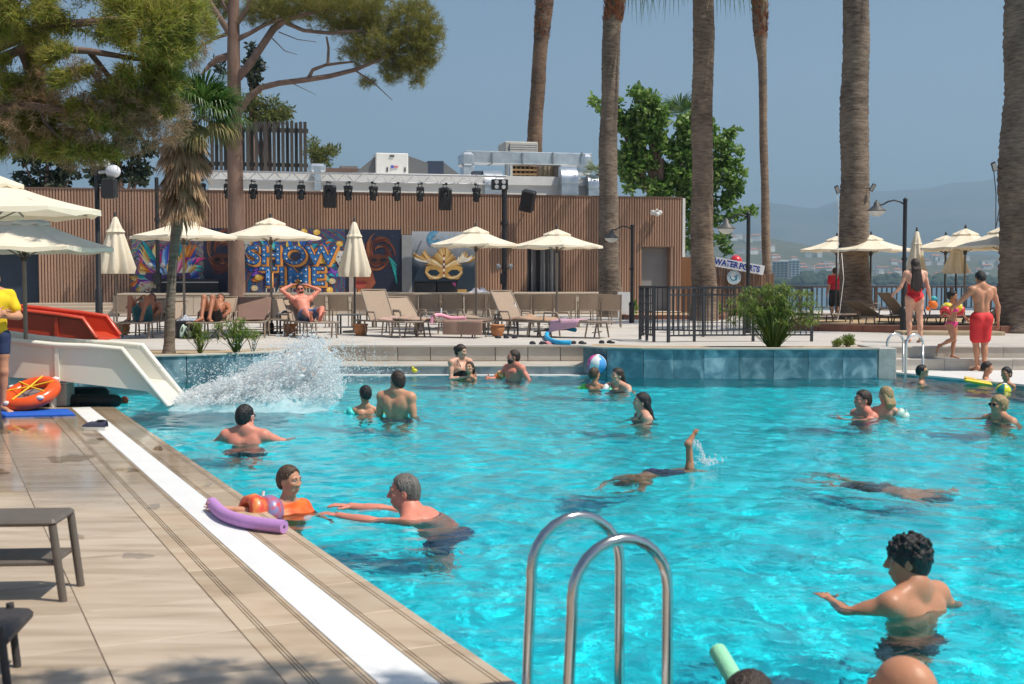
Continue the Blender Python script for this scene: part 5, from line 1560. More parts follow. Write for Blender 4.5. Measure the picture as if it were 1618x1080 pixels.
# ================================================================== umbrellas
M_canvas = pm('cream_canvas', (.90, .81, .645), .05, 3, .85, .15, 40, trans=.22)
M_pole = pm('taupe_pole', (.22, .18, .145), .12, 4, .5)
M_darkpole = pm('dark_pole', (.05, .045, .045), .12, 4, .5)
def umbrella(base, rim, apex, rad, label, seed, pole=M_pole, rot=None, n=8, group='open cream umbrellas'):
    r = random.Random(seed); a0 = r.uniform(0, .78) if rot is None else rot
    t = thing('umbrella', label, 'umbrella', base, a0, group)
    b = base[2]; rim -= b; apex -= b
    mb = MB(); mb.tube([(0, 0, 0), (0, 0, apex - .02)], .027, 10); mb.build('pole', pole, t)
    br = .30 if b > .1 else .07
    mb = MB(); mb.lathe([(br, 0), (br, .04), (.06, .06), (.05, .22), (.03, .24)], (0, 0, .002), 16); mb.build('base', M_darkpole, t)
    def canopy(ri, ro, zi, zo, sag, hem):
        mb = MB(); nr = 6
        vs = []; m = n * 4
        for i in range(nr + 1):
            f = i / nr
            for k in range(m):
                th = 2*math.pi*k/m; kk = (k % 4) / 4.0
                edge_ = math.cos(math.pi/n) / math.cos(((th + math.pi/n) % (2*math.pi/n)) - math.pi/n) if False else 1.0
                # straight edges between ribs, cloth slightly hollow
                ph = (th % (2*math.pi/n)) - math.pi/n
                e = math.cos(math.pi/n) / math.cos(ph)
                rr = (ri + (ro - ri)*f) * e
                z = zi + (zo - zi)*f - sag*math.sin(math.pi*f) - .02*f*(1-abs(2*kk-1))
                vs.append((rr*math.cos(th), rr*math.sin(th), z))
        if hem:
            for k in range(m):
                x, y, z = vs[nr*m + k]; vs.append((x*1.003, y*1.003, z - hem*(1 + .25*math.sin(k*2.1+seed))))
            nr += 1
        fs = [(i*m+k, i*m+(k+1) % m, (i+1)*m+(k+1) % m, (i+1)*m+k) for i in range(nr) for k in range(m)]
        mb.add(vs, fs, False)
        return mb
    c = canopy(.12, rad, apex - .10, rim, .025, .05).build('canopy', M_canvas, t)
    canopy(.001, rad*.30, apex, apex - .10 - (apex - rim)*.20 + .05, .0, .035).build('vent_cap', M_canvas, c)
    for k in range(n):
        th = 2*math.pi*k/n; mb = MB()
        mb.tube([(.03*math.cos(th), .03*math.sin(th), apex - .13), (rad*.98*math.cos(th), rad*.98*math.sin(th), rim - .012)], .010, 5); mb.build('rib', pole, t)
        mb = MB(); f = .48
        mb.tube([(.03*math.cos(th), .03*math.sin(th), rim - .12), (rad*f*math.cos(th), rad*f*math.sin(th), apex - .13 + (rim - apex + .118)*f - .01)], .008, 5); mb.build('strut', pole, t)
    mb = MB(); mb.tube([(0, 0, rim - .17), (0, 0, rim - .07)], .045, 10); mb.build('hub', M_darkpole, t)
    mb = MB(); mb.lathe([(.03, 0), (.035, .03), (.02, .05), (.028, .075), (.001, .10)], (0, 0, apex - .01), 10); mb.build('finial', M_darkpole, t)
    return t
def closed_umbrella(base, top, bottom, wid, label, seed, pole=M_pole):
    t = thing('closed_umbrella', label, 'umbrella', base, random.Random(seed).uniform(0, 1), 'folded cream umbrellas')
    b = base[2]; top -= b; bottom -= b; r = random.Random(seed)
    mb = MB(); mb.tube([(0, 0, 0), (0, 0, top - .03)], .025, 10); mb.build('pole', pole, t)
    mb = MB(); mb.lathe([(.28, 0), (.28, .04), (.05, .06), (.045, .2), (.03, .22)], (0, 0, .002), 16); mb.build('base', M_darkpole, t)
    H = top - bottom
    pl = [r.uniform(-.10, .10) for _ in range(8)]
    def wob(th, z):
        f = (top - z) / H
        return 1 + (.26 + .10*math.sin(th*2+seed)) * math.cos(8*th + pl[int(th/(math.pi/4)) % 8]) * min(1, f*1.3)
    prof = [(.02, top), (.05, top - .04*H), (.12*wid + .05, top - .18*H), (.36*wid, top - .55*H), (.50*wid, top - .90*H), (.46*wid, top - H)]
    mb = MB(); mb.lathe(prof, (0, 0, 0), 64, True, wob=wob); c = mb.build('canopy', M_canvas, t)
    prof = [(.015, top + .01), (.06, top - .03*H), (.20*wid, top - .20*H), (.30*wid, top - .27*H)]
    mb = MB(); vs_prof = prof; mb.lathe(vs_prof, (0, 0, 0), 48, True, wob=lambda th, z: 1 + .10*math.cos(8*th)*(z < top - .1*H)); mb.build('vent_cap', M_canvas, c)
    mb = MB(); mb.lathe([(.03, 0), (.035, .03), (.02, .05), (.028, .08), (.001, .11)], (0, 0, top), 10); mb.build('finial', M_darkpole, t)
def umb_px(pole_px, Y, z0, rim_py, apex_py, rad, label, seed, pole=M_pole, rot=None):
    p = dp(pole_px, 400, Y)
    umbrella((p.x, Y, z0), dp(pole_px, rim_py, Y).z, dp(pole_px, apex_py, Y).z, rad, label, seed, pole, rot)
umb_px(-12, 12.7, 0.0, 331, 272, 1.12, 'big open cream umbrella cut off by the left edge, upper one', 2, M_pole, .1)
umb_px(38, 15.3, 0.0, 391, 333, 1.12, 'open cream umbrella on grey pole beside the orange raft', 3, M_pole, .05)
umb_px(290, 25.0, DECK, 373, 343, 1.12, 'open cream umbrella behind the young shaggy palm', 4, M_pole, .0)
umb_px(428, 27.0, DECK, 374, 343, 1.12, 'open cream umbrella just left of the show time letters', 5, M_pole, .2)
umb_px(752, 29.2, DECK, 386, 357, 1.12, 'open cream umbrella over the golden mask banner', 6, M_pole, .3)
umb_px(880, 29.0, DECK, 388, 361, 1.12, 'open cream umbrella right of the tall black mast', 7, M_pole, .1)
umb_px(1322, 36.0, DECK, 394, 372, 1.12, 'open cream umbrella left of the massive palm by the sea rail', 8, M_darkpole, .1)
umb_px(1376, 33.0, DECK, 394, 370, 1.12, 'open cream umbrella right behind the massive palm trunk', 9, M_darkpole, .2)
umb_px(1494, 34.0, DECK, 393, 371, 1.12, 'open cream umbrella farthest back above the folded umbrellas', 10, M_darkpole, .3)
umb_px(1525, 30.0, DECK, 391, 360, 1.12, 'open cream umbrella above man in red shorts', 11, M_pole, .0)
umb_px(1582, 28.6, DECK, 388, 357, 1.10, 'open cream umbrella partly hidden by the right edge palm', 12, M_pole, .15)
def closed_px(px, Y, top_py, bot_py, wpx, label, seed, pole=M_pole, z0=DECK):
    p = dp(px, 400, Y); closed_umbrella((p.x, Y, z0), dp(px, top_py, Y).z, dp(px, bot_py, Y).z, wpx * Y / F_PX, label, seed, pole)
closed_px(183, 26.9, 342, 432, 46, 'folded cream umbrella beside the left lamp post', 21)
closed_px(560, 27.5, 350, 437, 39, 'folded cream umbrella in front of the dark face backdrop', 22, M_darkpole)
closed_px(1448, 31.0, 365, 440, 27, 'folded cream umbrella behind the woman in red', 23)
closed_px(1511, 30.5, 388, 432, 36, 'short folded cream umbrella between girl and man in red', 24, M_darkpole)

# ================================================================== lamp posts, fences
def street_lamp(px, base_py, top_py, lamp_px, lamp_py, label, Y=None):
    b = gp(px, base_py, DECK) if Y is None else Vector((dp(px, 400, Y).x, Y, DECK)); Y = b.y
    t = thing('street_lamp', label, 'lamp post', b, 0, 'black curved arm street lamps')
    h = dp(px, top_py, Y).z - DECK
    mb = MB(); mb.tube([(0, 0, 0), (0, 0, .5)], .075, 12); mb.tube([(0, 0, .5), (0, 0, .56), (0, 0, .6)], [.085, .085, .05], 12); mb.tube([(0, 0, h*.55), (0, 0, h*.55 + .06)], .062, 12); mb.tube([(0, 0, .6), (0, 0, h)], .045, 12); mb.build('post', M_black, t)
    mb = MB(); mb.lathe([(.05, 0), (.055, .05), (.02, .08), (.001, .10)], (0, 0, h - .03), 10); mb.build('cap', M_black, t)
    lx = dp(lamp_px, 400, Y).x - b.x; lz = dp(px, lamp_py, Y).z - DECK
    pts = [(0, 0, h - .10)] + [(lx*f, 0, h - .10 + .10*math.sin(math.pi*min(1, f*1.25))*1.0) for f in (.2, .4, .6, .8, 1.0)]
    mb = MB(); mb.tube(pts, .018, 8); mb.build('arm', M_black, t)
    mb = MB(); mb.lathe([(.02, .22), (.03, .19), (.06, .17), (.07, .10), (.20, 0), (.215, -.02), (.20, -.022), (.001, .03)], (lx, 0, lz - .05), 18); s = mb.build('shade', flat((.10, .095, .09), .5), t)
    mb = MB(); mb.lathe([(.19, 0), (.15, -.06), (.07, -.11), (.001, -.12)], (lx, 0, lz - .075), 18); mb.build('glass_bowl', flat((.62, .62, .60), .25, 0, .6), t)
street_lamp(998, 510, 357, 966, 372, 'black street lamp in front of the building doorway', None)
street_lamp(1181, 526, 338, 1147, 356, 'black street lamp in front of the water sports hut', None)
street_lamp(1427, 527, 316, 1384, 328, 'black street lamp above the woman in red', None)
def left_post():
    Y = 24.0; b = Vector((dp(155, 400, Y).x, Y, DECK)); t = thing('floodlight_post', 'tall black post at left with white floodlights and a speaker', 'lamp post', b)
    h = dp(155, 258, Y).z - DECK
    mb = MB(); mb.tube([(0, 0, 0), (0, 0, 1.0), (0, 0, 1.03), (0, 0, h)], [.075, .07, .05, .05], 12); mb.build('post', M_black, t)
    for (dx, dz, s) in ((.34, -.16, 1.2), (-.18, .02, .8), (.20, .0, .7)):
        mb = MB(); mb.ball((dx, -.05, h + dz), (.13*s, .10*s, .11*s), 12, 8); mb.build('lamp_head', pm('lamp_white', (.70, .72, .76), .05, 3, .3), t)
        mb = MB(); mb.tube([(0, 0, h + dz - .02), (dx*.7, -.03, h + dz)], .03, 8); mb.build('arm', M_white, t)
    mb = MB(); mb.box((-.06, -.06, h - .06), (.06, .06, h + .06), .02); mb.build('cap', M_white, t)
    sp = thing('loudspeaker', 'black loudspeaker hung on the left floodlight post', 'loudspeaker', b + Vector((.27, -.06, h - .50)), 0, 'black loudspeakers')
    mb = MB(); mb.box((-.14, -.12, -.2), (.14, .12, .2), .03); mb.build('cabinet', M_black, sp)
    mb = MB(); mb.box((-.12, -.13, -.18), (.12, -.118, .18), .004); mb.build('grille', flat((.03, .03, .033), .9), sp)
    mb = MB(); mb.tube([(-.27, .06, .05), (-.1, .03, .05)], .02, 6); mb.build('bracket', M_black, sp)
left_post()
M_rail = pm('charcoal_rail', (.030, .034, .042), .15, 6, .5)
def railing(name, label, cat, pts, h, post_every, bar_gap, mat, bar_mat=None, bw=.018, pw=.05, z0=DECK, toprail=(.07, .04), mid=None, horizontal=False, barspec='bar'):
    t = thing(name, label, cat, (0, 0, 0))
    for i in range(len(pts) - 1):
        a, b = Vector(pts[i]), Vector(pts[i+1]); d = b - a; L = d.length; d.normalize(); an = math.atan2(d.y, d.x)
        n = max(1, round(L / post_every))
        for k in range(n + (i == len(pts) - 2)):
            p = a + d * (L*k/n); mb = MB(); mb.obox((0, 0, h/2), (pw, pw, h), an); mb.build('post', mat, t, (p.x, p.y, z0))
        for (z, w, hh) in ((h, toprail[0], toprail[1]), (.12, .04, .03)) + (((mid, .04, .03),) if mid else ()):
            c = (a + b)/2; mb = MB(); mb.obox((0, 0, 0), (L + .02, w, hh), an); mb.build('rail', mat, t, (c.x, c.y, z0 + z + hh/2 - .005))
        if horizontal:
            for q in range(5):
                z = .12 + (h - .12)*(q+1)/6; c = (a + b)/2; mb = MB(); mb.obox((0, 0, 0), (L, .02, .02), an); mb.build('cross_bar', mat, t, (c.x, c.y, z0 + z))
        m = int(L / bar_gap); mbar = MB(); mbar.obox((0, 0, 0), (bw, bw, h - .14), an); me = mbar.mesh(barspec); me.materials.append(bar_mat or mat)
        for k in range(1, m):
            p = a + d * (L*k/m); link(barspec, me, t, (p.x, p.y, z0 + .13 + (h - .14)/2))
    return t
_yF = 23.2
def fx(px, Y): return dp(px, 400, Y).x
railing('black_railing', 'charcoal metal railing in front of the slim palm and hut', 'railing', [(fx(1057, 23.0), 23.0, 0), (fx(1098, 23.3), 23.3, 0), (fx(1284, 23.4), 23.4, 0)], 1.03, 1.15, .105, M_rail, mid=.90)
railing('black_railing', 'short charcoal gate panel with cross bars at left end of railing', 'gate', [(fx(1012, 24.2), 24.2, 0), (fx(1034, 23.2), 23.2, 0)], 1.05, .6, .12, M_rail, horizontal=True)
railing('black_railing', 'rear charcoal railing panel seen through the front railing', 'railing', [(fx(1016, 26.0), 26.0, 0), (fx(1112, 25.4), 25.4, 0), (fx(1240, 26.2), 26.2, 0)], 1.03, 1.3, .11, M_rail)
M_brownrail = pm('brown_timber_rail', (.075, .04, .028), .2, 5, .6)
railing('sea_railing', 'brown timber railing with dark bars along the sea front', 'railing', [(fx(1205, 48.8), 48.8, 0), (25.5, 48.8, 0)], .93, 1.6, .20, M_brownrail, flat((.04, .05, .06), .5), .05, .12, toprail=(.14, .07))
# kerbed palm bed and doorway bed
M_terra = pm('terracotta_kerb', (.20, .085, .055), .2, 5, .8)
M_tan = pm('tan_kerb', (.42, .33, .22), .12, 5, .8)
def bed(label, poly, h, kerb_mat, soil=True):
    t = thing('kerbed_bed', label, 'planting bed', (0, 0, 0))
    n = len(poly)
    mb = MB(); mb.prism(poly, DECK - .05, DECK + h - .03); mb.build('soil', M_soil, t)
    for i in range(n):
        a, b = Vector((*poly[i], 0)), Vector((*poly[(i+1) % n], 0)); d = b - a; c = (a + b)/2
        m = max(1, round(d.length / 1.0)); w = d.length / m
        for k in range(m):
            p = a + d.normalized()*(w*(k+.5)); mb = MB(); mb.obox((0, 0, 0), (w - .01, .16 + .001*i, h + .05), math.atan2(d.y, d.x), .01); mb.build('kerb_stone', kerb_mat, t, (p.x, p.y, DECK + (h - .05)/2))
bed('terracotta kerbed bed of dry soil around the massive palms', [(6.4, 29.0), (9.0, 27.2), (17.0, 27.0), (17.0, 33.5), (8.5, 34.5)], .17, M_terra)
bed('low red kerbed bed by the building doorway', [(fx(985, 37.5), 37.3), (fx(1140, 37), 36.9), (fx(1150, 41), 41.0), (fx(985, 41), 41.0)], .14, M_terra)
bed('tan kerb strip in front of the terracotta bed', [(8.6, 26.2), (10.6, 26.0), (10.6, 26.6), (8.6, 26.8)], .08, M_tan)

# ================================================================== water sports hut
def hut():
    Y0 = 41.0
    t = thing('wooden_hut', 'brown plank hut with white water sports sign board', 'hut', (0, 0, 0))
    wood = [pm('hut_plank', (.20, .115, .075), .25, 2, .8, stretch=(1, 1, .12)), pm('hut_plank', (.15, .085, .055), .25, 2, .8, stretch=(1, 1, .12)), pm('hut_plank', (.24, .14, .09), .25, 2, .8, stretch=(1, 1, .12))]
    x0 = fx(1128, Y0); x1 = fx(1224, Y0); n = 22; w = (x1 - x0)/n
    for k in range(n):
        px = 1128 + (1224 - 1128)*(k+.5)/n; zt = dp(px, 420 + (435-420)*(k/n), Y0).z
        if px > 1207: zt = dp(px, 432, Y0).z
        mb = MB(); mb.box((-w/2 + .006, -.02, 0), (w/2 - .006, .02, zt - DECK), .004); mb.build('plank', wood[k % 3], t, (x0 + w*(k+.5), Y0 + rnd.uniform(-.006, .006), DECK))
    mb = MB(); mb.box((x0 + .02, Y0 + .03, DECK), (x1 - .02, Y0 + 2.5, dp(1200, 434, Y0).z - .03)); mb.build('body', wood[1], t)
    # side panel, orange timber, next to the building
    mb = MB(); mb.box((fx(1076, 42.5), 42.4, DECK), (fx(1100, 42.5), 42.5, dp(1080, 406, 42.5).z)); mb.build('side_panel', pm('orange_timber', (.26, .12, .055), .2, 2, .8, stretch=(1, 1, .15)), t)
    # sign board
    a = dp(1130, 413, Y0 - .1); b = dp(1207, 427, Y0 - .1); d = b - a; ang = math.atan2(d.z, d.x); hgt = .32
    M = Matrix.Rotation(-ang, 3, 'Y'); c = (a + b)/2
    mb = MB(); mb.obox((0, 0, 0), (d.length, .05, hgt), M); s = mb.build('sign_board', pm('sign_white', (.72, .72, .74), .05, 2, .5), t, c)
    blue = flat((.012, .05, .28), .5)
    for (txt, px, py) in (('WATER', 1148, 415.2), ('PORTS', 1184.5, 422.3)):
        p = dp(px, py, Y0 - .14)
        o, me = put_text(txt, .27, 0, 0, -.10, blue, s, .012, .88, 1.0)
        o.rotation_euler = (0, -ang, 0); o.location = p - c
    # round badge
    p = dp(1159.5, 438, Y0 - .05)
    g = thing('round_sign', 'round white and blue wave badge on the hut wall', 'sign', (p.x, Y0 - .045, p.z))
    mb = MB(); mb.lathe([(.001, 0), (.24, 0), (.24, .03), (.001, .03)], (0, 0, 0), 28, False, M=Matrix.Rotation(R(90), 3, 'X')); mb.build('disc', pm('badge_white', (.62, .70, .74), .06, 3, .4), g)
    A = Art(g); teal = (.03, .20, .32); A.k = 150
    A.stroke([(.20*math.cos(a*.3), .20*math.sin(a*.3)) for a in range(22)], [.022]*22, (.25, .45, .55))
    A.stroke([(-.13, .06), (-.12, -.02), (-.06, -.09), (.02, -.10), (.08, -.05), (.06, .03), (.0, .04)], [.02, .04, .05, .05, .05, .04, .02], teal)
    A.stroke([(.05, .07), (.11, .08), (.15, .05)], [.02, .03, .01], teal); A.stroke([(.08, .07), (.11, -.05), (.09, -.12)], [.02, .03, .01], teal)
    A.done()
    q = dp(1163, 413, Y0 + .8)
    bl = thing('red_ball', 'red ball shape above the water sports sign', 'ball', q)
    mb = MB(); mb.ball((0, 0, 0), .22, 16, 10); mb.build('shell', flat((.62, .03, .05), .35), bl)
    mb = MB(); mb.tube([(0, 0, -.5), (0, 0, -.2)], .02, 6); mb.build('stalk', M_black, bl)
hut()
def trunk_lights():
    for (px, py, Y, lab, s) in ((1323, 299, 32.6, 'small floodlight on left side of massive palm trunk', -1), (1379, 296, 32.6, 'small floodlight on right side of massive palm trunk', 1), (1571, 263, 27.2, 'floodlight on an arm beside the right edge palm trunk', -1)):
        p = dp(px, py, Y); t = thing('floodlight', lab, 'lamp', p)
        M = Matrix.Rotation(R(25*s), 3, 'Y') @ Matrix.Rotation(R(20), 3, 'X')
        mb = MB(); mb.obox((0, 0, 0), (.11, .06, .22), M, .01); h = mb.build('housing', M_black, t)
        mb = MB(); mb.obox(M @ Vector((0, -.033, 0)), (.09, .008, .18), M); mb.build('glass', flat((.35, .36, .36), .1), h)
        mb = MB(); mb.tube([(0, 0, 0), (-s*.22, .2, -.02)], .014, 6); mb.build('bracket', M_black, t)
        pts = [p + Vector((0, .02, -.1)), p + Vector((-.05*s, 0, -.6)), p + Vector((.02, -.1, -1.4)), p + Vector((0, -.12, -2.4))]
        if px != 1379:
            if px == 1323: pts += [dp(1330, 400, 32.2), dp(1333, 440, 32.1), dp(1327, 490, 32.0), dp(1322, 510, 31.9)]
            else: pts = pts[:3] + [dp(1579, 330, 26.9)]
            mb = MB(); mb.tube([q - p for q in pts], .010, 5); mb.build('cable', M_white if px == 1323 else M_black, t)
trunk_lights()

# ================================================================== loungers, chairs, tables
M_sling = pm('taupe_sling', (.36, .27, .20), .08, 30, .8, .3, 120)
M_frame = pm('taupe_frame', (.25, .195, .15), .1, 6, .5)
def lounger_proto(back):
    t = thing('sun_lounger', 'x', 'sun lounger', (0, 0, 0), 0, 'taupe sun loungers by the pool')
    w = .31
    for s in (-1, 1):
        mb = MB(); mb.tube([(-.95, s*w, .33), (.95, s*w, .33)], .022, 6); mb.build('side_rail', M_frame, t)
    for x in (-.62, .66):
        for s in (-1, 1):
            mb = MB(); mb.tube([(x - .10, s*w, .33), (x - .16, s*w, 0)], .018, 6); mb.tube([(x + .10, s*w, .33), (x + .16, s*w, 0)], .018, 6); mb.build('leg', M_frame, t)
        mb = MB(); mb.tube([(x, -w, .12), (x, w, .12)], .012, 6); mb.build('stretcher', M_frame, t)
    mb = MB(); mb.tube([(.95, -w, .33), (.95, w, .33)], .022, 6); mb.build('end_rail', M_frame, t)
    mb = MB(); mb.sheet(lambda u, v: (-.30 + 1.24*u, (v-.5)*2*w*.95, .335 - .03*math.sin(math.pi*v)*math.sin(math.pi*u)), 12, 4); mb.build('bed_sling', M_sling, t)
    ca, sa = math.cos(R(back)), math.sin(R(back)); L = .74
    mb = MB(); mb.sheet(lambda u, v: (-.30 - L*u*ca, (v-.5)*2*w*.95, .337 + L*u*sa - .02*math.sin(math.pi*v)), 8, 4); b = mb.build('backrest', M_sling, t)
    for s in (-1, 1):
        mb = MB(); mb.tube([(-.30, s*w, .337), (-.30 - L*ca, s*w, .337 + L*sa)], .018, 6); mb.build('back_rail', M_frame, b)
        mb = MB(); mb.tube([(-.40, s*(w+.02), .33), (-.38, s*(w+.03), .52), (-.10, s*(w+.03), .52), (-.02, s*(w+.02), .33)], .02, 6); mb.build('arm', M_frame, t)
    mb = MB(); mb.tube([(-.30 - L*ca, -w, .337 + L*sa), (-.30 - L*ca, w, .337 + L*sa)], .018, 6); mb.build('top_rail', M_frame, b)
    return t
_lp = {}
def lounger(px, Y, yaw, back, label, z0=DECK):
    if back not in _lp: o = _lp[back] = lounger_proto(back)
    else: o = copy_tree(_lp[back])
    o.location = (fx(px, Y), Y, z0); o.rotation_euler = (0, 0, R(yaw)); o['label'] = label
    return o
lounger(226, 25.3, -88, 38, 'taupe lounger under person in teal shorts')
lounger(336, 25.3, -90, 42, 'taupe lounger under the knees up person beside the basket')
lounger(397, 25.6, -82, 40, 'taupe lounger with brown towel draped over raised backrest')
lounger(488, 25.3, -62, 42, 'taupe lounger carrying man with arms behind head')
lounger(616, 25.6, -50, 62, 'taupe lounger with upright back and pink towel on seat')
lounger(702, 25.2, -20, 4, 'flat taupe lounger with brown towel over its foot end')
lounger(655, 27.2, -55, 40, 'taupe lounger behind the flat one with brown towel')
lounger(756, 27.6, -60, 4, 'flat taupe lounger behind the umbrella pole before golden mask')
lounger(262, 27.4, -85, 30, 'taupe lounger behind the young palm trunk')
lounger(440, 27.4, -75, 38, 'taupe lounger behind the show time umbrella pole')
lounger(826, 26.0, -46, 58, 'taupe lounger with raised back beside the bottle table')
lounger(896, 25.1, -22, 4, 'flat taupe lounger above the blue noodle')
for (px, Y, yaw, b, lab) in ((1398, 29.2, 20, 30, 'taupe lounger behind the lamp post by massive palm'), (1445, 29.6, 10, 48, 'taupe lounger with raised back behind woman in red'), (1480, 28.6, 15, 4, 'flat taupe lounger behind the small girl'), (1545, 29.0, 170, 38, 'taupe lounger behind the man in red shorts'), (1390, 36.0, 0, 30, 'distant taupe lounger near sea rail behind massive palm'), (1300, 30.5, 35, 4, 'taupe lounger left of the massive palm foot')):
    lounger(px, Y, yaw, b, lab)
def chair_proto():
    t = thing('sling_chair', 'x', 'chair', (0, 0, 0), 0, 'sling chairs in a row facing the stage')
    w = .25
    for s in (-1, 1):
        mb = MB(); mb.tube([(s*w, -.24, 0), (s*w, -.22, .45), (s*w, -.30, .84)], .016, 6); mb.build('rear_leg', M_frame, t)
        mb = MB(); mb.tube([(s*w, .24, 0), (s*w, .24, .64)], .016, 6); mb.build('front_leg', M_frame, t)
        mb = MB(); mb.tube([(s*w, .26, .645), (s*w, -.25, .65)], .02, 6, sy=.7); mb.build('armrest', M_frame, t)
    mb = MB(); mb.sheet(lambda u, v: ((u-.5)*2*w*.96, -.22 - .085*v - .02*math.sin(math.pi*u), .45 + .39*v), 6, 5); mb.build('backrest', M_sling, t)
    mb = MB(); mb.sheet(lambda u, v: ((u-.5)*2*w*.96, -.22 + .46*v, .445 - .02*math.sin(math.pi*u)), 6, 4); mb.build('seat', M_sling, t)
    for y in (-.23, .24):
        mb = MB(); mb.tube([(-w, y, .43), (w, y, .43)], .014, 6); mb.build('cross_rail', M_frame, t)
    return t
def chairs():
    proto = chair_proto(); pxs = [430 + 35.7*i for i in range(16)]
    near = ['nearest the first umbrella pole, left end', 'behind the lounging man, left', 'behind the lounging man, right', 'left of the folded umbrella', 'behind the folded umbrella pole', 'right of the folded umbrella',
            'behind the upright lounger', 'right of the upright lounger', 'behind the flat lounger with pink noodle', 'left of the second umbrella pole', 'behind the bottle table', 'behind raised lounger beside bottle table', 'sixth from right palm end', 'just left of the third umbrella pole', 'second from the grey palm trunk', 'right end, before the grey palm trunk']
    for i, px in enumerate(pxs):
        o = proto if i == 0 else copy_tree(proto)
        Y = 30.6 + .02*i + rnd.uniform(-.12, .12); o.location = (fx(px, Y), Y, DECK); o.rotation_euler = (0, 0, rnd.uniform(-.10, .10)); o['label'] = 'taupe sling chair ' + near[i]
    o = copy_tree(proto); o.location = (fx(196, 28.5), 28.5, DECK); o.rotation_euler = (0, 0, .3); o['label'] = 'taupe sling chair beside the left folded umbrella'; 
    for k in range(6):
        o = copy_tree(proto); px = 640 + 62*k; Y = 32.6; o.location = (fx(px, Y), Y, DECK); o.rotation_euler = (0, 0, rnd.uniform(-.1, .1)); o['label'] = 'taupe sling chair in the back row, %s from the left' % ['first', 'second', 'third', 'fourth', 'fifth', 'sixth'][k]; o['group'] = 'sling chairs of the back row'
chairs()
def side_table(px, Y, label, w=.5, h=.45):
    t = thing('side_table', label, 'table', (fx(px, Y), Y, DECK), rnd.uniform(-.2, .2), 'grey side tables between loungers')
    mg = flat((.11, .115, .125), .5)
    mb = MB(); mb.box((-w/2, -.22, h - .03), (w/2, .22, h), .008); mb.build('top', mg, t)
    mb = MB(); mb.box((-w/2 + .03, -.19, .15), (w/2 - .03, .19, .17), .004); mb.build('shelf', mg, t)
    for sx in (-1, 1):
        for sy in (-1, 1):
            mb = MB(); mb.box((sx*(w/2 - .03) - .018, sy*.19 - .018, 0), (sx*(w/2 - .03) + .018, sy*.19 + .018, h - .03)); mb.build('leg', mg, t)
    return t
side_table(800, 26.6, 'grey side table holding clear bottles'); side_table(551, 26.6, 'grey side table left of folded umbrella pot'); side_table(455, 26.8, 'grey side table with a folded grey cloth')
def bottle(x, y, z, label):
    t = thing('bottle', label, 'bottle', (x, y, z), 0, 'clear bottles on the side table')
    mb = MB(); mb.lathe([(.001, 0), (.036, .005), (.036, .15), (.03, .18), (.014, .215), (.014, .24), (.001, .241)], (0, 0, 0), 12)
    m, nt, b = new_mat('clear_plastic'); b.inputs['Base Color'].default_value = (.8, .84, .88, 1); b.inputs['Roughness'].default_value = .12; b.inputs['Alpha'].default_value = .75
    mb.build('body', m, t); mb = MB(); mb.tube([(0, 0, .235), (0, 0, .26)], .016, 8); mb.build('cap', flat((.7, .72, .75)), t)
_b = fx(800, 26.6)
for (dx, dy, lab) in ((-.17, -.05, 'clear bottle alone at left end of side table'), (.03, -.06, 'clear bottle in group of three, left one'), (.11, -.02, 'clear bottle in group of three, middle one'), (.19, -.06, 'clear bottle in group of three, right one')):
    bottle(_b + dx, 26.6 + dy, DECK + .45, lab)
bottle(fx(697, 25.6), 25.6, DECK + .345, 'clear bottle lying upright on flat lounger with pink noodle')
M_pot = pm('terracotta_pot', (.46, .20, .085), .15, 8, .8)
for (px, Y, lab, r) in ((191, 26.2, 'terracotta pot below the left folded umbrella', .17), (458, 26.0, 'terracotta pot left of the lounging man', .155), (569, 26.0, 'terracotta pot below the middle folded umbrella', .155), (786, 25.6, 'terracotta pot in front of the bottle table', .155)):
    t = thing('plant_pot', lab, 'pot', (fx(px, Y), Y, DECK), 0, 'terracotta pots by umbrella poles')
    mb = MB(); mb.lathe([(r*.62, 0), (r*.70, .02), (r*.95, .12), (r*.98, .18), (r*.90, .22)], (0, 0, 0), 20); mb.build('body', M_pot, t)
    mb = MB(); mb.lathe([(r*.90, .215), (r*1.06, .22), (r*1.06, .255), (r*.88, .255), (r*.85, .20), (.001, .20)], (0, 0, 0), 20); mb.build('rim', M_pot, t)
def cloth(name, label, cat, f, col, nu=22, nv=12, thick=.012, group=None, mat=None):
    t = thing(name, label, cat, f(.5, .5) if False else (0, 0, 0), 0, group)
    mb = MB(); mb.sheet(f, nu, nv); o = mb.build('cloth', mat or pm('towel', col, .10, 40, .95, .5, 150), t)
    md = o.modifiers.new('thickness', 'SOLIDIFY'); md.thickness = thick
    return t
def on_lounger(px, Y, yaw, back, L=.74, z0=DECK):
    M = Matrix.Translation((fx(px, Y), Y, z0)) @ Matrix.Rotation(R(yaw), 4, 'Z')
    ca, sa = math.cos(R(back)), math.sin(R(back))
    def bed(x, y, h=0.0):
        """point on the lounger: x from head (negative) to foot"""
        if x > -.30: p = Vector((x, y, .345 + h))
        else: p = Vector((-.30 + (x + .30)*ca, y, .345 - (x + .30)*sa + h))
        return M @ p
    return bed
def hump(u, v, s): return .5 + .5*math.sin(9*u + 4*v + s)*math.sin(7*v - 3*u + 2*s)
B = on_lounger(397, 25.6, -82, 40)
cloth('towel', 'brown towel spread over the raised backrest left of man', 'towel', lambda u, v: B(-1.02 + .95*u, (v-.5)*.72, .012 + .012*hump(u, v, 1)) if True else None, (.20, .125, .10))
B2 = on_lounger(616, 25.6, -50, 62)
cloth('towel', 'pink beige towel bunched on upright lounger seat', 'towel', lambda u, v: B2(-.25 + .60*u, (v-.5)*.55, .015 + .11*hump(u, v, 2)*math.sin(math.pi*u)*math.sin(math.pi*v)), (.50, .33, .28))
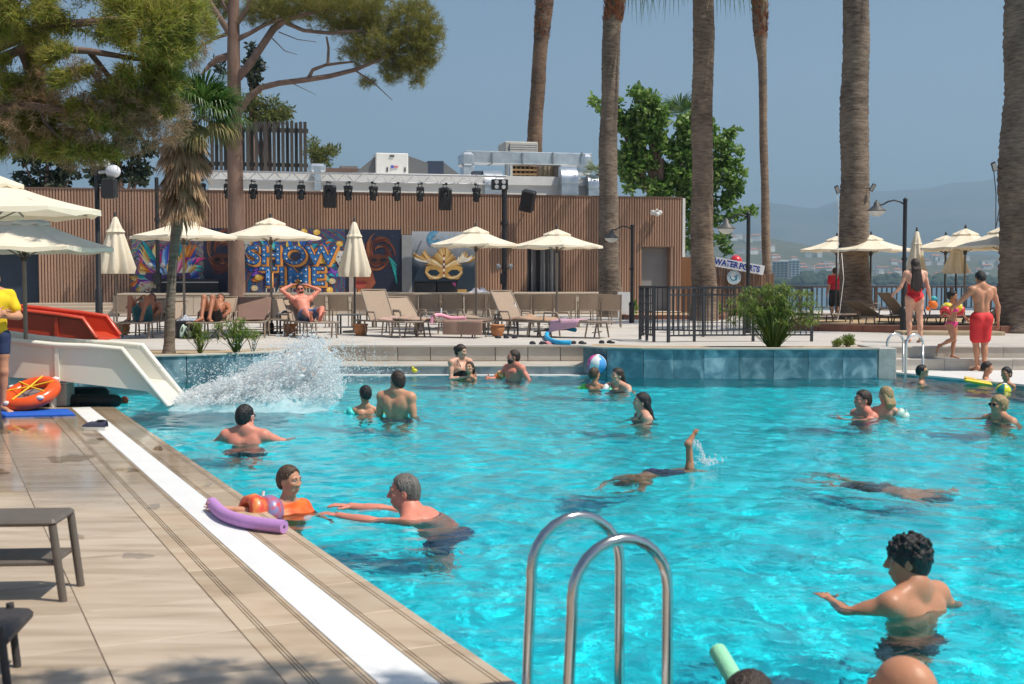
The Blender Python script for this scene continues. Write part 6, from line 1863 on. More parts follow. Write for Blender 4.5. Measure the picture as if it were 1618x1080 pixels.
B3 = on_lounger(702, 25.2, -20, 4)
def drape(u, v):
    # hangs over the near side of the foot end
    x = .10 + .88*u; s = v*1.05
    if s < .62: return B3(x, .33 - s, .012 + .006*hump(u, v, 3))
    return B3(x, -.30 - .02 - .015*math.sin(9*u), .012 - (s - .62)*.66)
cloth('towel', 'plain brown towel hanging over the foot of flat lounger', 'towel', drape, (.34, .215, .165), 24, 20)
cloth('towel', 'crumpled beige towel on head end of the flat lounger', 'towel', lambda u, v: B3(-.95 + .62*u, (v-.5)*.58, .012 + .07*hump(u, v, 5)*math.sin(math.pi*v)), (.42, .29, .22))
B4 = on_lounger(826, 26.0, -46, 58)
cloth('towel', 'orange brown towel heaped on lounger beside bottle table', 'towel', lambda u, v: B4(-.30 + .75*u, (v-.5)*.66, .012 + .14*hump(u, v, 6)*math.sin(math.pi*u)*math.sin(math.pi*v)), (.38, .22, .155))
B5 = on_lounger(896, 25.1, -22, 4)
cloth('towel', 'tan towel on head end of lounger above blue noodle', 'towel', lambda u, v: B5(-.98 + .80*u, (v-.5)*.62, .012 + .09*hump(u, v, 7)*math.sin(math.pi*v)), (.46, .29, .19))
def drape5(u, v):
    x = -.25 + .62*u; s = v*.95
    if s < .60: return B5(x, .30 - s, .015 + .02*hump(u, v, 8))
    return B5(x - .10*(s-.6), -.33, .012 - (s - .60)*.7*(1 - .5*u))
cloth('towel', 'lilac towel hanging over side of flat lounger', 'towel', drape5, (.55, .33, .42), 20, 16)
Bt = (fx(455, 26.8), 26.8)
cloth('towel', 'folded grey cloth on the small grey table', 'towel', lambda u, v: Vector((Bt[0] - .22 + .44*u, Bt[1] - .16 + .3*v, DECK + .47 + .09*hump(u, v, 4)*math.sin(math.pi*u))), (.42, .42, .45))
def noodle(name, label, pts, r, col):
    t = thing(name, label, 'pool noodle', pts[0])
    P = [Vector(p) for p in pts]; Q = []
    for i in range(len(P) - 1):
        for k in range(6):
            f = k/6; p0 = P[max(i-1, 0)]; p1 = P[i]; p2 = P[i+1]; p3 = P[min(i+2, len(P)-1)]
            Q.append(.5*((2*p1) + (p2-p0)*f + (2*p0-5*p1+4*p2-p3)*f*f + (3*p1-p0-3*p2+p3)*f**3))
    Q.append(P[-1])
    mb = MB(); mb.tube([q - P[0] for q in Q], r, 14); mb.build('foam', pm('noodle_foam', col, .05, 30, .8, .2, 90), t)
    d = (Q[-1] - Q[-2]).normalized()
    mb = MB(); mb.tube([Q[-1] - P[0] - d*.02, Q[-1] - P[0] + d*.0012], r*.28, 8); mb.build('core_hole', flat(tuple(c*.25 for c in col), .9), t)
    return t
noodle('pool_noodle', 'purple noodle bent across the deck beside the boy in orange', [gp(335, 795, .045), gp(352, 811, .045), gp(380, 822, .045), gp(415, 828, .045), gp(449, 832, .045)], .042, (.50, .25, .56))
noodle('pool_noodle', 'pink noodle looped on the flat lounger', [B3(-.15, -.33, -.05), B3(-.12, -.30, .10), B3(-.05, -.10, .12), B3(.10, .05, .06), B3(.25, .12, .05), B3(.42, .15, .05)], .042, (.78, .36, .46))
_n = [gp(909, 521, DECK + .16), gp(885, 517, DECK + .20), gp(868, 523, DECK + .12), gp(864, 532, DECK + .06), gp(878, 540, DECK + .045), gp(902, 541, DECK + .045)]
noodle('pool_noodle', 'bright blue noodle curled under the flat lounger', _n, .045, (.02, .38, .68))
noodle('pool_noodle', 'pale green noodle standing out of the water at the bottom', [dp(1134, 1028, 4.55), dp(1150, 1055, 4.45), dp(1172, 1095, 4.3), dp(1188, 1130, 4.15)][::-1], .034, (.30, .68, .42))
# sandals
def sandal(px, py, col, label, n=2, yaw=0.0, z0=DECK):
    t = thing('sandals', label, 'sandals', gp(px, py, z0), yaw)
    for k in range(n):
        M = Matrix.Rotation(rnd.uniform(-.3, .3), 3, 'Z'); o = Vector(((k - (n-1)/2)*.17, rnd.uniform(-.03, .03), 0))
        mb = MB(); prof = [(-.04, -.12), (.04, -.12), (.05, 0), (.05, .09), (.02, .13), (-.02, .13), (-.05, .09), (-.04, 0)]
        pts = [(M @ Vector((x, y, 0)) + o) for x, y in prof]
        mb.prism([(p.x, p.y) for p in pts], .004, .032); s = mb.build('sole', flat(col, .7), t)
        mb = MB(); mb.ball(M @ Vector((0, .05, .032)) + o, (.050, .040, .026), 10, 6); mb.build('strap', flat(tuple(c*.8 for c in col), .7), s)
sandal(849, 543.5, (.03, .03, .035), 'black flip flops nearest the bottle table, at terrace edge'); sandal(873, 543.5, (.75, .32, .33), 'pink sandals at the terrace edge'); sandal(891, 542, (.62, .70, .78), 'white and blue sandals at the terrace edge'); sandal(913, 543, (.03, .03, .035), 'black flip flops right of the white sandals'); sandal(958, 542, (.02, .02, .022), 'chunky black slides alone on the terrace edge'); sandal(800, 534, (.02, .02, .03), 'black shoes under lounger right of the pot', 3)
def basket():
    p = gp(298, 534, DECK); t = thing('crate', 'black slatted crate with shoes leaning on it', 'crate', p)
    for k in range(7):
        mb = MB(); mb.box((-.21 + .07*k - .02, -.16, 0), (-.21 + .07*k + .02, -.145, .34)); mb.build('slat', M_black, t)
    mb = MB(); mb.box((-.23, -.145, 0), (.23, .16, .33)); mb.build('body', M_black, t)
    mb = MB(); mb.box((-.25, -.17, .33), (.25, .18, .36), .006); mb.build('rim', M_rail, t)
    for (dx, a, lab) in ((-.10, .15, 'pale green shoe leaning upright on the crate, left one'), (.12, -.55, 'pale green shoe leaning askew on the crate, right one')):
        s = thing('shoe', lab, 'shoe', p + Vector((dx, -.20, .02)), 0, 'pale green shoes on the crate')
        M = Matrix.Rotation(a, 3, 'Y') @ Matrix.Rotation(R(-8), 3, 'X')
        mb = MB(); mb.ball(M @ Vector((0, 0, .14)), (.048, .018, .14), 12, 8, M); mb.build('sole', flat((.55, .70, .58), .6), s)
        mb = MB(); mb.ball(M @ Vector((0, -.016, .17)), (.022, .012, .06), 10, 6, M); mb.build('opening', flat((.10, .12, .11), .8), s)
    c = thing('towel', 'blue and white patterned cloth bundle on the black crate', 'towel', p + Vector((0, 0, .36)))
    mb = MB(); mb.sheet(lambda u, v: (-.22 + .44*u, -.14 + .28*v, .01 + .13*hump(u, v, 3)*math.sin(math.pi*u)*math.sin(math.pi*v)), 20, 14); mb.build('cloth', pm('blue_print', (.10, .14, .25), .2, 25, .9, col2=(.55, .58, .62)), c)
basket()
# white board leaning by the palm and black bag
t = thing('white_board', 'small white board leaning beside the grey palm foot', 'board', (fx(987, 38.2), 38.2, DECK))
mb = MB(); mb.obox((0, 0, .42), (.42, .03, .84), Matrix.Rotation(R(-6), 3, 'X')); mb.build('panel', flat((.66, .66, .64), .6), t)
# ================================================================== slide, raft, ladders, toys
M_slide = pm('white_fibreglass', (.74, .73, .68), .05, 1.5, .28, col2=(.70, .66, .55))
M_steel = pm('stainless_steel', (.50, .49, .48), .08, 6, .17, metal=1.0, col2=(.62, .60, .58))
def flume(label, yn, yf, top_px, bot_px, col, seams, z_off=0.0, name='water_slide'):
    """open trough running to the right; profile given as seen on the near side"""
    T = [dp(x, y, yn) for x, y in top_px]; Bt = [dp(x, y, yn) for x, y in bot_px]
    t = thing(name, label, 'water slide', (0, 0, 0))
    n = len(T)
    dY = yf - yn
    def wall(y, nm, a, b, th):
        mb = MB()
        for i in range(a, b):
            q = [T[i], T[i+1], Bt[i+1], Bt[i]]
            vs = [(p.x, y, p.z) for p in q] + [(p.x, y + th, p.z) for p in q]
            mb.add(vs, [(3,2,1,0)[::-1], (4,5,6,7)[::-1], (0,1,5,4)[::-1], (1,2,6,5)[::-1], (2,3,7,6)[::-1], (3,0,4,7)[::-1]])
        mb.build(nm, col, t)
    for (a, b) in seams:
        wall(yn, 'side_panel', a, b, .03); wall(yf - .03, 'side_panel', a, b, .03)
        mb = MB()
        for i in range(a, b):
            p, q = Bt[i], Bt[i+1]; h = .07
            mb.add([(p.x, yn + .03, p.z + h), (q.x, yn + .03, q.z + (h if i < n-2 else .01)), (q.x, yf - .03, q.z + (h if i < n-2 else .01)), (p.x, yf - .03, p.z + h)], [(0, 1, 2, 3)])
        mb.build('bed', col, t)
    for y, s in ((yn, -1), (yf - .03, 1)):
        mb = MB(); mb.tube([(p.x, y + .015 + s*.02, p.z) for p in T], .035, 8, sx=1.3); mb.build('rim', col, t)
    for (a, b) in seams[:-1]:
        p, q = T[b], Bt[b]
        mb = MB(); mb.box((p.x - .03, yn - .03, q.z - .02), (p.x + .02, yn + .0, p.z)); mb.build('flange', col, t)
        mb = MB(); mb.tube([(q.x - .1, yn + .1, q.z), (q.x - .1, yn + .1, -.3)], .045, 8); mb.build('support', M_white, t); mb = MB(); mb.tube([(q.x - .1, yf - .1, q.z), (q.x - .1, yf - .1, -.3)], .045, 8); mb.build('support', M_white, t)
    return t
flume('white water slide trough running down into the pool', 14.9, 15.72,
      [(-220, 505), (-60, 526), (20, 538), (91, 545), (140, 546.5), (193, 551), (230, 597), (266, 641)],
      [(-220, 570), (-60, 590), (20, 596), (91, 601), (140, 607), (193, 613), (232, 618), (266, 643)], M_slide, [(0, 3), (3, 7)])
flume('red water slide trough behind the white one', 17.0, 18.0, [(-220, 470), (-60, 482), (20, 489), (90, 497), (131, 503), (153, 534)], [(-220, 515), (-60, 525), (20, 530), (90, 534), (131, 536), (155, 540)],
      pm('red_fibreglass', (.55, .06, .025), .08, 2, .3), [(0, 3), (3, 5)])
def pad_rolls():
    for (px0, px1, py, Y, lab) in ((60, 172, 621, 15.7, 'black foam roll under the slide, upper one'), (60, 192, 633, 15.25, 'black foam roll under the slide, lower one')):
        a = dp(px0, py, Y); b = dp(px1, py + 1, Y); t = thing('foam_roll', lab, 'foam roll', (a.x, Y, a.z)); r = .085
        mb = MB(); L = b.x - a.x
        mb.tube([(0, 0, 0), (L - .1, 0, 0), (L - .04, 0, 0), (L, 0, 0)], [r, r, r*.85, r*.4], 16); mb.build('cover', flat((.012, .02, .024), .6), t)
        mb = MB(); mb.tube([(L*.5 - .02, 0, 0), (L*.5 + .02, 0, 0)], r*1.04, 16); mb.build('strap', flat((.03, .03, .03)), t)
pad_rolls()
def raft():
    c = gp(34, 652, 0); t = thing('ring_raft', 'orange inflatable ring with yellow straps on blue mat', 'raft', (c.x, c.y + .30, .0), R(8))
    M = Matrix.Rotation(R(22), 3, 'X') @ Matrix.Rotation(R(-12), 3, 'Y')
    mb = MB(); n = 28; o = Vector((0, 0, .20))
    mb.tube([M @ Vector((.27*math.cos(2*math.pi*k/n), .27*math.sin(2*math.pi*k/n), 0)) + o for k in range(n)], .085, 16, closed=True); mb.build('tube', pm('orange_vinyl', (.78, .095, .018), .08, 4, .28), t)
    mb = MB(); mb.lathe([(.001, -.075), (.30, -.08), (.33, -.02)], o, 28, M=M); mb.build('floor', flat((.20, .19, .20), .7), t)
    ys = flat((.85, .55, .03), .6)
    for (a, b) in ((.2, 3.0), (-.7, 2.2), (1.2, 4.2)):
        pa = M @ Vector((.29*math.cos(a), .29*math.sin(a), .086)) + o; pb = M @ Vector((.29*math.cos(b), .29*math.sin(b), .086)) + o
        mb = MB(); mb.tube([pa, (pa+pb)/2 + Vector((0, 0, -.01)), pb], .010, 6); mb.build('strap', ys, t)
    for a in (.6, 2.5, 4.0, 5.3):
        mb = MB(); mb.ball(M @ Vector((.33*math.cos(a), .33*math.sin(a), .05)) + o, (.05, .03, .03), 8, 6); mb.build('patch', flat((.72, .70, .68)), t)
    mt = thing('floor_mat', 'bright blue mat lying on the wet deck', 'mat', (0, 0, 0))
    q = [gp(-90, 662, 0), gp(119, 657, 0), gp(107, 648, 0), gp(-90, 650, 0)]
    mb = MB(); mb.prism([(p.x, p.y) for p in q], .002, .02); mb.build('pad', pm('blue_mat', (.005, .10, .52), .1, 20, .7, .3, 60), mt)
raft()
def step_block():
    c = gp(80, 645, 0); t = thing('step_block', 'grey block under the slide beside the orange ring', 'block', (c.x, 15.05, 0))
    mb = MB(); mb.box((-.05, -.02, 0), (.10, .25, .28), .01); mb.build('body', M_conc, t); mb = MB(); mb.box((-.06, -.03, .28), (.11, .26, .30)); mb.build('cap', M_white, t)
step_block()
def sneaker(px, py, yaw, label):
    t = thing('sneaker', label, 'shoe', gp(px, py, 0), R(yaw))
    prof = lambda f: .034 + .012*math.sin(math.pi*min(1, f*1.1)) - .010*(f > .9)
    mb = MB(); P = []; 
    outline = [(-.145, 0), (-.13, .032), (-.06, .036), (.03, .045), (.10, .045), (.145, .02), (.15, 0), (.145, -.02), (.10, -.045), (.03, -.045), (-.06, -.036), (-.13, -.032)]
    mb.prism(outline[::-1], .002, .034); mb.build('sole', flat((.72, .70, .64), .7), t)
    mb = MB(); st = [(-.135, .085, .030), (-.09, .080, .033), (-.03, .075, .036), (.03, .07, .040), (.09, .050, .040), (.135, .020, .02)]
    vs = []; n = 10
    for (x, h, w) in st:
        for k in range(n + 1):
            a = math.pi * k / n; vs.append((x, w*math.cos(a), .034 + h*math.sin(a)*.85))
    fs = [(i*(n+1)+k, i*(n+1)+k+1, (i+1)*(n+1)+k+1, (i+1)*(n+1)+k) for i in range(len(st)-1) for k in range(n)]
    mb.add(vs, fs, True); u = mb.build('upper', pm('navy_canvas', (.055, .06, .10), .15, 30, .9, .3), t)
    mb = MB(); mb.ball((-.075, 0, .10), (.055, .026, .012), 12, 6); mb.build('opening', flat((.015, .015, .02), .9), u)
    for k in range(4):
        mb = MB(); mb.tube([(.0 + .022*k, -.022, .092 - .008*k), (.0 + .022*k, .022, .092 - .008*k)], .005, 5); mb.build('lace', flat((.7, .7, .68)), u)
sneaker(150, 679, 172, 'navy canvas sneaker with pale sole lying across the white gutter')

def ladder_near():
    t = thing('pool_ladder', 'large steel pool ladder with two hooped handrails in the foreground', 'pool ladder', (0, 0, 0))
    for (dx, dy, s, zt) in ((.071, 4.35, .375, .690), (.200, 3.945, .375, .692)):
        a = Vector((dx, dy, 0)); b = a + EN * s; r = s/2; c = (a + b)/2; pts = [Vector((a.x - .018, a.y, -.04)), Vector((a.x - .012, a.y, .2)), Vector((a.x, a.y, zt - r - .04))]
        for k in range(13):
            th = math.pi - math.pi*k/12
            pts.append(c + EN*(r*math.cos(th)) + Vector((0, 0, zt - r + r*math.sin(th)*1.0)))
        pts += [Vector((b.x, b.y, .3)), Vector((b.x, b.y, -.2)), Vector((b.x, b.y, -1.0))]
        mb = MB(); mb.tube(pts, .0195, 18); mb.build('handrail', M_steel, t)
        mb = MB(); mb.lathe([(.05, 0), (.05, .012), (.024, .03), (.022, .035)], (a.x - .018, a.y, -.004), 18); mb.build('flange', M_steel, t)
    p = Vector((.071, 4.35, 0)) + EN*.375; q = Vector((.200, 3.945, 0)) + EN*.375
    for z in (-.25, -.52, -.80):
        d = (q - p); c = (p + q)/2; mb = MB(); mb.obox((c.x, c.y, z), (d.length, .07, .025), math.atan2(d.y, d.x)); mb.build('rung', M_steel, t)
ladder_near()
def ladder_far():
    t = thing('pool_ladder', 'distant steel pool ladder at the right of the tiled planter', 'pool ladder', (0, 0, 0))
    hw = pm('pale_steel', (.62, .64, .64), .06, 6, .25, metal=.8)
    P = []
    for (pxa, pxb, Y) in ((1430, 1404, 20.72), (1461, 1434, 20.42)):
        a = Vector((fx(pxa, Y), Y, 0)); b = Vector((fx(pxb, Y - .12), Y - .12, 0)); d = b - a; s = d.length; d.normalize(); r = s/2; c = (a + b)/2; zt = .67
        pts = [Vector((a.x, a.y, -.02)), Vector((a.x, a.y, zt - r))] + [c + d*(-r*math.cos(math.pi*k/10)) + Vector((0, 0, zt - r + r*math.sin(math.pi*k/10))) for k in range(11)] + [Vector((b.x, b.y, .2)), Vector((b.x, b.y, -.8))]
        mb = MB(); mb.tube(pts, .022, 10); mb.build('handrail', hw, t); P.append(b)
    for z in (-.2, -.5):
        d = P[1] - P[0]; c = (P[0] + P[1])/2; mb = MB(); mb.obox((c.x, c.y, z), (d.length, .07, .025), math.atan2(d.y, d.x)); mb.build('rung', hw, t)
ladder_far()
def beach_ball(px, py, Y, r, cols, label, rot):
    p = dp(px, py, Y); t = thing('beach_ball', label, 'ball', p)
    M = Matrix.Rotation(R(rot), 3, 'Z') @ Matrix.Rotation(R(12), 3, 'X')
    for k in range(6):
        vs = []; n = 6; m = 12
        for i in range(m + 1):
            for j in range(n + 1):
                th = 2*math.pi*(k + j/n)/6; ph = math.pi*i/m
                vs.append(M @ Vector((r*math.sin(ph)*math.cos(th), r*math.sin(ph)*math.sin(th), r*math.cos(ph))))
        mb = MB(); mb.add(vs, [(i*(n+1)+j, (i+1)*(n+1)+j, (i+1)*(n+1)+j+1, i*(n+1)+j+1) for i in range(m) for j in range(n)], True)
        mb.build('panel', flat(cols[k % len(cols)], .25), t)
    mb = MB(); mb.lathe([(.035, 0), (.03, .006), (.001, .008)], M @ Vector((0, 0, r - .003)), 10, M=M); mb.build('valve_cap', flat((.8, .8, .8)), t)
beach_ball(943, 575, 20.3, .165, [(.02, .22, .62), (.78, .78, .78), (.72, .10, .34), (.78, .78, .78), (.10, .35, .75), (.78, .78, .78)], 'pink white and blue beach ball on the ledge', 40)
beach_ball(1586, 618, 17.8, .12, [(.85, .72, .03), (.03, .22, .20)], 'yellow and teal ball floating at the right edge', 10)
t = thing('rubber_duck', 'tiny yellow duck on the pool ledge behind the splash', 'toy', dp(655, 587, 20.6))
mb = MB(); mb.ball((0, 0, .02), (.05, .035, .035), 10, 7); mb.build('body', flat((.80, .62, .02), .4), t); mb = MB(); mb.ball((-.03, 0, .065), .025, 10, 7); mb.build('head', flat((.80, .62, .02), .4), t)
t = thing('float_ball', 'small orange float under the slide end', 'float', (fx(193, 15.9), 15.9, WATER))
mb = MB(); mb.ball((0, 0, .04), .055, 12, 8); mb.build('shell', flat((.75, .10, .03), .4), t)
def near_table():
    t = thing('side_table', 'brown grey side table with lower shelf at the left foreground', 'table', (-2.67, 5.93, 0), R(4))
    mg = pm('bronze_powdercoat', (.125, .105, .088), .1, 12, .45)
    x0, x1, y0, y1 = -.55, .44, -.17, .17; h = .405
    mb = MB(); mb.box((x0, y0, h - .035), (x1, y1, h), .02); mb.build('top', mg, t)
    mb = MB(); mb.box((x0, y0 + .015, .175), (x1 - .01, y1 - .015, .20), .008); mb.build('shelf', mg, t)
    for (x, y) in ((x1 - .02, y0 + .02), (x1 - .02, y1 - .02), (x0 + .02, y0 + .02), (x0 + .02, y1 - .02)):
        mb = MB(); mb.tube([(x, y, h - .03), (x + (.045 if x > 0 else -.045), y, 0)], .021, 8); mb.build('leg', mg, t)
    t2 = thing('lounger_frame', 'dark slatted lounger end at the bottom left corner', 'lounger', (-2.31, 4.60, 0), R(8))
    md = pm('dark_weave', (.045, .04, .04), .15, 20, .6, .3, 80)
    mb = MB(); mb.obox((0, 0, .235), (.78, .40, .05), Matrix.Rotation(R(4), 3, 'Y'), .015); mb.build('seat_panel', md, t2)
    for (x, y) in ((.36, -.18), (.30, .18), (.2, -.18), (-.3, -.18), (-.3, .18)):
        mb = MB(); mb.tube([(x, y, .26), (x + .03, y - .02, 0)], .016, 7); mb.build('leg', md, t2)
    mb = MB(); mb.tube([(.10, .22, .27), (.16, .30, .40), (.05, .34, .46)], .025, 8); mb.build('arm', md, t2)
near_table()
def shadow_pine():
    # unseen pine added above the frame to shade the lower edge of the deck
    t = thing('pine_tree', 'unseen pine bough added to cast the soft shadow at bottom', 'pine tree', (-3.2, -2.5, 0))
    base = np.array([-3.2, -2.5, 0])
    mb = MB(); mb.tube([(0, 0, 0), (.1, .1, 2.5), (.3, .4, 5.0), (.2, .4, 8.0)], [.28, .24, .2, .1], 12); mb.build('trunk', M_pinebark, t)
    mb = MB(); mb.tube([(.3, .4, 4.6), (1.6, 2.0, 5.1), (3.2, 4.2, 5.0), (4.4, 5.6, 4.9)], [.12, .09, .06, .03], 8); mb.build('branch', M_branch, t)
    rng = np.random.RandomState(77)
    C = np.concatenate([shell_points(rng, c, r, 110, .1) for c, r in (((.75, 3.35, 4.75), (.7, .5, .3)), ((1.5, 3.5, 4.7), (.6, .42, .28)), ((.2, 3.3, 4.85), (.7, .45, .3)), ((2.1, 3.35, 4.75), (.5, .45, .25)), ((1.0, 2.8, 4.8), (1.3, .5, .3)))])
    V, F = needles_np(rng, C, .12, .006, 40, .1); np_mesh('crown', V - base, F, M_pineA, t, False)
shadow_pine()
# ---- splash at the slide end
def splash():
    rng = np.random.RandomState(5)
    octa = np.array([[1, 0, 0], [-1, 0, 0], [0, 1, 0], [0, -1, 0], [0, 0, 1], [0, 0, -1]], float); of = np.array([[0, 2, 4], [2, 1, 4], [1, 3, 4], [3, 0, 4], [2, 0, 5], [1, 2, 5], [3, 1, 5], [0, 3, 5]])
    m, nt, b = new_mat('spray_water'); b.inputs['Base Color'].default_value = (.95, .97, .98, 1); b.inputs['Roughness'].default_value = .35
    tr = nt.nodes.new('ShaderNodeBsdfTranslucent'); tr.inputs[0].default_value = (.95, .97, .99, 1); ms = nt.nodes.new('ShaderNodeMixShader'); ms.inputs[0].default_value = .5
    out = [n for n in nt.nodes if n.type == 'OUTPUT_MATERIAL'][0]; nt.links.new(b.outputs[0], ms.inputs[1]); nt.links.new(tr.outputs[0], ms.inputs[2])
    tp_ = nt.nodes.new('ShaderNodeBsdfTransparent'); m2 = nt.nodes.new('ShaderNodeMixShader'); m2.inputs[0].default_value = .30      # clear drops let most light through
    nt.links.new(ms.outputs[0], m2.inputs[1]); nt.links.new(tp_.outputs[0], m2.inputs[2]); nt.links.new(m2.outputs[0], out.inputs[0])
    Y = 15.6; k = Y / F_PX
    P = []; A = []; B = []                       # place, streak direction, size
    env = lambda u: (10 + 92*np.clip(u/.86, 0, 1)**1.25) * np.where(u > .86, np.clip((1.06 - u)/.20, 0, 1)**.6, 1)
    for q in range(900):
        u = rng.uniform(0, 1)**.72; h = float(env(np.array(u))); v = rng.uniform(0, 1)**1.35
        px = 266 + 268*u + rng.normal()*4; py = 640 - 14*u - h*v; th = math.atan2(.35 + .8*v*u, 1.0 - .9*v*(u > .7)) + rng.normal()*.35
        n = int(rng.uniform(16, 58)*(1.25 - .8*v)); L = rng.uniform(5, 20); w = rng.uniform(1.0, 3.6)
        a = rng.normal(size=n)*L*.5; b = rng.normal(size=n)*w
        c = np.array(dp(px, py, Y + rng.normal()*.28)); d = np.array([math.cos(th), rng.normal()*.2, math.sin(th)]); e = np.array([-math.sin(th), 0, math.cos(th)])
        P.append(c + (a[:, None]*d + b[:, None]*e)*k + rng.normal(size=(n, 3))*[.01, .06, .01]); A.append(np.repeat(d[None], n, 0)); B.append(np.exp(rng.uniform(math.log(.0028), math.log(.0105), n)))
    # thicker ropes and sheets in the core
    for q in range(420):
        u = rng.uniform(0, 1)**.8; v = rng.uniform(0, .85)**1.3; c = np.array(dp(266 + 262*u, 640 - 14*u - float(env(np.array(u)))*v, Y + rng.normal()*.2)); th = .4 + .7*v*u + rng.normal()*.4
        P.append(c[None]); A.append(np.array([[math.cos(th), 0, math.sin(th)]])); B.append(rng.uniform(.012, .032, 1))
    for (px, py, rx, ry, n) in ((470, 556, 70, 26, 1100), (540, 575, 60, 30, 650), (360, 592, 80, 26, 700), (505, 545, 60, 14, 380), (600, 580, 50, 16, 160)):
        c = np.array(dp(px, py, Y)); P.append(c + rng.normal(size=(n, 3))*.55*np.array([rx*k, .8, ry*k])); A.append(unit(rng, n)); B.append(rng.uniform(.0028, .007, n))
    P = np.concatenate(P); A = np.concatenate(A); S = np.concatenate(B); keep = P[:, 2] > WATER - .02; P = P[keep]; A = A[keep]; S = S[keep]
    O = octa[None] * (S[:, None, None] * rng.uniform(.7, 1.3, (len(P), 1, 3)))
    O = O + A[:, None] * ((O * A[:, None]).sum(2, keepdims=True)) * rng.uniform(.3, 2.6, (len(P), 1, 1))
    V = (O + P[:, None]).reshape(-1, 3)
    F = (of[None] + 6*np.arange(len(P))[:, None, None]).reshape(-1, 3)
    o = np_mesh('splash', V, F, m); tag(o, 'white spray thrown up at the foot of the slide', 'splash', kind='stuff')
    # foamy sheet of water at the slide foot
    V = []; n = 60; mm = 24
    for j in range(mm + 1):
        for i in range(n + 1):
            u = i/n; v = j/mm
            x = dp(258 + 270*u, 600, Y).x; y = 14.7 + 1.7*v; h = .30*math.exp(-((u-.72)/.22)**2) + .10*math.exp(-((u-.15)/.2)**2)
            V.append((x, y, WATER - .03 + h*math.sin(math.pi*v)**1.5*(.7 + .5*rng.rand()) + .02*rng.rand()))
    i = np.arange(mm)[:, None]*(n+1) + np.arange(n)[None]
    o = np_mesh('foam', V, np.stack([i, i+1, i+n+2, i+n+1], -1).reshape(-1, 4), m); tag(o, 'churned foam on the water below the slide', 'foam', kind='stuff')
    # drops falling from the diver's foot
    Y2 = gp(1085, 737, WATER).y; P = []; S = []
    for k in range(160):
        f = rng.rand(); px = 1098 + 20*f + rng.normal()*2.5; py = 697 + 40*f**1.3 + rng.normal()*3
        P.append(dp(px, py, Y2 + rng.normal()*.05)); S.append(rng.uniform(.003, .008))
    for k in range(160):
        P.append(dp(1118 + rng.normal()*12, 728 + rng.normal()*4, Y2 + rng.normal()*.06)); S.append(rng.uniform(.003, .009))
    P = np.array(P); S = np.array(S)
    V = (octa[None]*S[:, None, None] + P[:, None]).reshape(-1, 3); F = (of[None] + 6*np.arange(len(P))[:, None, None]).reshape(-1, 3)
    o = np_mesh('splash', V, F, m); tag(o, 'small drops trailing from the raised foot', 'splash', kind='stuff')
splash()
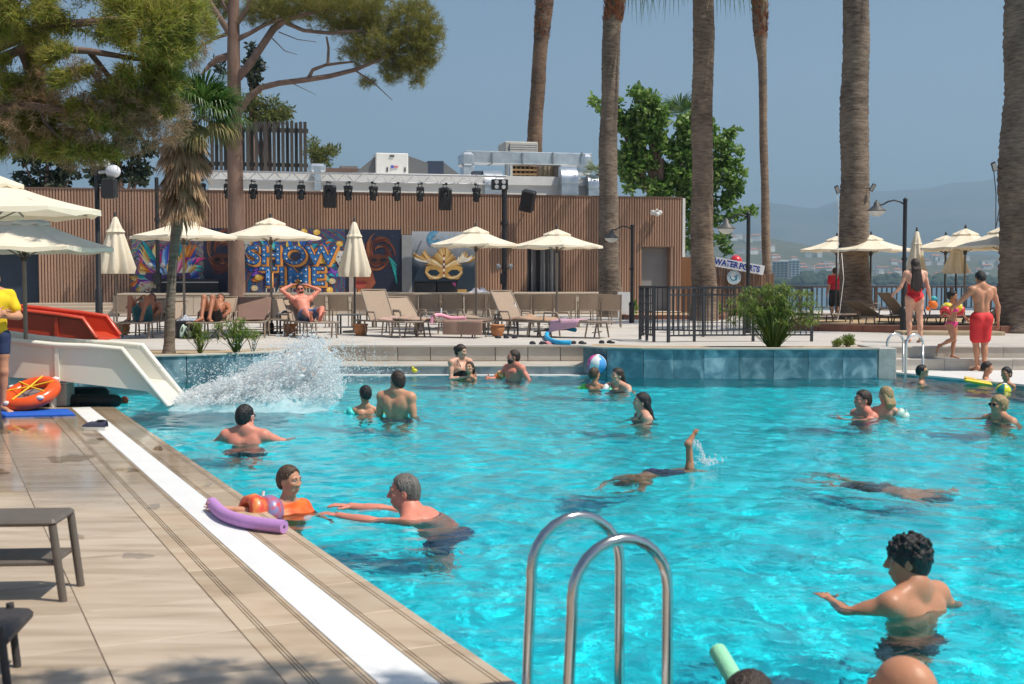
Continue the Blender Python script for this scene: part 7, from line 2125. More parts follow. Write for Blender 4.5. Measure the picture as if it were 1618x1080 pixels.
# ================================================================== people: one continuous skin grown from a posed skeleton
def _n(v):
    v = np.array(v, float); return v / (np.linalg.norm(v) + 1e-12)
class SDF:
    """smooth union of tapered limbs and ellipsoids, turned into one closed surface"""
    def __init__(s): s.p = []
    def cap(s, a, b, ra, rb, k=.03): s.p.append(('c', np.array(a, float), np.array(b, float), ra, rb, k)); return s
    def ell(s, c, r, M=None, k=.03): s.p.append(('e', np.array(c, float), np.array(r, float), np.eye(3) if M is None else np.array(M, float), 0, k)); return s
    def sub(s, c, r, k=.01): s.p.append(('s', np.array(c, float), np.array([r]*3 if not hasattr(r, '__len__') else r, float), np.eye(3), 0, k)); return s
    def bounds(s):
        lo = np.full(3, 1e9); hi = -lo
        for q in s.p:
            if q[0] == 'c':
                r = max(q[3], q[4]); lo = np.minimum(lo, np.minimum(q[1], q[2]) - r); hi = np.maximum(hi, np.maximum(q[1], q[2]) + r)
            elif q[0] == 'e':
                r = q[2].max(); lo = np.minimum(lo, q[1] - r); hi = np.maximum(hi, q[1] + r)
        return lo, hi
    def mesh(s, vox, cuts=(), noise=None, inflate=0.0, rag=None):
        lo, hi = s.bounds(); pad = 3*vox + inflate; lo -= pad; hi += pad
        n = np.ceil((hi - lo)/vox).astype(int) + 1
        ax = [lo[i] + vox*np.arange(n[i]) for i in range(3)]
        Fd = np.full(n, .25, np.float32)
        for q in s.p:
            k = q[5]
            if q[0] == 'c': r = max(q[3], q[4]); a = np.minimum(q[1], q[2]) - r; b = np.maximum(q[1], q[2]) + r
            else: r = q[2].max(); a = q[1] - r; b = q[1] + r
            m = k + 3*vox + inflate
            i0 = np.maximum(0, np.floor((a - m - lo)/vox).astype(int)); i1 = np.minimum(n, np.ceil((b + m - lo)/vox).astype(int) + 1)
            if (i1 <= i0).any(): continue
            sl = tuple(slice(i0[i], i1[i]) for i in range(3))
            X = ax[0][sl[0]][:, None, None]; Y = ax[1][sl[1]][None, :, None]; Z = ax[2][sl[2]][None, None, :]
            if q[0] == 'c':
                d = q[2] - q[1]; L2 = max(1e-9, d @ d)
                px, py, pz = X - q[1][0], Y - q[1][1], Z - q[1][2]
                t = np.clip((px*d[0] + py*d[1] + pz*d[2])/L2, 0, 1)
                D = np.sqrt((px - t*d[0])**2 + (py - t*d[1])**2 + (pz - t*d[2])**2) - (q[3] + (q[4] - q[3])*t)
            else:
                M = q[3]; px, py, pz = X - q[1][0], Y - q[1][1], Z - q[1][2]
                u = px*M[0, 0] + py*M[1, 0] + pz*M[2, 0]; v = px*M[0, 1] + py*M[1, 1] + pz*M[2, 1]; w = px*M[0, 2] + py*M[1, 2] + pz*M[2, 2]
                r = q[2]; k0 = np.sqrt((u/r[0])**2 + (v/r[1])**2 + (w/r[2])**2); k1 = np.sqrt((u/r[0]**2)**2 + (v/r[1]**2)**2 + (w/r[2]**2)**2) + 1e-9
                D = k0*(k0 - 1)/k1
            A = Fd[sl]
            if q[0] == 's':
                D = -D; h = np.maximum(k - np.abs(A - D), 0)/k; Fd[sl] = np.maximum(A, D) + h*h*k*.25
            else:
                D = D - inflate; h = np.maximum(k - np.abs(A - D), 0)/k; Fd[sl] = np.minimum(A, D) - h*h*k*.25
        if noise or cuts:
            X, Y, Z = np.meshgrid(*ax, indexing='ij')
            if noise: Fd = Fd + noise(X, Y, Z).astype(np.float32)
            rg = rag(X, Y, Z) if rag else 0.0
            for (p, nv) in cuts:
                p = np.array(p); nv = _n(nv); Fd = np.maximum(Fd, ((X - p[0])*nv[0] + (Y - p[1])*nv[1] + (Z - p[2])*nv[2] + rg).astype(np.float32))
        return surface_nets(Fd, lo, vox)
def surface_nets(Fd, lo, vox):
    ins = Fd < 0; n = np.array(Fd.shape)
    c = np.zeros(n - 1, np.int8)
    for dx in (0, 1):
        for dy in (0, 1):
            for dz in (0, 1): c += ins[dx:n[0]-1+dx, dy:n[1]-1+dy, dz:n[2]-1+dz]
    act = (c > 0) & (c < 8); I = np.argwhere(act)
    if len(I) == 0: return np.zeros((0, 3)), np.zeros((0, 4), int)
    idx = np.full(act.shape, -1, np.int64); idx[act] = np.arange(len(I))
    acc = np.zeros((len(I), 3)); cnt = np.zeros(len(I)); co = [(x, y, z) for x in (0, 1) for y in (0, 1) for z in (0, 1)]
    val = {o: Fd[I[:, 0]+o[0], I[:, 1]+o[1], I[:, 2]+o[2]] for o in co}
    for a in co:
        for ax in range(3):
            if a[ax]: continue
            b = list(a); b[ax] = 1; b = tuple(b); va, vb = val[a], val[b]; cr = (va < 0) != (vb < 0)
            t = np.where(cr, va/(va - vb + 1e-12*(va == vb)), 0)
            p = np.array(a, float)[None] + np.zeros((len(I), 3)); p[:, ax] += t
            acc += np.where(cr[:, None], p, 0); cnt += cr
    V = (I + acc/cnt[:, None])*vox + lo
    Q = []
    for ax in range(3):
        u, v = (ax + 1) % 3, (ax + 2) % 3
        sa = [slice(None)]*3; sb = [slice(None)]*3; sa[ax] = slice(0, -1); sb[ax] = slice(1, None)
        A = ins[tuple(sa)]; Bn = ins[tuple(sb)]; E = np.argwhere(A != Bn)
        E = E[(E[:, u] > 0) & (E[:, v] > 0) & (E[:, u] < n[u]-1) & (E[:, v] < n[v]-1)]
        if not len(E): continue
        flip = A[E[:, 0], E[:, 1], E[:, 2]]
        def cell(du, dv):
            P = E.copy(); P[:, u] -= du; P[:, v] -= dv; return idx[P[:, 0], P[:, 1], P[:, 2]]
        q = np.stack([cell(1, 1), cell(0, 1), cell(0, 0), cell(1, 0)], 1)
        q = np.where(flip[:, None], q, q[:, ::-1]); Q.append(q)
    Q = np.concatenate(Q); Q = Q[(Q >= 0).all(1)]
    return V, Q

def skin(name, col, wet=.44):
    return pm(name, (col[0]*.93, col[1]*.89, col[2]*.89), .1, 5, wet, .08, 70, sss=.12, col2=tuple(min(1, c*1.06) for c in col), spec=.32, detail=7)
SK_TAN = skin('tanned_skin', (.50, .235, .135)); SK_FAIR = skin('fair_skin', (.66, .37, .26)); SK_MID = skin('olive_skin', (.56, .285, .175)); SK_RED = skin('sunburnt_skin', (.66, .25, .175)); SK_DARK = skin('dark_tan_skin', (.36, .15, .085))
def hairm(c): return pm('hair', c, .35, 40, .45, .7, 90, stretch=(1, 1, .2))
H_BLACK = hairm((.012, .010, .010)); H_DBROWN = hairm((.035, .020, .013)); H_BROWN = hairm((.075, .042, .022)); H_GREY = hairm((.14, .12, .105)); H_BLOND = hairm((.38, .25, .12))
M_eye = flat((.42, .39, .37), .25); M_iris = flat((.03, .018, .012), .15); M_lip = flat((.42, .17, .13), .45)

def frame(fwd, up):
    """columns: right, forward, up"""
    f = _n(fwd); u = np.array(up, float); u = _n(u - f*(u @ f)); r = np.cross(f, u); return np.stack([r, f, u], 1)
def add_head(S, c, fwd, up, s=1.0, fem=False, child=False, bald=False):
    """skull, jaw, nose, brow, ears; c is the middle of the head"""
    M = frame(fwd, up); P = lambda x, y, z: np.array(c) + M @ (np.array([x, y, z])*s)
    jw = .84 if child else (.9 if fem else 1.0)
    S.ell(P(0, -.018, .028), np.array([.0755, .094, .090])*s, M, .02*s)             # cranium
    S.ell(P(0, .020, -.024 if child else -.030), np.array([.060*jw, .066, .074 if child else .085])*s, M, .03*s)              # face
    S.ell(P(0, .038, -.078 if child else -.090), np.array([.032*jw, .034, .024])*s, M, .03*s)              # chin
    for sx in (-1, 1):
        S.ell(P(sx*.040*jw, .010, -.072), np.array([.022, .045, .026])*s, M, .03*s)   # jaw angle
        S.ell(P(sx*.036, .062, -.018), np.array([.024, .020, .018])*s, M, .022*s)     # cheek
        S.ell(P(sx*.030, .076, .026), np.array([.024, .012, .009])*s, M, .014*s)      # brow
        S.sub(P(sx*.031, .094, .008), np.array([.019, .016, .013])*s, .012*s)         # eye socket
        S.ell(P(sx*.0775, -.006, -.006), np.array([.010, .021, .033])*s, M, .008*s)   # ear
        S.sub(P(sx*.088, .004, -.004), np.array([.007, .010, .016])*s, .004*s)
    nl = .45 if child else (.75 if fem else 1.0)
    S.cap(P(0, .083, .018), P(0, .081 + .024*nl, -.026), .008*s, .0115*s, .012*s)       # nose
    for sx in (-1, 1): S.ell(P(sx*.012, .092, -.030), np.array([.010, .012, .008])*s, M, .008*s)
    S.ell(P(0, .080, -.058), np.array([.022, .011, .006])*s, M, .007*s); S.ell(P(0, .078, -.069), np.array([.019, .011, .007])*s, M, .007*s)
    return M, P
def add_hand(S, w, d, n, s=1.0, curl=.35, side=1, spread=.12, fr=.0088):
    """palm and five fingers from wrist w, pointing along d, back of hand along n; side=+1 puts the thumb on +across"""
    d = _n(d); n = _n(np.array(n) - d*(np.array(n) @ d)); a = np.cross(d, n)*side; w = np.array(w)
    M = np.stack([a, d, n], 1)
    S.ell(w + d*.048*s, np.array([.039, .052, .0155])*s, M, .012*s)
    for i, (o, L) in enumerate(((.030, .070), (.010, .080), (-.011, .074), (-.031, .058))):
        b = w + d*.088*s + a*o*s; ang = (o/.03)*spread; dd = _n(d + a*ang); p = b; L *= s
        for j, f in enumerate((.45, .32, .23)):
            c = curl*(j + .4); q = p + (_n(dd*math.cos(c) - n*math.sin(c)))*L*f
            S.cap(p, q, fr*s*(1 - .08*j), fr*s*(1 - .08*(j+1)), .004*s); p = q
    b = w + d*.022*s + a*.030*s; dd = _n(d*.70 + a*.72 - n*.15); q = b + dd*.048*s; S.cap(b, q, .0125*s, .0105*s, .008*s)
    dd = _n(d*.92 + a*.35 - n*.3*(curl + .2)); S.cap(q, q + dd*.032*s, .0105*s, .0085*s, .004*s)
STAND = dict(pelvis=(0, 0, .95), waist=(0, .0, 1.09), chest=(0, .0, 1.29), neck=(0, .015, 1.475), head=(0, -.018, 1.610),
             shL=(.19, .01, 1.415), shR=(-.19, .01, 1.415), elL=(.245, .03, 1.13), elR=(-.245, .03, 1.13), wrL=(.26, -.04, .885), wrR=(-.26, -.04, .885),
             hipL=(.092, 0, .915), hipR=(-.092, 0, .915), knL=(.10, -.02, .50), knR=(-.10, -.02, .50), anL=(.10, .03, .075), anR=(-.10, .03, .075), toL=(.125, -.135, .025), toR=(-.125, -.135, .025))
def person(label, at, yaw=0.0, s=1.0, J=None, look=(0, -1, 0), hup=(0, 0, 1), sk=None, hair=None, hcol=None, fem=False, child=False, build=1.0, vox=.009, hands=True, curlL=.35, curlR=.35, nL=None, nR=None,
           clothes=(), eyes=True, hairfn=None, head_s=None, belly=0.0, group=None, floats=(), handdir=None, dz=0.0, extra=None):
    """at = where the local origin (between the feet of the standing figure) sits; local -Y is the way the body faces"""
    j = {k: np.array(v, float) for k, v in STAND.items()}
    for k, v in (J or {}).items(): j[k] = np.array(v, float)
    for k in j: j[k] = j[k]*s
    hs = head_s or s
    t = thing('person', label, 'person', at, yaw, group)
    S = SDF(); b = build*s
    sd = _n(j['shL'] - j['shR']); upc = _n(j['neck'] - j['chest']); hd = _n(j['hipL'] - j['hipR']); upp = _n(j['waist'] - j['pelvis'])
    Mc = frame(np.cross(sd, upc), upc); Mp = frame(np.cross(hd, upp), upp)
    fc = Mc[:, 1]; fp = Mp[:, 1]                      # facing of chest and hips
    w_ = .92 if fem else 1.0
    S.ell(j['pelvis'], np.array([.155*(1.04 if fem else 1), .112, .105])*b, Mp, .05*s)
    S.ell(j['waist'], np.array([.135*w_, .098 + .03*belly, .11])*b, frame(np.cross(sd*.5 + hd*.5, _n(j["chest"] - j["pelvis"])), j['chest'] - j['pelvis']), .07*s)
    if belly: S.ell(j['waist'] + fc*.05*b*belly - upp*.02*s, np.array([.13, .11, .12])*b, Mp, .07*s)
    S.ell(j['chest'], np.array([.160*w_, .112, .155])*b, Mc, .07*s)
    S.cap(j['chest']*.55 + j['pelvis']*.45, j['chest'], .11*b, .115*b, .06*s)
    for sx in (-1, 1):
        S.ell(j['pelvis'] + hd*sx*.075*s - fp*.055*s - upp*.04*s, np.array([.085, .085, .088])*b, Mp, .035*s)      # seat
        sh = j['shL'] if sx > 0 else j['shR']
        S.cap(j['neck'] + upc*.02*s, sh + upc*.008*s, .056*b, .054*b, .06*s)                                      # trapezius
        S.ell(j['chest'] + sd*sx*.10*s - fc*.055*s + upc*.05*s, np.array([.075, .055, .10])*b, Mc, .05*s)           # shoulder blade
        if fem: S.ell(j['chest'] + sd*sx*.075*s + fc*.085*s + upc*.005*s, np.array([.058, .055, .056])*b, Mc, .035*s)
        elif not child: S.ell(j['chest'] + sd*sx*.075*s + fc*.070*s + upc*.055*s, np.array([.078, .045, .060])*b, Mc, .04*s)
    S.sub(j['chest']*.6 + j['waist']*.4 - fc*.132*b, np.array([.018, .03, .13])*s, .05*s)                           # spine hollow
    cb = _n(j['head'] - j['neck'])
    S.cap(j['neck'] - cb*.02*s, j['head'] - np.array(cb)*.055*hs, .060*b*(.88 if fem else 1), .052*hs*(.9 if fem else 1.04), .035*s)
    look = _n(look)
    HM, HP = add_head(S, j['head'], look, hup, hs, fem, child)
    for L in ('L', 'R'):
        sh, el, wr, hp, kn, an, to = (j[k + L] for k in ('sh', 'el', 'wr', 'hip', 'kn', 'an', 'to'))
        am = .86 if fem or child else 1.0
        S.ell(sh, np.array([.062, .062, .066])*b*am, None, .04*s)
        S.cap(sh, el, .052*b*am, .040*b*am, .035*s); S.ell(sh*.55 + el*.45, np.array([.045, .045, .07])*b*am, frame(np.cross(_n(el - sh), sd) + 1e-6, el - sh), .03*s)
        S.cap(el, wr, .040*b*am, .0265*b*am, .02*s); S.cap(el*.85 + wr*.15, el*.55 + wr*.45, .041*b*am, .034*b*am, .02*s)
        S.cap(hp, kn, .088*b, .054*b, .045*s); S.cap(hp, hp*.5 + kn*.5, .086*b, .074*b, .04*s)
        S.cap(kn, an, .053*b, .034*b, .03*s)
        bk = _n(np.cross(_n(an - kn), hd)); bk = bk if (bk @ fp) < 0 or abs(bk @ fp) < .3 else -bk
        S.ell(kn*.68 + an*.32 + bk*.022*s, np.array([.046, .046, .10])*b, frame(np.cross(_n(an - kn), hd) + 1e-6, an - kn), .04*s)
        # foot
        fd = _n(to - an); S.ell(an - np.array([0, 0, .02])*s*0 + _n(an - kn)*.03*s - fd*.03*s, np.array([.034, .036, .034])*s, None, .025*s)
        S.cap(an + _n(an - kn)*.02*s, to, .036*s, .022*s, .03*s); side = _n(np.cross(fd, (0, 0, 1)) + 1e-6)
        for o in (-1, -.35, .3, .9): S.cap(to + side*.026*o*s, to + side*.030*o*s + fd*.035*s, .0155*s, .0115*s, .010*s)
        if hands:
            hdv = _n(wr - el) if not (handdir and L in handdir) else _n(handdir[L])
            nn = (nL if L == 'L' else nR); nn = nn if nn is not None else (sd if L == 'L' else -sd)
            add_hand(S, wr, hdv, nn, s*(.94 if fem else 1), curlL if L == 'L' else curlR, 1 if L == 'L' else -1)
        else: S.ell(wr + _n(wr - el)*.06*s, np.array([.035, .035, .05])*s, None, .02*s)
    if extra: extra(S, j)
    V, Q = S.mesh(vox); body = np_mesh('body', V, Q, sk or SK_MID, t)
    body.cycles.is_caustics_receiver = True
    # hair
    if hair: make_hair(t, hair, HM, HP, j, hs, hcol, vox, look)
    if eyes:
        for sx in (-1, 1):
            mb = MB(); mb.ball(HP(sx*.031, .0725, .008), .0118*hs, 10, 8); e = mb.build('eye', M_eye, t)
            mb = MB(); mb.ball(HP(sx*.031, .0785, .008), .0072*hs, 8, 6); mb.build('iris', M_iris, e)
            mb = MB(); mb.tube([HP(sx*.014, .0885, .030), HP(sx*.030, .088, .035), HP(sx*.048, .074, .030)], (.0022 if child else .0034)*hs, 6); mb.build('eyebrow', hcol or H_DBROWN, t)
        mb = MB(); mb.ball(HP(0, .0865, -.0635), (.018*hs, .0045*hs, .0065*hs), 12, 8, Matrix(HM.tolist())); mb.build('lips', M_lip, t)
    for c in clothes: c(t, j, s, b, sd, hd, fc, fp, upc, upp, vox, HP, HM, hs)
    return t, j, HP
def make_hair(t, kind, HM, HP, j, hs, col, vox, look):
    S = SDF(); up = HM[:, 2]; fw = HM[:, 1]; rt = HM[:, 0]; v = min(vox, .007)
    cuts = []; noise = None
    g = .010*hs
    S.ell(HP(0, -.018, .030), np.array([.0755, .094, .090])*hs + g, HM, .02)
    if kind in ('short', 'curly', 'crop', 'balding'):
        S.ell(HP(0, -.045, -.020), np.array([.066, .070, .075])*hs + g*.6, HM, .03)
        cuts = [(HP(0, .058, .058), fw*.72 - up*.69), (HP(0, -.03, -.070), -up), (HP(0, .012, -.022), fw*.92 - up*.39)]
    if kind == 'curly':
        r = np.random.RandomState(2)
        for k in range(330):
            d = unit(r, 1)[0]; d = d*np.array([1, 1, 1]); q = HP(*(np.array([0, -.022, .040]) + d*np.array([.082, .100, .094])))
            loc = HM.T @ (q - HP(0, 0, 0)) / hs
            if loc[2] < .025 and loc[1] > -.01: continue
            if loc[2] < -.05: continue
            S.cap(q, q + (HM @ d)*r.uniform(.0, .012)*hs, r.uniform(.010, .015)*hs, r.uniform(.009, .013)*hs, .005)
        cuts = [(HP(0, -.03, -.075), -up)]
        S.p[0] = ('e', S.p[0][1], S.p[0][2], S.p[0][3], 0, .01)
        noise = None
    if kind == 'crop': g = .004
    if kind == 'balding':
        S = SDF(); S.ell(HP(0, -.034, -.004), np.array([.0785, .082, .070])*hs + g*.3, HM, .02); cuts = [(HP(0, .012, 0), fw), (HP(0, 0, .052), up*.9 + fw*.45), (HP(0, -.03, -.07), -up)]
    if kind in ('long', 'wetlong', 'bun', 'bob', 'ponytail'):
        S.ell(HP(0, -.045, -.015), np.array([.072, .070, .080])*hs + g, HM, .03)
        if kind in ('bun', 'ponytail'): cuts = [(HP(0, .054, .050), fw*.80 - up*.60), (HP(0, .010, -.01), fw*.80 - up*.60), (HP(0, -.03, -.08), -up)]
    if kind == 'bun': S.ell(HP(0, -.120, .030), np.array([.042, .040, .042])*hs, HM, .015)
    if kind == 'ponytail':
        S.cap(HP(0, -.110, .02), HP(0, -.150, -.06), .028*hs, .022*hs, .015); S.cap(HP(0, -.150, -.06), HP(0, -.135, -.15), .022*hs, .010*hs, .015); cuts = cuts[:2]
    if kind != 'curly':
        fr = 6.28/.017
        noise = lambda X, Y, Z: .0035*np.sin(fr*X + 2*np.sin(fr*.4*Z))*np.sin(fr*Y + 1.7*np.sin(fr*.5*X)) + .002*np.sin(fr*2.1*X + fr*Y)
    rag = lambda X, Y, Z: .010*np.sin(X*410 + 3*np.sin(Y*190))*np.sin(Y*370 + Z*150) + .006*np.sin(X*900 + Y*700)
    V, Q = S.mesh(v, cuts, noise, 0.0, rag)
    o = np_mesh('hair', V, Q, col, t)
    if kind in ('long', 'wetlong', 'bob'):
        bpy.data.objects.remove(o)
        base = SDF(); base.p = list(S.p)
        V1, Q1 = base.mesh(v, [(HP(0, .050, .050), fw*.80 - up*.60), (HP(0, .006, -.03), fw*.88 - up*.48)])
        D = SDF(); down = np.array([0, 0, -1.0])
        Lh = {'long': .46, 'wetlong': .20, 'bob': .06}[kind]*hs
        for i_, x in enumerate(np.linspace(-.066, .066, 9)):
            a = HP(x, -.075 + .5*abs(x)*.6, .0); bq = a + down*(.12*hs) - fw*.045*hs; e = bq + down*(Lh*(1 - 2.6*abs(x)*(.6 + .8*(i_ % 2)))) + rt*x*(.75 if kind == 'long' else .25) + fw*(-.075)*hs*(kind != 'bob')
            D.cap(a, bq, .030*hs, .030*hs, .02); D.cap(bq, e, .030*hs, (.020 if kind == 'long' else .012)*hs, .012)
        V2, Q2 = D.mesh(v)
        np_mesh('hair', np.concatenate([V1, V2]), np.concatenate([Q1, Q2 + len(V1)]), col, t)
# ---- clothing: a second skin over the same skeleton
def shorts(mat, length=.55, infl=.014, waist=.06, loose=0.0):
    def f(t, j, s, b, sd, hd, fc, fp, upc, upp, vox, HP, HM, hs):
        S = SDF(); Mp = frame(np.cross(hd, upp), upp)
        S.ell(j['pelvis'], np.array([.155, .112, .105])*b, Mp, .05*s)
        for sx, L in ((1, 'L'), (-1, 'R')):
            S.ell(j['pelvis'] + hd*sx*.075*s - fp*.055*s - upp*.04*s, np.array([.085, .085, .088])*b, Mp, .035*s)
            hp, kn = j['hip'+L], j['kn'+L]; e = hp + (kn - hp)*length
            S.cap(hp, e, .088*b, (.054 + (.088-.054)*(1-length))*b + loose, .045*s)
        V, Q = S.mesh(vox, [(j['pelvis'] + upp*waist*s, upp)], None, infl)
        o = np_mesh('shorts', V, Q, mat, t); o.cycles.is_caustics_receiver = True
    return f
def swimsuit(mat, infl=.008, back_low=.10):
    """one piece: high legs, low back with straps"""
    def f(t, j, s, b, sd, hd, fc, fp, upc, upp, vox, HP, HM, hs):
        S = SDF(); Mp = frame(np.cross(hd, upp), upp); Mc = frame(np.cross(sd, upc), upc)
        S.ell(j['pelvis'], np.array([.161, .112, .105])*b, Mp, .05*s)
        S.ell(j['waist'], np.array([.124, .098, .11])*b, Mp, .07*s)
        S.ell(j['chest'], np.array([.147, .112, .155])*b, Mc, .07*s); S.cap(j['chest']*.55 + j['pelvis']*.45, j['chest'], .11*b, .115*b, .06*s)
        for sx in (1, -1):
            S.ell(j['pelvis'] + hd*sx*.075*s - fp*.055*s - upp*.04*s, np.array([.085, .085, .088])*b, Mp, .035*s)
            S.ell(j['chest'] + sd*sx*.075*s + fc*.085*s + upc*.005*s, np.array([.058, .055, .056])*b, Mc, .035*s)
            hp, kn = j['hipL' if sx > 0 else 'hipR'], j['knL' if sx > 0 else 'knR']; S.cap(hp, hp*.8 + kn*.2, .088*b, .082*b, .045*s)
        cuts = [(j['pelvis'] - upp*.095*s + hd*sx*.035*s, -upp*.74 + hd*sx*.67) for sx in (1, -1)]
        cuts += [(j['chest'] - upc*back_low*s - fc*.10*s, upc*.94 - fc*.34), (j['chest'] + upc*.07*s, upc)]
        V, Q = S.mesh(vox, cuts, None, infl); o = np_mesh('swimsuit', V, Q, mat, t)
        for sx in (1, -1):
            sh = j['shL'] if sx > 0 else j['shR']; m = sh*.55 + j['neck']*.45
            mb = MB(); mb.tube([j['chest'] + sd*sx*.085*s + fc*.13*b + upc*.05*s, m + upc*.055*b + fc*.03*s, m + upc*.045*b - fc*.045*s, j['chest'] + sd*sx*.075*s - fc*.118*b + upc*.06*s, j['chest'] + sd*sx*.07*s - fc*.112*b - upc*.05*s], .006*s, 6); mb.build('strap', mat, t)
    return f
def bikini(mat, top=True):
    def f(t, j, s, b, sd, hd, fc, fp, upc, upp, vox, HP, HM, hs):
        Mp = frame(np.cross(hd, upp), upp); Mc = frame(np.cross(sd, upc), upc)
        S = SDF(); S.ell(j['pelvis'], np.array([.161, .112, .105])*b, Mp, .05*s)
        for sx in (1, -1):
            S.ell(j['pelvis'] + hd*sx*.075*s - fp*.055*s - upp*.04*s, np.array([.085, .085, .088])*b, Mp, .035*s)
            hp, kn = j['hipL' if sx > 0 else 'hipR'], j['knL' if sx > 0 else 'knR']; S.cap(hp, hp*.8 + kn*.2, .088*b, .082*b, .045*s)
        V, Q = S.mesh(vox, [(j['pelvis'] + upp*.045*s, upp)] + [(j['pelvis'] - upp*.10*s + hd*sx*.04*s, -upp*.80 + hd*sx*.6) for sx in (1, -1)], None, .008); np_mesh('bikini_bottom', V, Q, mat, t)
        if top:
            S = SDF(); S.ell(j['chest'], np.array([.147, .112, .155])*b, Mc, .07*s)
            for sx in (1, -1): S.ell(j['chest'] + sd*sx*.075*s + fc*.085*s + upc*.005*s, np.array([.058, .055, .056])*b, Mc, .035*s)
            V, Q = S.mesh(vox, [(j['chest'] + upc*.045*s, upc), (j['chest'] - upc*.045*s, -upc)], None, .008); np_mesh('bikini_top', V, Q, mat, t)
    return f
def shirt(mat, infl=.013, sleeve=.5, hem=.0):
    def f(t, j, s, b, sd, hd, fc, fp, upc, upp, vox, HP, HM, hs):
        S = SDF(); Mp = frame(np.cross(hd, upp), upp); Mc = frame(np.cross(sd, upc), upc)
        S.ell(j['pelvis'], np.array([.155, .112, .105])*b, Mp, .05*s); S.ell(j['waist'], np.array([.138, .102, .11])*b, Mp, .07*s); S.ell(j['chest'], np.array([.160, .115, .155])*b, Mc, .07*s)
        S.cap(j['chest']*.55 + j['pelvis']*.45, j['chest'], .11*b, .115*b, .06*s)
        for sx, L in ((1, 'L'), (-1, 'R')):
            sh, el = j['sh'+L], j['el'+L]; S.cap(j['neck'] - upc*.01*s, sh, .046*b, .052*b, .05*s); S.cap(sh, sh + (el - sh)*sleeve, .058*b, .054*b, .04*s)
            S.ell(j['chest'] + sd*sx*.10*s - fc*.055*s + upc*.05*s, np.array([.075, .055, .10])*b, Mc, .05*s); S.ell(j['chest'] + sd*sx*.075*s + fc*.070*s + upc*.055*s, np.array([.078, .045, .060])*b, Mc, .04*s)
        V, Q = S.mesh(vox, [(j['pelvis'] + upp*hem*s, -upp), (j['neck'] + upc*.012*s, upc)], None, infl); np_mesh('shirt', V, Q, mat, t)
    return f
def arm_float(mat, L, f0=.45, r=.085, ln=.14, mats=None):
    """inflated sleeve round the upper arm, two chambers"""
    def f(t, j, s, b, sd, hd, fc, fp, upc, upp, vox, HP, HM, hs):
        sh, el = j['sh'+L], j['el'+L]; c = sh + (el - sh)*f0; d = _n(el - sh); M = Matrix(frame(np.cross(d, fc) + 1e-5, d).tolist())
        for k in (-1, 1):
            mb = MB(); mb.lathe([(r*.52, -ln*.25), (r*.85, -ln*.22), (r, 0), (r*.85, ln*.22), (r*.52, ln*.25), (r*.52, -ln*.25)], c + d*k*ln*.24, 20, M=M); mb.build('arm_float', (mats[0] if k < 0 else mats[-1]) if mats else mat, t)
        mb = MB(); mb.tube([c + M @ Vector((0, r*.9, 0)), c + M @ Vector((0, r*1.15, 0))], .010, 8); mb.build('valve', flat((.8, .8, .8)), t)
    return f
def goggles(col, lens):
    def f(t, j, s, b, sd, hd, fc, fp, upc, upp, vox, HP, HM, hs):
        n = 24; mb = MB()
        mb.tube([HP(.082*math.cos(a)*.98, -.012 + .098*math.sin(a), .012 + .012*math.sin(a)*-1) for a in [2*math.pi*k/n for k in range(n)]], .0065*hs, 6, closed=True, sx=1, sy=1); mb.build('goggle_strap', flat(col, .4), t)
        for sx in (-1, 1):
            mb = MB(); mb.ball(HP(sx*.033, .088, .006), (.026*hs, .013*hs, .018*hs), 12, 8, Matrix(HM.tolist())); mb.build('goggle_lens', flat(lens, .12), t)
    return f
def sunglasses():
    def f(t, j, s, b, sd, hd, fc, fp, upc, upp, vox, HP, HM, hs):
        for sx in (-1, 1):
            mb = MB(); mb.ball(HP(sx*.034, .092, .008), (.027*hs, .006*hs, .021*hs), 14, 8, Matrix(HM.tolist())); mb.build('sunglass_lens', flat((.012, .012, .014), .1), t)
            mb = MB(); mb.tube([HP(sx*.060, .084, .012), HP(sx*.082, .04, .012), HP(sx*.084, -.012, .008)], .003*hs, 5); mb.build('temple', flat((.02, .02, .02), .3), t)
        mb = MB(); mb.tube([HP(-.012, .096, .014), HP(.012, .096, .014)], .003*hs, 5); mb.build('bridge', flat((.02, .02, .02), .3), t)
    return f
def beard(col):
    def f(t, j, s, b, sd, hd, fc, fp, upc, upp, vox, HP, HM, hs):
        S = SDF(); S.ell(HP(0, .022, -.055), np.array([.062, .070, .062])*hs, HM, .02); S.ell(HP(0, .043, -.094), np.array([.038, .038, .028])*hs, HM, .03)
        for sx in (-1, 1): S.ell(HP(sx*.042, .010, -.070), np.array([.024, .046, .030])*hs, HM, .02)
        V, Q = S.mesh(min(vox, .006), [(HP(0, .04, -.050), HM[:, 2]*.85 + HM[:, 1]*.35 if False else HM[:, 2]), (HP(0, -.02, -.06), -HM[:, 1])]); np_mesh('beard', V, Q, col, t)
    return f
# ================================================================== the bathers
def lw(yaw, v):
    c, s = math.cos(yaw), math.sin(yaw); return (v[0]*c + v[1]*s, -v[0]*s + v[1]*c, v[2])
def swimmer(label, px, py, wl, yaw, s=1.0, look=(0, -1, 0), tilt=(0, 0, 1), swirl=.010, **kw):
    """stands in the water with the surface wl (standing height units) up the body"""
    p = gp(px, py, WATER); y = R(yaw)
    SWIRLS.append((p.x, p.y, .45, swirl))
    return person(label, (p.x, p.y, WATER - wl*s), y, s, look=lw(y, look), hup=tilt, **kw)
ARMS_OUT = dict(elL=(.37, -.06, 1.27), wrL=(.52, -.22, 1.22), elR=(-.37, -.06, 1.27), wrR=(-.52, -.22, 1.22))
ARMS_DOWN = dict(elL=(.25, -.02, 1.14), wrL=(.24, -.20, 1.0), elR=(-.25, -.02, 1.14), wrR=(-.24, -.20, 1.0))
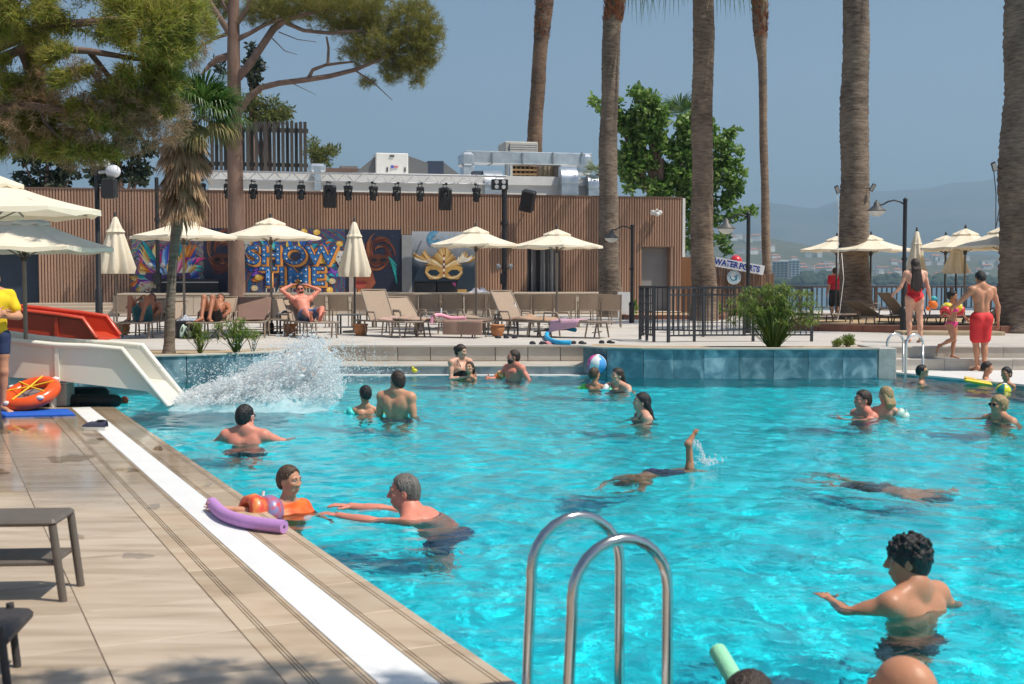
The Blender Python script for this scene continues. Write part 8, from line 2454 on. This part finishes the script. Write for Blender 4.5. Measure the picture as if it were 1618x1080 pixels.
C_red = pm('red_swimwear', (.62, .018, .022), .1, 20, .7); C_navy = pm('navy_swimwear', (.02, .035, .10), .15, 20, .7); C_black = pm('black_swimwear', (.015, .016, .02), .15, 20, .6)
# near
swimmer('young man with curly black hair, bare back, nearest at lower right', 1441, 960, 1.375, 216, .97, (-1, .22, -.06), sk=SK_TAN, hair='curly', hcol=H_BLACK, vox=.0065, clothes=[shorts(C_black)],
        J=dict(elL=(.305, -.17, 1.345), wrL=(.20, -.36, 1.365), elR=(-.335, .03, 1.28), wrR=(-.42, -.16, 1.17), head=(.012, -.03, 1.615)), nL=(0, 0, 1), nR=(0, 0, 1))
swimmer('heavy balding man with sunburnt shoulders reaching out to the boy', 658, 811, 1.335, -97, 1.0, (-1, -.12, -.04), sk=SK_RED, hair='crop', hcol=H_GREY, build=1.16, belly=.9, vox=.0065, clothes=[shorts(C_navy, .6, .02, .08)],
        J=dict(pelvis=(0, .20, .86), waist=(0, .17, 1.0), chest=(0, .09, 1.19), neck=(0, -.03, 1.345), head=(0, -.095, 1.485), shL=(.20, -.01, 1.27), shR=(-.20, -.01, 1.27), elL=(.22, -.27, 1.30), elR=(-.17, -.28, 1.31), wrL=(.12, -.52, 1.325), wrR=(-.13, -.50, 1.345), hipL=(.09, .21, .83), hipR=(-.09, .21, .83), knL=(.1, .15, .45), knR=(-.1, .15, .45), anL=(.1, .2, .05), anR=(-.1, .2, .05), toL=(.1, .05, 0), toR=(-.1, .05, 0)),
        nL=(0, 0, 1), nR=(0, 0, 1), curlL=.12, curlR=.25)
boy_mats = [pm('printed_float', (.62, .06, .05), .3, 22, .35, col2=(.12, .28, .55), detail=1), pm('printed_float', (.66, .05, .04), .3, 20, .35, col2=(.75, .30, .08), detail=1)]
swimmer('boy in orange top with printed arm float, leaning on the pool edge', 455, 808, 1.40, 52, .74, (.92, -.55, -.02), sk=SK_MID, hair='short', hcol=H_BROWN, child=True, head_s=.86, vox=.006, swirl=.012,
        clothes=[shirt(pm('orange_top', (.85, .085, .015), .12, 8, .5, col2=(.90, .19, .02)), .016, .55), arm_float(None, 'R', .50, .125, .26, boy_mats)],
        J=dict(neck=(0, .0, 1.49), head=(0, -.035, 1.70), elR=(-.42, .05, 1.46), wrR=(-.62, .20, 1.50), elL=(.25, -.14, 1.2), wrL=(.2, -.32, 1.15)))
t, j, hp = person('bald tanned head rising at the bottom edge', (1.135, 3.42, .385 - 1.635), R(200), 1.0, sk=SK_TAN, hair='balding', hcol=H_DBROWN, vox=.007, eyes=True, look=lw(R(200), (-.6, .8, 0)), clothes=[shorts(C_navy)], J=ARMS_DOWN)
SWIRLS.append((1.135, 3.42, .4, .006))
t, j, hp = person('dark haired head beside the green noodle at the bottom edge', (.775, 3.85, .195 - 1.635), R(160), 1.0, sk=SK_TAN, hair='short', hcol=H_DBROWN, vox=.007, look=lw(R(160), (.5, .85, 0)), clothes=[shorts(C_black)], J=ARMS_OUT)
# middle distance
swimmer('man with dark cap of hair and goggle strap swimming away at left', 388, 697, 1.36, 178, 1.0, (.42, .9, 0), sk=SK_RED, hair='short', hcol=H_BLACK, clothes=[goggles((.55, .58, .62), (.06, .07, .08)), shorts(C_black)], J=dict(elL=(.33, -.10, 1.325), wrL=(.36, -.32, 1.27), elR=(-.35, -.10, 1.34), wrR=(-.40, -.30, 1.28)))
swimmer('bare backed man standing waist deep behind the child', 627, 656, 1.195, 160, 1.0, (-.55, .8, 0), sk=SK_MID, hair='short', hcol=H_DBROWN, clothes=[shorts(C_navy)], J=dict(elL=(.24, .0, 1.14), wrL=(.24, -.05, .90)))
teal = flat((.05, .55, .52), .3)
swimmer('child with turquoise arm floats beside the standing man', 577, 652, 1.36, 190, .62, (-.45, .85, 0), sk=SK_MID, hair='short', hcol=H_BLACK, child=True, head_s=.86, J=dict(ARMS_OUT, neck=(0, .01, 1.50), head=(0, -.01, 1.74)), clothes=[arm_float(teal, 'L', .6, .085, .15), arm_float(teal, 'R', .6, .085, .15, [teal, flat((.8, .7, .05), .3)])])
swimmer('slider half hidden in the white splash', 455, 603, 1.18, 25, .95, (.3, -.9, .1), sk=SK_TAN, hair='short', hcol=H_BLACK, J=dict(elL=(.42, -.1, 1.28), wrL=(.66, -.14, 1.24), elR=(-.35, .05, 1.15), wrR=(-.45, .1, 1.0)), clothes=[shorts(C_black)])
swimmer('woman with long wet black hair in profile, neck deep', 1015, 660, 1.415, -80, .96, (-1, -.10, .08), sk=SK_FAIR, hair='wetlong', hcol=H_BLACK, fem=True, clothes=[swimsuit(C_black)], J=ARMS_DOWN)
swimmer('man with short hair carrying a blond child, right side', 1364, 656, 1.425, -75, 1.0, (-1, -.25, 0), sk=SK_RED, hair='crop', hcol=H_DBROWN, clothes=[shorts(C_navy)], J=dict(elL=(.30, -.18, 1.33), wrL=(.14, -.36, 1.36), elR=(-.3, .1, 1.25), wrR=(-.35, -.1, 1.2)))
swimmer('blond child with pale float behind the man at right', 1398, 655, 1.33, 150, .62, (-.5, .8, 0), sk=SK_FAIR, hair='bob', hcol=H_BLOND, child=True, head_s=.86, J=dict(ARMS_OUT, head=(0, -.01, 1.72)), clothes=[arm_float(flat((.55, .72, .62), .25), 'R', .65, .085, .15), arm_float(flat((.55, .72, .62), .25), 'L', .65, .085, .15)])
swimmer('blond woman with bun and sunglasses at right edge', 1578, 663, 1.43, -65, .97, (-.9, -.35, 0), sk=SK_MID, hair='bun', hcol=H_BLOND, fem=True, clothes=[sunglasses(), swimsuit(C_black)], J=ARMS_OUT)
# far side
swimmer('woman with tied brown hair sitting in the shallow recess', 728, 598, 1.13, 38, .95, (.85, -.45, -.15), sk=SK_FAIR, hair='bun', hcol=H_DBROWN, fem=True, clothes=[swimsuit(C_black)], J=dict(elL=(.22, -.12, 1.15), wrL=(.08, -.27, 1.33), elR=(-.25, -.05, 1.14), wrR=(-.05, -.28, 1.18)))
swimmer('small dark haired child in front of the sitting woman', 742, 600, 1.38, -35, .56, (-.3, -.9, .2), sk=SK_MID, hair='bob', hcol=H_DBROWN, child=True, head_s=.84, J=dict(ARMS_DOWN, head=(0, -.01, 1.74)), clothes=[arm_float(flat((.8, .55, .06), .3), 'R', .6, .075, .13), swimsuit(C_black)])
swimmer('bearded man sitting in the shallow recess facing left', 812, 598, 1.24, -50, .98, (-.95, -.25, .12), sk=SK_RED, hair='short', hcol=H_DBROWN, clothes=[beard(H_DBROWN), shorts(C_navy), arm_float(None, 'R', .75, .085, .15, [pm('orange_print', (.75, .28, .03), .3, 25, .4, col2=(.80, .55, .30)), pm('orange_print', (.72, .20, .03), .3, 25, .4)])], J=dict(elR=(-.30, -.12, 1.22), wrR=(-.22, -.36, 1.25), elL=(.34, .08, 1.18), wrL=(.36, .05, 1.0)))
grn = flat((.12, .62, .10), .3)
swimmer('child with green and white arm floats near the beach ball', 940, 614, 1.36, 165, .58, (.7, .6, 0), sk=SK_TAN, hair='short', hcol=H_BROWN, child=True, head_s=.84, J=dict(ARMS_OUT, head=(0, -.01, 1.74)), clothes=[arm_float(grn, 'L', .6, .085, .15), arm_float(flat((.75, .78, .76), .3), 'R', .6, .085, .15, [flat((.75, .78, .76), .3), flat((.10, .45, .25), .3)])])
swimmer('woman with wet brown hair smiling at the child with green floats', 976, 614, 1.40, -45, .96, (-.85, -.5, 0), sk=SK_FAIR, hair='wetlong', hcol=H_DBROWN, fem=True, clothes=[swimsuit(C_black)], J=ARMS_OUT)
swimmer('child with green goggles below the distant ladder', 1457, 607, 1.40, 65, .62, (.85, -.45, .05), sk=SK_MID, hair='short', hcol=H_BLACK, child=True, head_s=.86, J=dict(ARMS_DOWN, head=(0, -.01, 1.73)), clothes=[goggles((.05, .05, .05), (.03, .35, .16))])
swimmer('wet haired child resting on yellow float at far right', 1558, 604, 1.36, 70, .62, (.8, -.5, -.2), sk=SK_TAN, hair='short', hcol=H_DBROWN, child=True, head_s=.86, J=dict(head=(0, -.03, 1.73), elL=(.22, -.25, 1.38), wrL=(.16, -.48, 1.36), elR=(-.22, -.25, 1.40), wrR=(-.16, -.48, 1.38)))
swimmer('dark haired child behind the yellow and teal ball', 1590, 612, 1.38, -60, .62, (-.8, -.55, -.1), sk=SK_TAN, hair='short', hcol=H_BLACK, child=True, head_s=.86, J=dict(ARMS_DOWN, head=(0, -.02, 1.72)))
p = gp(1545, 608, WATER)
t = thing('kickboard', 'yellow swim float under the wet haired child', 'float', (p.x, p.y, WATER + .03), R(-18))
mb = MB(); mb.obox((0, 0, .02), (.42, .26, .06), Matrix.Rotation(R(9), 3, 'Y'), .028); mb.build('board', flat((.85, .58, .02), .4), t)
mb = MB(); mb.obox((-.12, 0, .075), (.16, .20, .02), Matrix.Rotation(R(9), 3, 'Y'), .009); mb.build('grip', flat((.80, .50, .02), .4), t)
# divers
def diver(label, px, py, z, J, cl, yaw=0, sk=SK_TAN, s=1.0, **kw):
    p = gp(px, py, WATER); person(label, (p.x, p.y, z), R(yaw), s, J=J, look=(-.35, 0, -.95), hup=(-.95, 0, .35), sk=sk, hair='short', hcol=H_BLACK, clothes=cl, eyes=False, **kw)
BASE = dict(pelvis=(0, 0, 0), waist=(-.14, 0, -.01), chest=(-.34, 0, -.02), neck=(-.53, 0, -.03), head=(-.69, 0, -.05), shL=(-.47, -.19, -.03), shR=(-.47, .19, -.03), elL=(-.72, -.24, -.12), wrL=(-.95, -.16, -.14), elR=(-.72, .24, -.12), wrR=(-.95, .16, -.14),
            hipL=(.04, -.092, 0), hipR=(.04, .092, 0), knL=(.46, -.11, -.05), knR=(.46, .11, -.05), anL=(.88, -.11, -.08), anR=(.88, .11, -.08), toL=(1.03, -.12, -.12), toR=(1.03, .12, -.12))
diver('diving swimmer with one foot raised out of the water', 1037, 742, -.175, dict(BASE, waist=(-.12, 0, -.05), chest=(-.27, 0, -.15), neck=(-.40, 0, -.27), head=(-.48, 0, -.39), shL=(-.36, -.19, -.23), shR=(-.36, .19, -.23), elL=(-.48, -.26, -.42), wrL=(-.62, -.18, -.52), elR=(-.48, .26, -.42), wrR=(-.62, .18, -.52), knL=(.43, -.10, -.03), anL=(.39, -.10, .42), toL=(.47, -.115, .55), knR=(.40, .1, -.12), anR=(.75, .1, -.28), toR=(.88, .1, -.36)), [shorts(C_navy, .5)], 35, s=.78, vox=.008)
diver('swimmer wholly under water in black trunks at right', 1392, 743, -.75, dict(BASE, anL=(.86, -.2, .02), elL=(-.62, -.42, -.05), wrL=(-.50, -.62, -.05)), [shorts(C_black, .5)], 130, s=.8)
# on land
def feet_at(px, py, z): return gp(px, py, z)
def red_woman():
    p = feet_at(1444, 541, DECK); yaw = R(182)
    t, j, hp = person('woman in red swimsuit walking away holding an orange float', (p.x, p.y, DECK), yaw, .925, sk=SK_FAIR, hair='long', hcol=H_DBROWN, fem=True, build=1.07, vox=.008, look=lw(yaw, (0, 1, -.15)), clothes=[swimsuit(C_red, .009, .10)],
           J=dict(elL=(.30, .03, 1.16), wrL=(.36, -.16, 1.02), elR=(-.27, .02, 1.13), wrR=(-.34, -.04, .90), hipR=(-.092, 0, .915), knR=(-.11, .0, .50), anR=(-.12, .06, .075), toR=(-.13, -.10, .025), knL=(.09, -.05, .50), anL=(.10, -.01, .075), toL=(.12, -.17, .03)), curlR=.8)
    q = Vector((p.x + .34, p.y + .05, DECK + .78))
    f = thing('deflated_float', 'orange and teal deflated arm floats in the woman\'s hand', 'float', q)
    mb = MB(); mb.ball((.03, 0, -.05), (.10, .05, .08), 12, 8, Matrix.Rotation(R(35), 3, 'Y')); mb.build('orange_float', flat((.82, .18, .02), .4), f)
    mb = MB(); mb.ball((.04, 0, .06), (.07, .04, .05), 12, 8); mb.build('teal_float', flat((.03, .35, .38), .4), f)
    mb = MB(); mb.ball((-.06, 0, -.13), (.05, .03, .04), 10, 7, Matrix.Rotation(R(35), 3, 'Y')); mb.build('float_tip', flat((.82, .18, .02), .4), f)
red_woman()
def girl():
    p = feet_at(1503, 566, .20); yaw = R(40)
    pk = pm('pink_bikini', (.80, .06, .25), .15, 30, .6); fl = [flat((.82, .66, .04), .3), flat((.68, .05, .06), .3)]
    person('small girl in pink bikini and yellow arm floats on the steps', (p.x, p.y, .20), yaw, .66, sk=SK_TAN, hair='bun', hcol=H_BLACK, child=True, head_s=.80, vox=.0065, look=lw(yaw, (.75, -.65, -.15)), clothes=[bikini(pk), arm_float(None, 'L', .55, .105, .20, fl), arm_float(None, 'R', .55, .105, .20, fl)],
           J=dict(head=(0, -.02, 1.68), elL=(.40, .0, 1.26), wrL=(.50, -.12, 1.08), elR=(-.38, -.02, 1.24), wrR=(-.42, -.20, 1.12), knR=(-.10, -.10, .52), anR=(-.12, .28, .34), toR=(-.12, .36, .18), knL=(.09, -.03, .50), anL=(.08, .02, .075), toL=(.09, -.15, .025)))
girl()
def red_man():
    p = feet_at(1549, 586, .0); yaw = R(186)
    person('man in red shorts stepping down to the pool, back turned', (p.x, p.y, 0), yaw, 1.0, sk=SK_TAN, hair='short', hcol=H_BLACK, vox=.0075, look=lw(yaw, (-.1, .9, -.45)), clothes=[shorts(C_red, .80, .02, .08, .022)],
           J=dict(head=(0, -.065, 1.625), elL=(.36, -.10, 1.20), wrL=(.52, -.22, 1.05), elR=(-.29, .02, 1.13), wrR=(-.34, -.06, .88), knL=(.07, -.05, .50), anL=(.045, -.02, .075), toL=(.06, -.18, .025), knR=(-.075, -.02, .50), anR=(-.05, .04, .075), toR=(-.06, -.13, .025)))
red_man()
def yellow_man():
    Yd = 14.25; yaw = R(40)
    person('attendant in yellow shirt with folded arms at left edge', (fx(-13, Yd), Yd, 0), yaw, .99, sk=SK_MID, hair='short', hcol=H_DBROWN, look=lw(yaw, (.5, -.8, 0)), clothes=[shirt(pm('yellow_shirt', (.78, .55, .015), .08, 10, .85), .016, .6, -.05), shorts(C_navy, .42, .016, .05)],
           J=dict(elL=(.27, -.10, 1.16), wrL=(.02, -.23, 1.17), elR=(-.27, -.10, 1.15), wrR=(-.02, -.22, 1.20)))
yellow_man()
def red_shirt():
    Yd = 36.5; yaw = R(200)
    person('person in red shirt half hidden behind the massive palm', (fx(1320, Yd), Yd, DECK), yaw, .92, sk=SK_MID, hair='short', hcol=H_DBROWN, vox=.012, eyes=False, look=lw(yaw, (0, 1, 0)), clothes=[shirt(pm('red_shirt', (.55, .02, .04), .1, 10, .85), .02, .6), shorts(C_black, .9, .02, .06, .03)])
red_shirt()
def loungers_people():
    def lie(label, px, Y, yawd, J, sk, hair, hcol, clothes, lookw, **kw):
        y = R(yawd); person(label, (fx(px, Y), Y, DECK), y, 1.0, J=J, sk=sk, hair=hair, hcol=hcol, clothes=clothes, look=lw(y, lookw), hup=(-.5, 0, .86), **kw)
    lie('man sunbathing with arms behind head in blue shorts', 488, 25.3, -62, dict(pelvis=(-.20, 0, .47), waist=(-.32, 0, .55), chest=(-.46, 0, .69), neck=(-.575, 0, .845), head=(-.60, 0, 1.005), shL=(-.53, .19, .79), shR=(-.53, -.19, .79), elL=(-.56, .42, .98), elR=(-.56, -.42, .98), wrL=(-.68, .16, 1.10), wrR=(-.68, -.16, 1.10),
        hipL=(-.17, .092, .45), hipR=(-.17, -.092, .45), knL=(.22, .20, .60), knR=(.24, -.16, .56), anL=(.52, .06, .40), anR=(.58, -.16, .40), toL=(.62, .10, .52), toR=(.69, -.20, .52)), SK_RED, 'short', H_DBROWN, [sunglasses(), beard(H_DBROWN), shorts(pm('blue_shorts', (.05, .11, .27), .2, 15, .7, col2=(.12, .16, .24)), .6, .018, .08)], (.2, -.95, -.05), vox=.0075, handdir={'L': (0, -1, .1), 'R': (0, 1, .1)}, nL=(0, 0, 1), nR=(0, 0, 1))
    K = dict(pelvis=(.02, 0, .46), waist=(-.13, 0, .50), chest=(-.33, 0, .60), neck=(-.50, 0, .70), head=(-.63, 0, .80), shL=(-.44, .19, .66), shR=(-.44, -.19, .66), elL=(-.20, .30, .55), elR=(-.20, -.30, .55), wrL=(.02, .27, .48), wrR=(.02, -.27, .48),
             hipL=(.04, .092, .45), hipR=(.04, -.092, .45), knL=(.40, .17, .83), knR=(.40, -.17, .83), anL=(.66, .13, .42), anR=(.66, -.13, .42), toL=(.80, .15, .37), toR=(.80, -.15, .37))
    lie('sunbather with raised knees in teal shorts at left', 226, 25.3, -88, dict(K, elR=(-.30, -.42, .62), wrR=(-.36, -.20, .80)), SK_DARK, 'short', H_BLACK, [shorts(pm('teal_shorts', (.05, .17, .20), .15, 12, .7), .55, .018, .06)], (0, -.8, .5), vox=.009)
    lie('dark tanned sunbather with raised knees beside the crate', 336, 25.3, -90, dict(K, knL=(.40, .09, .84), knR=(.40, -.09, .84), anL=(.66, .08, .42), anR=(.66, -.08, .42)), SK_DARK, 'short', H_BLACK, [shorts(C_black, .35, .014, .05)], (0, -.7, .6), vox=.009)
loungers_people()
pool_water()
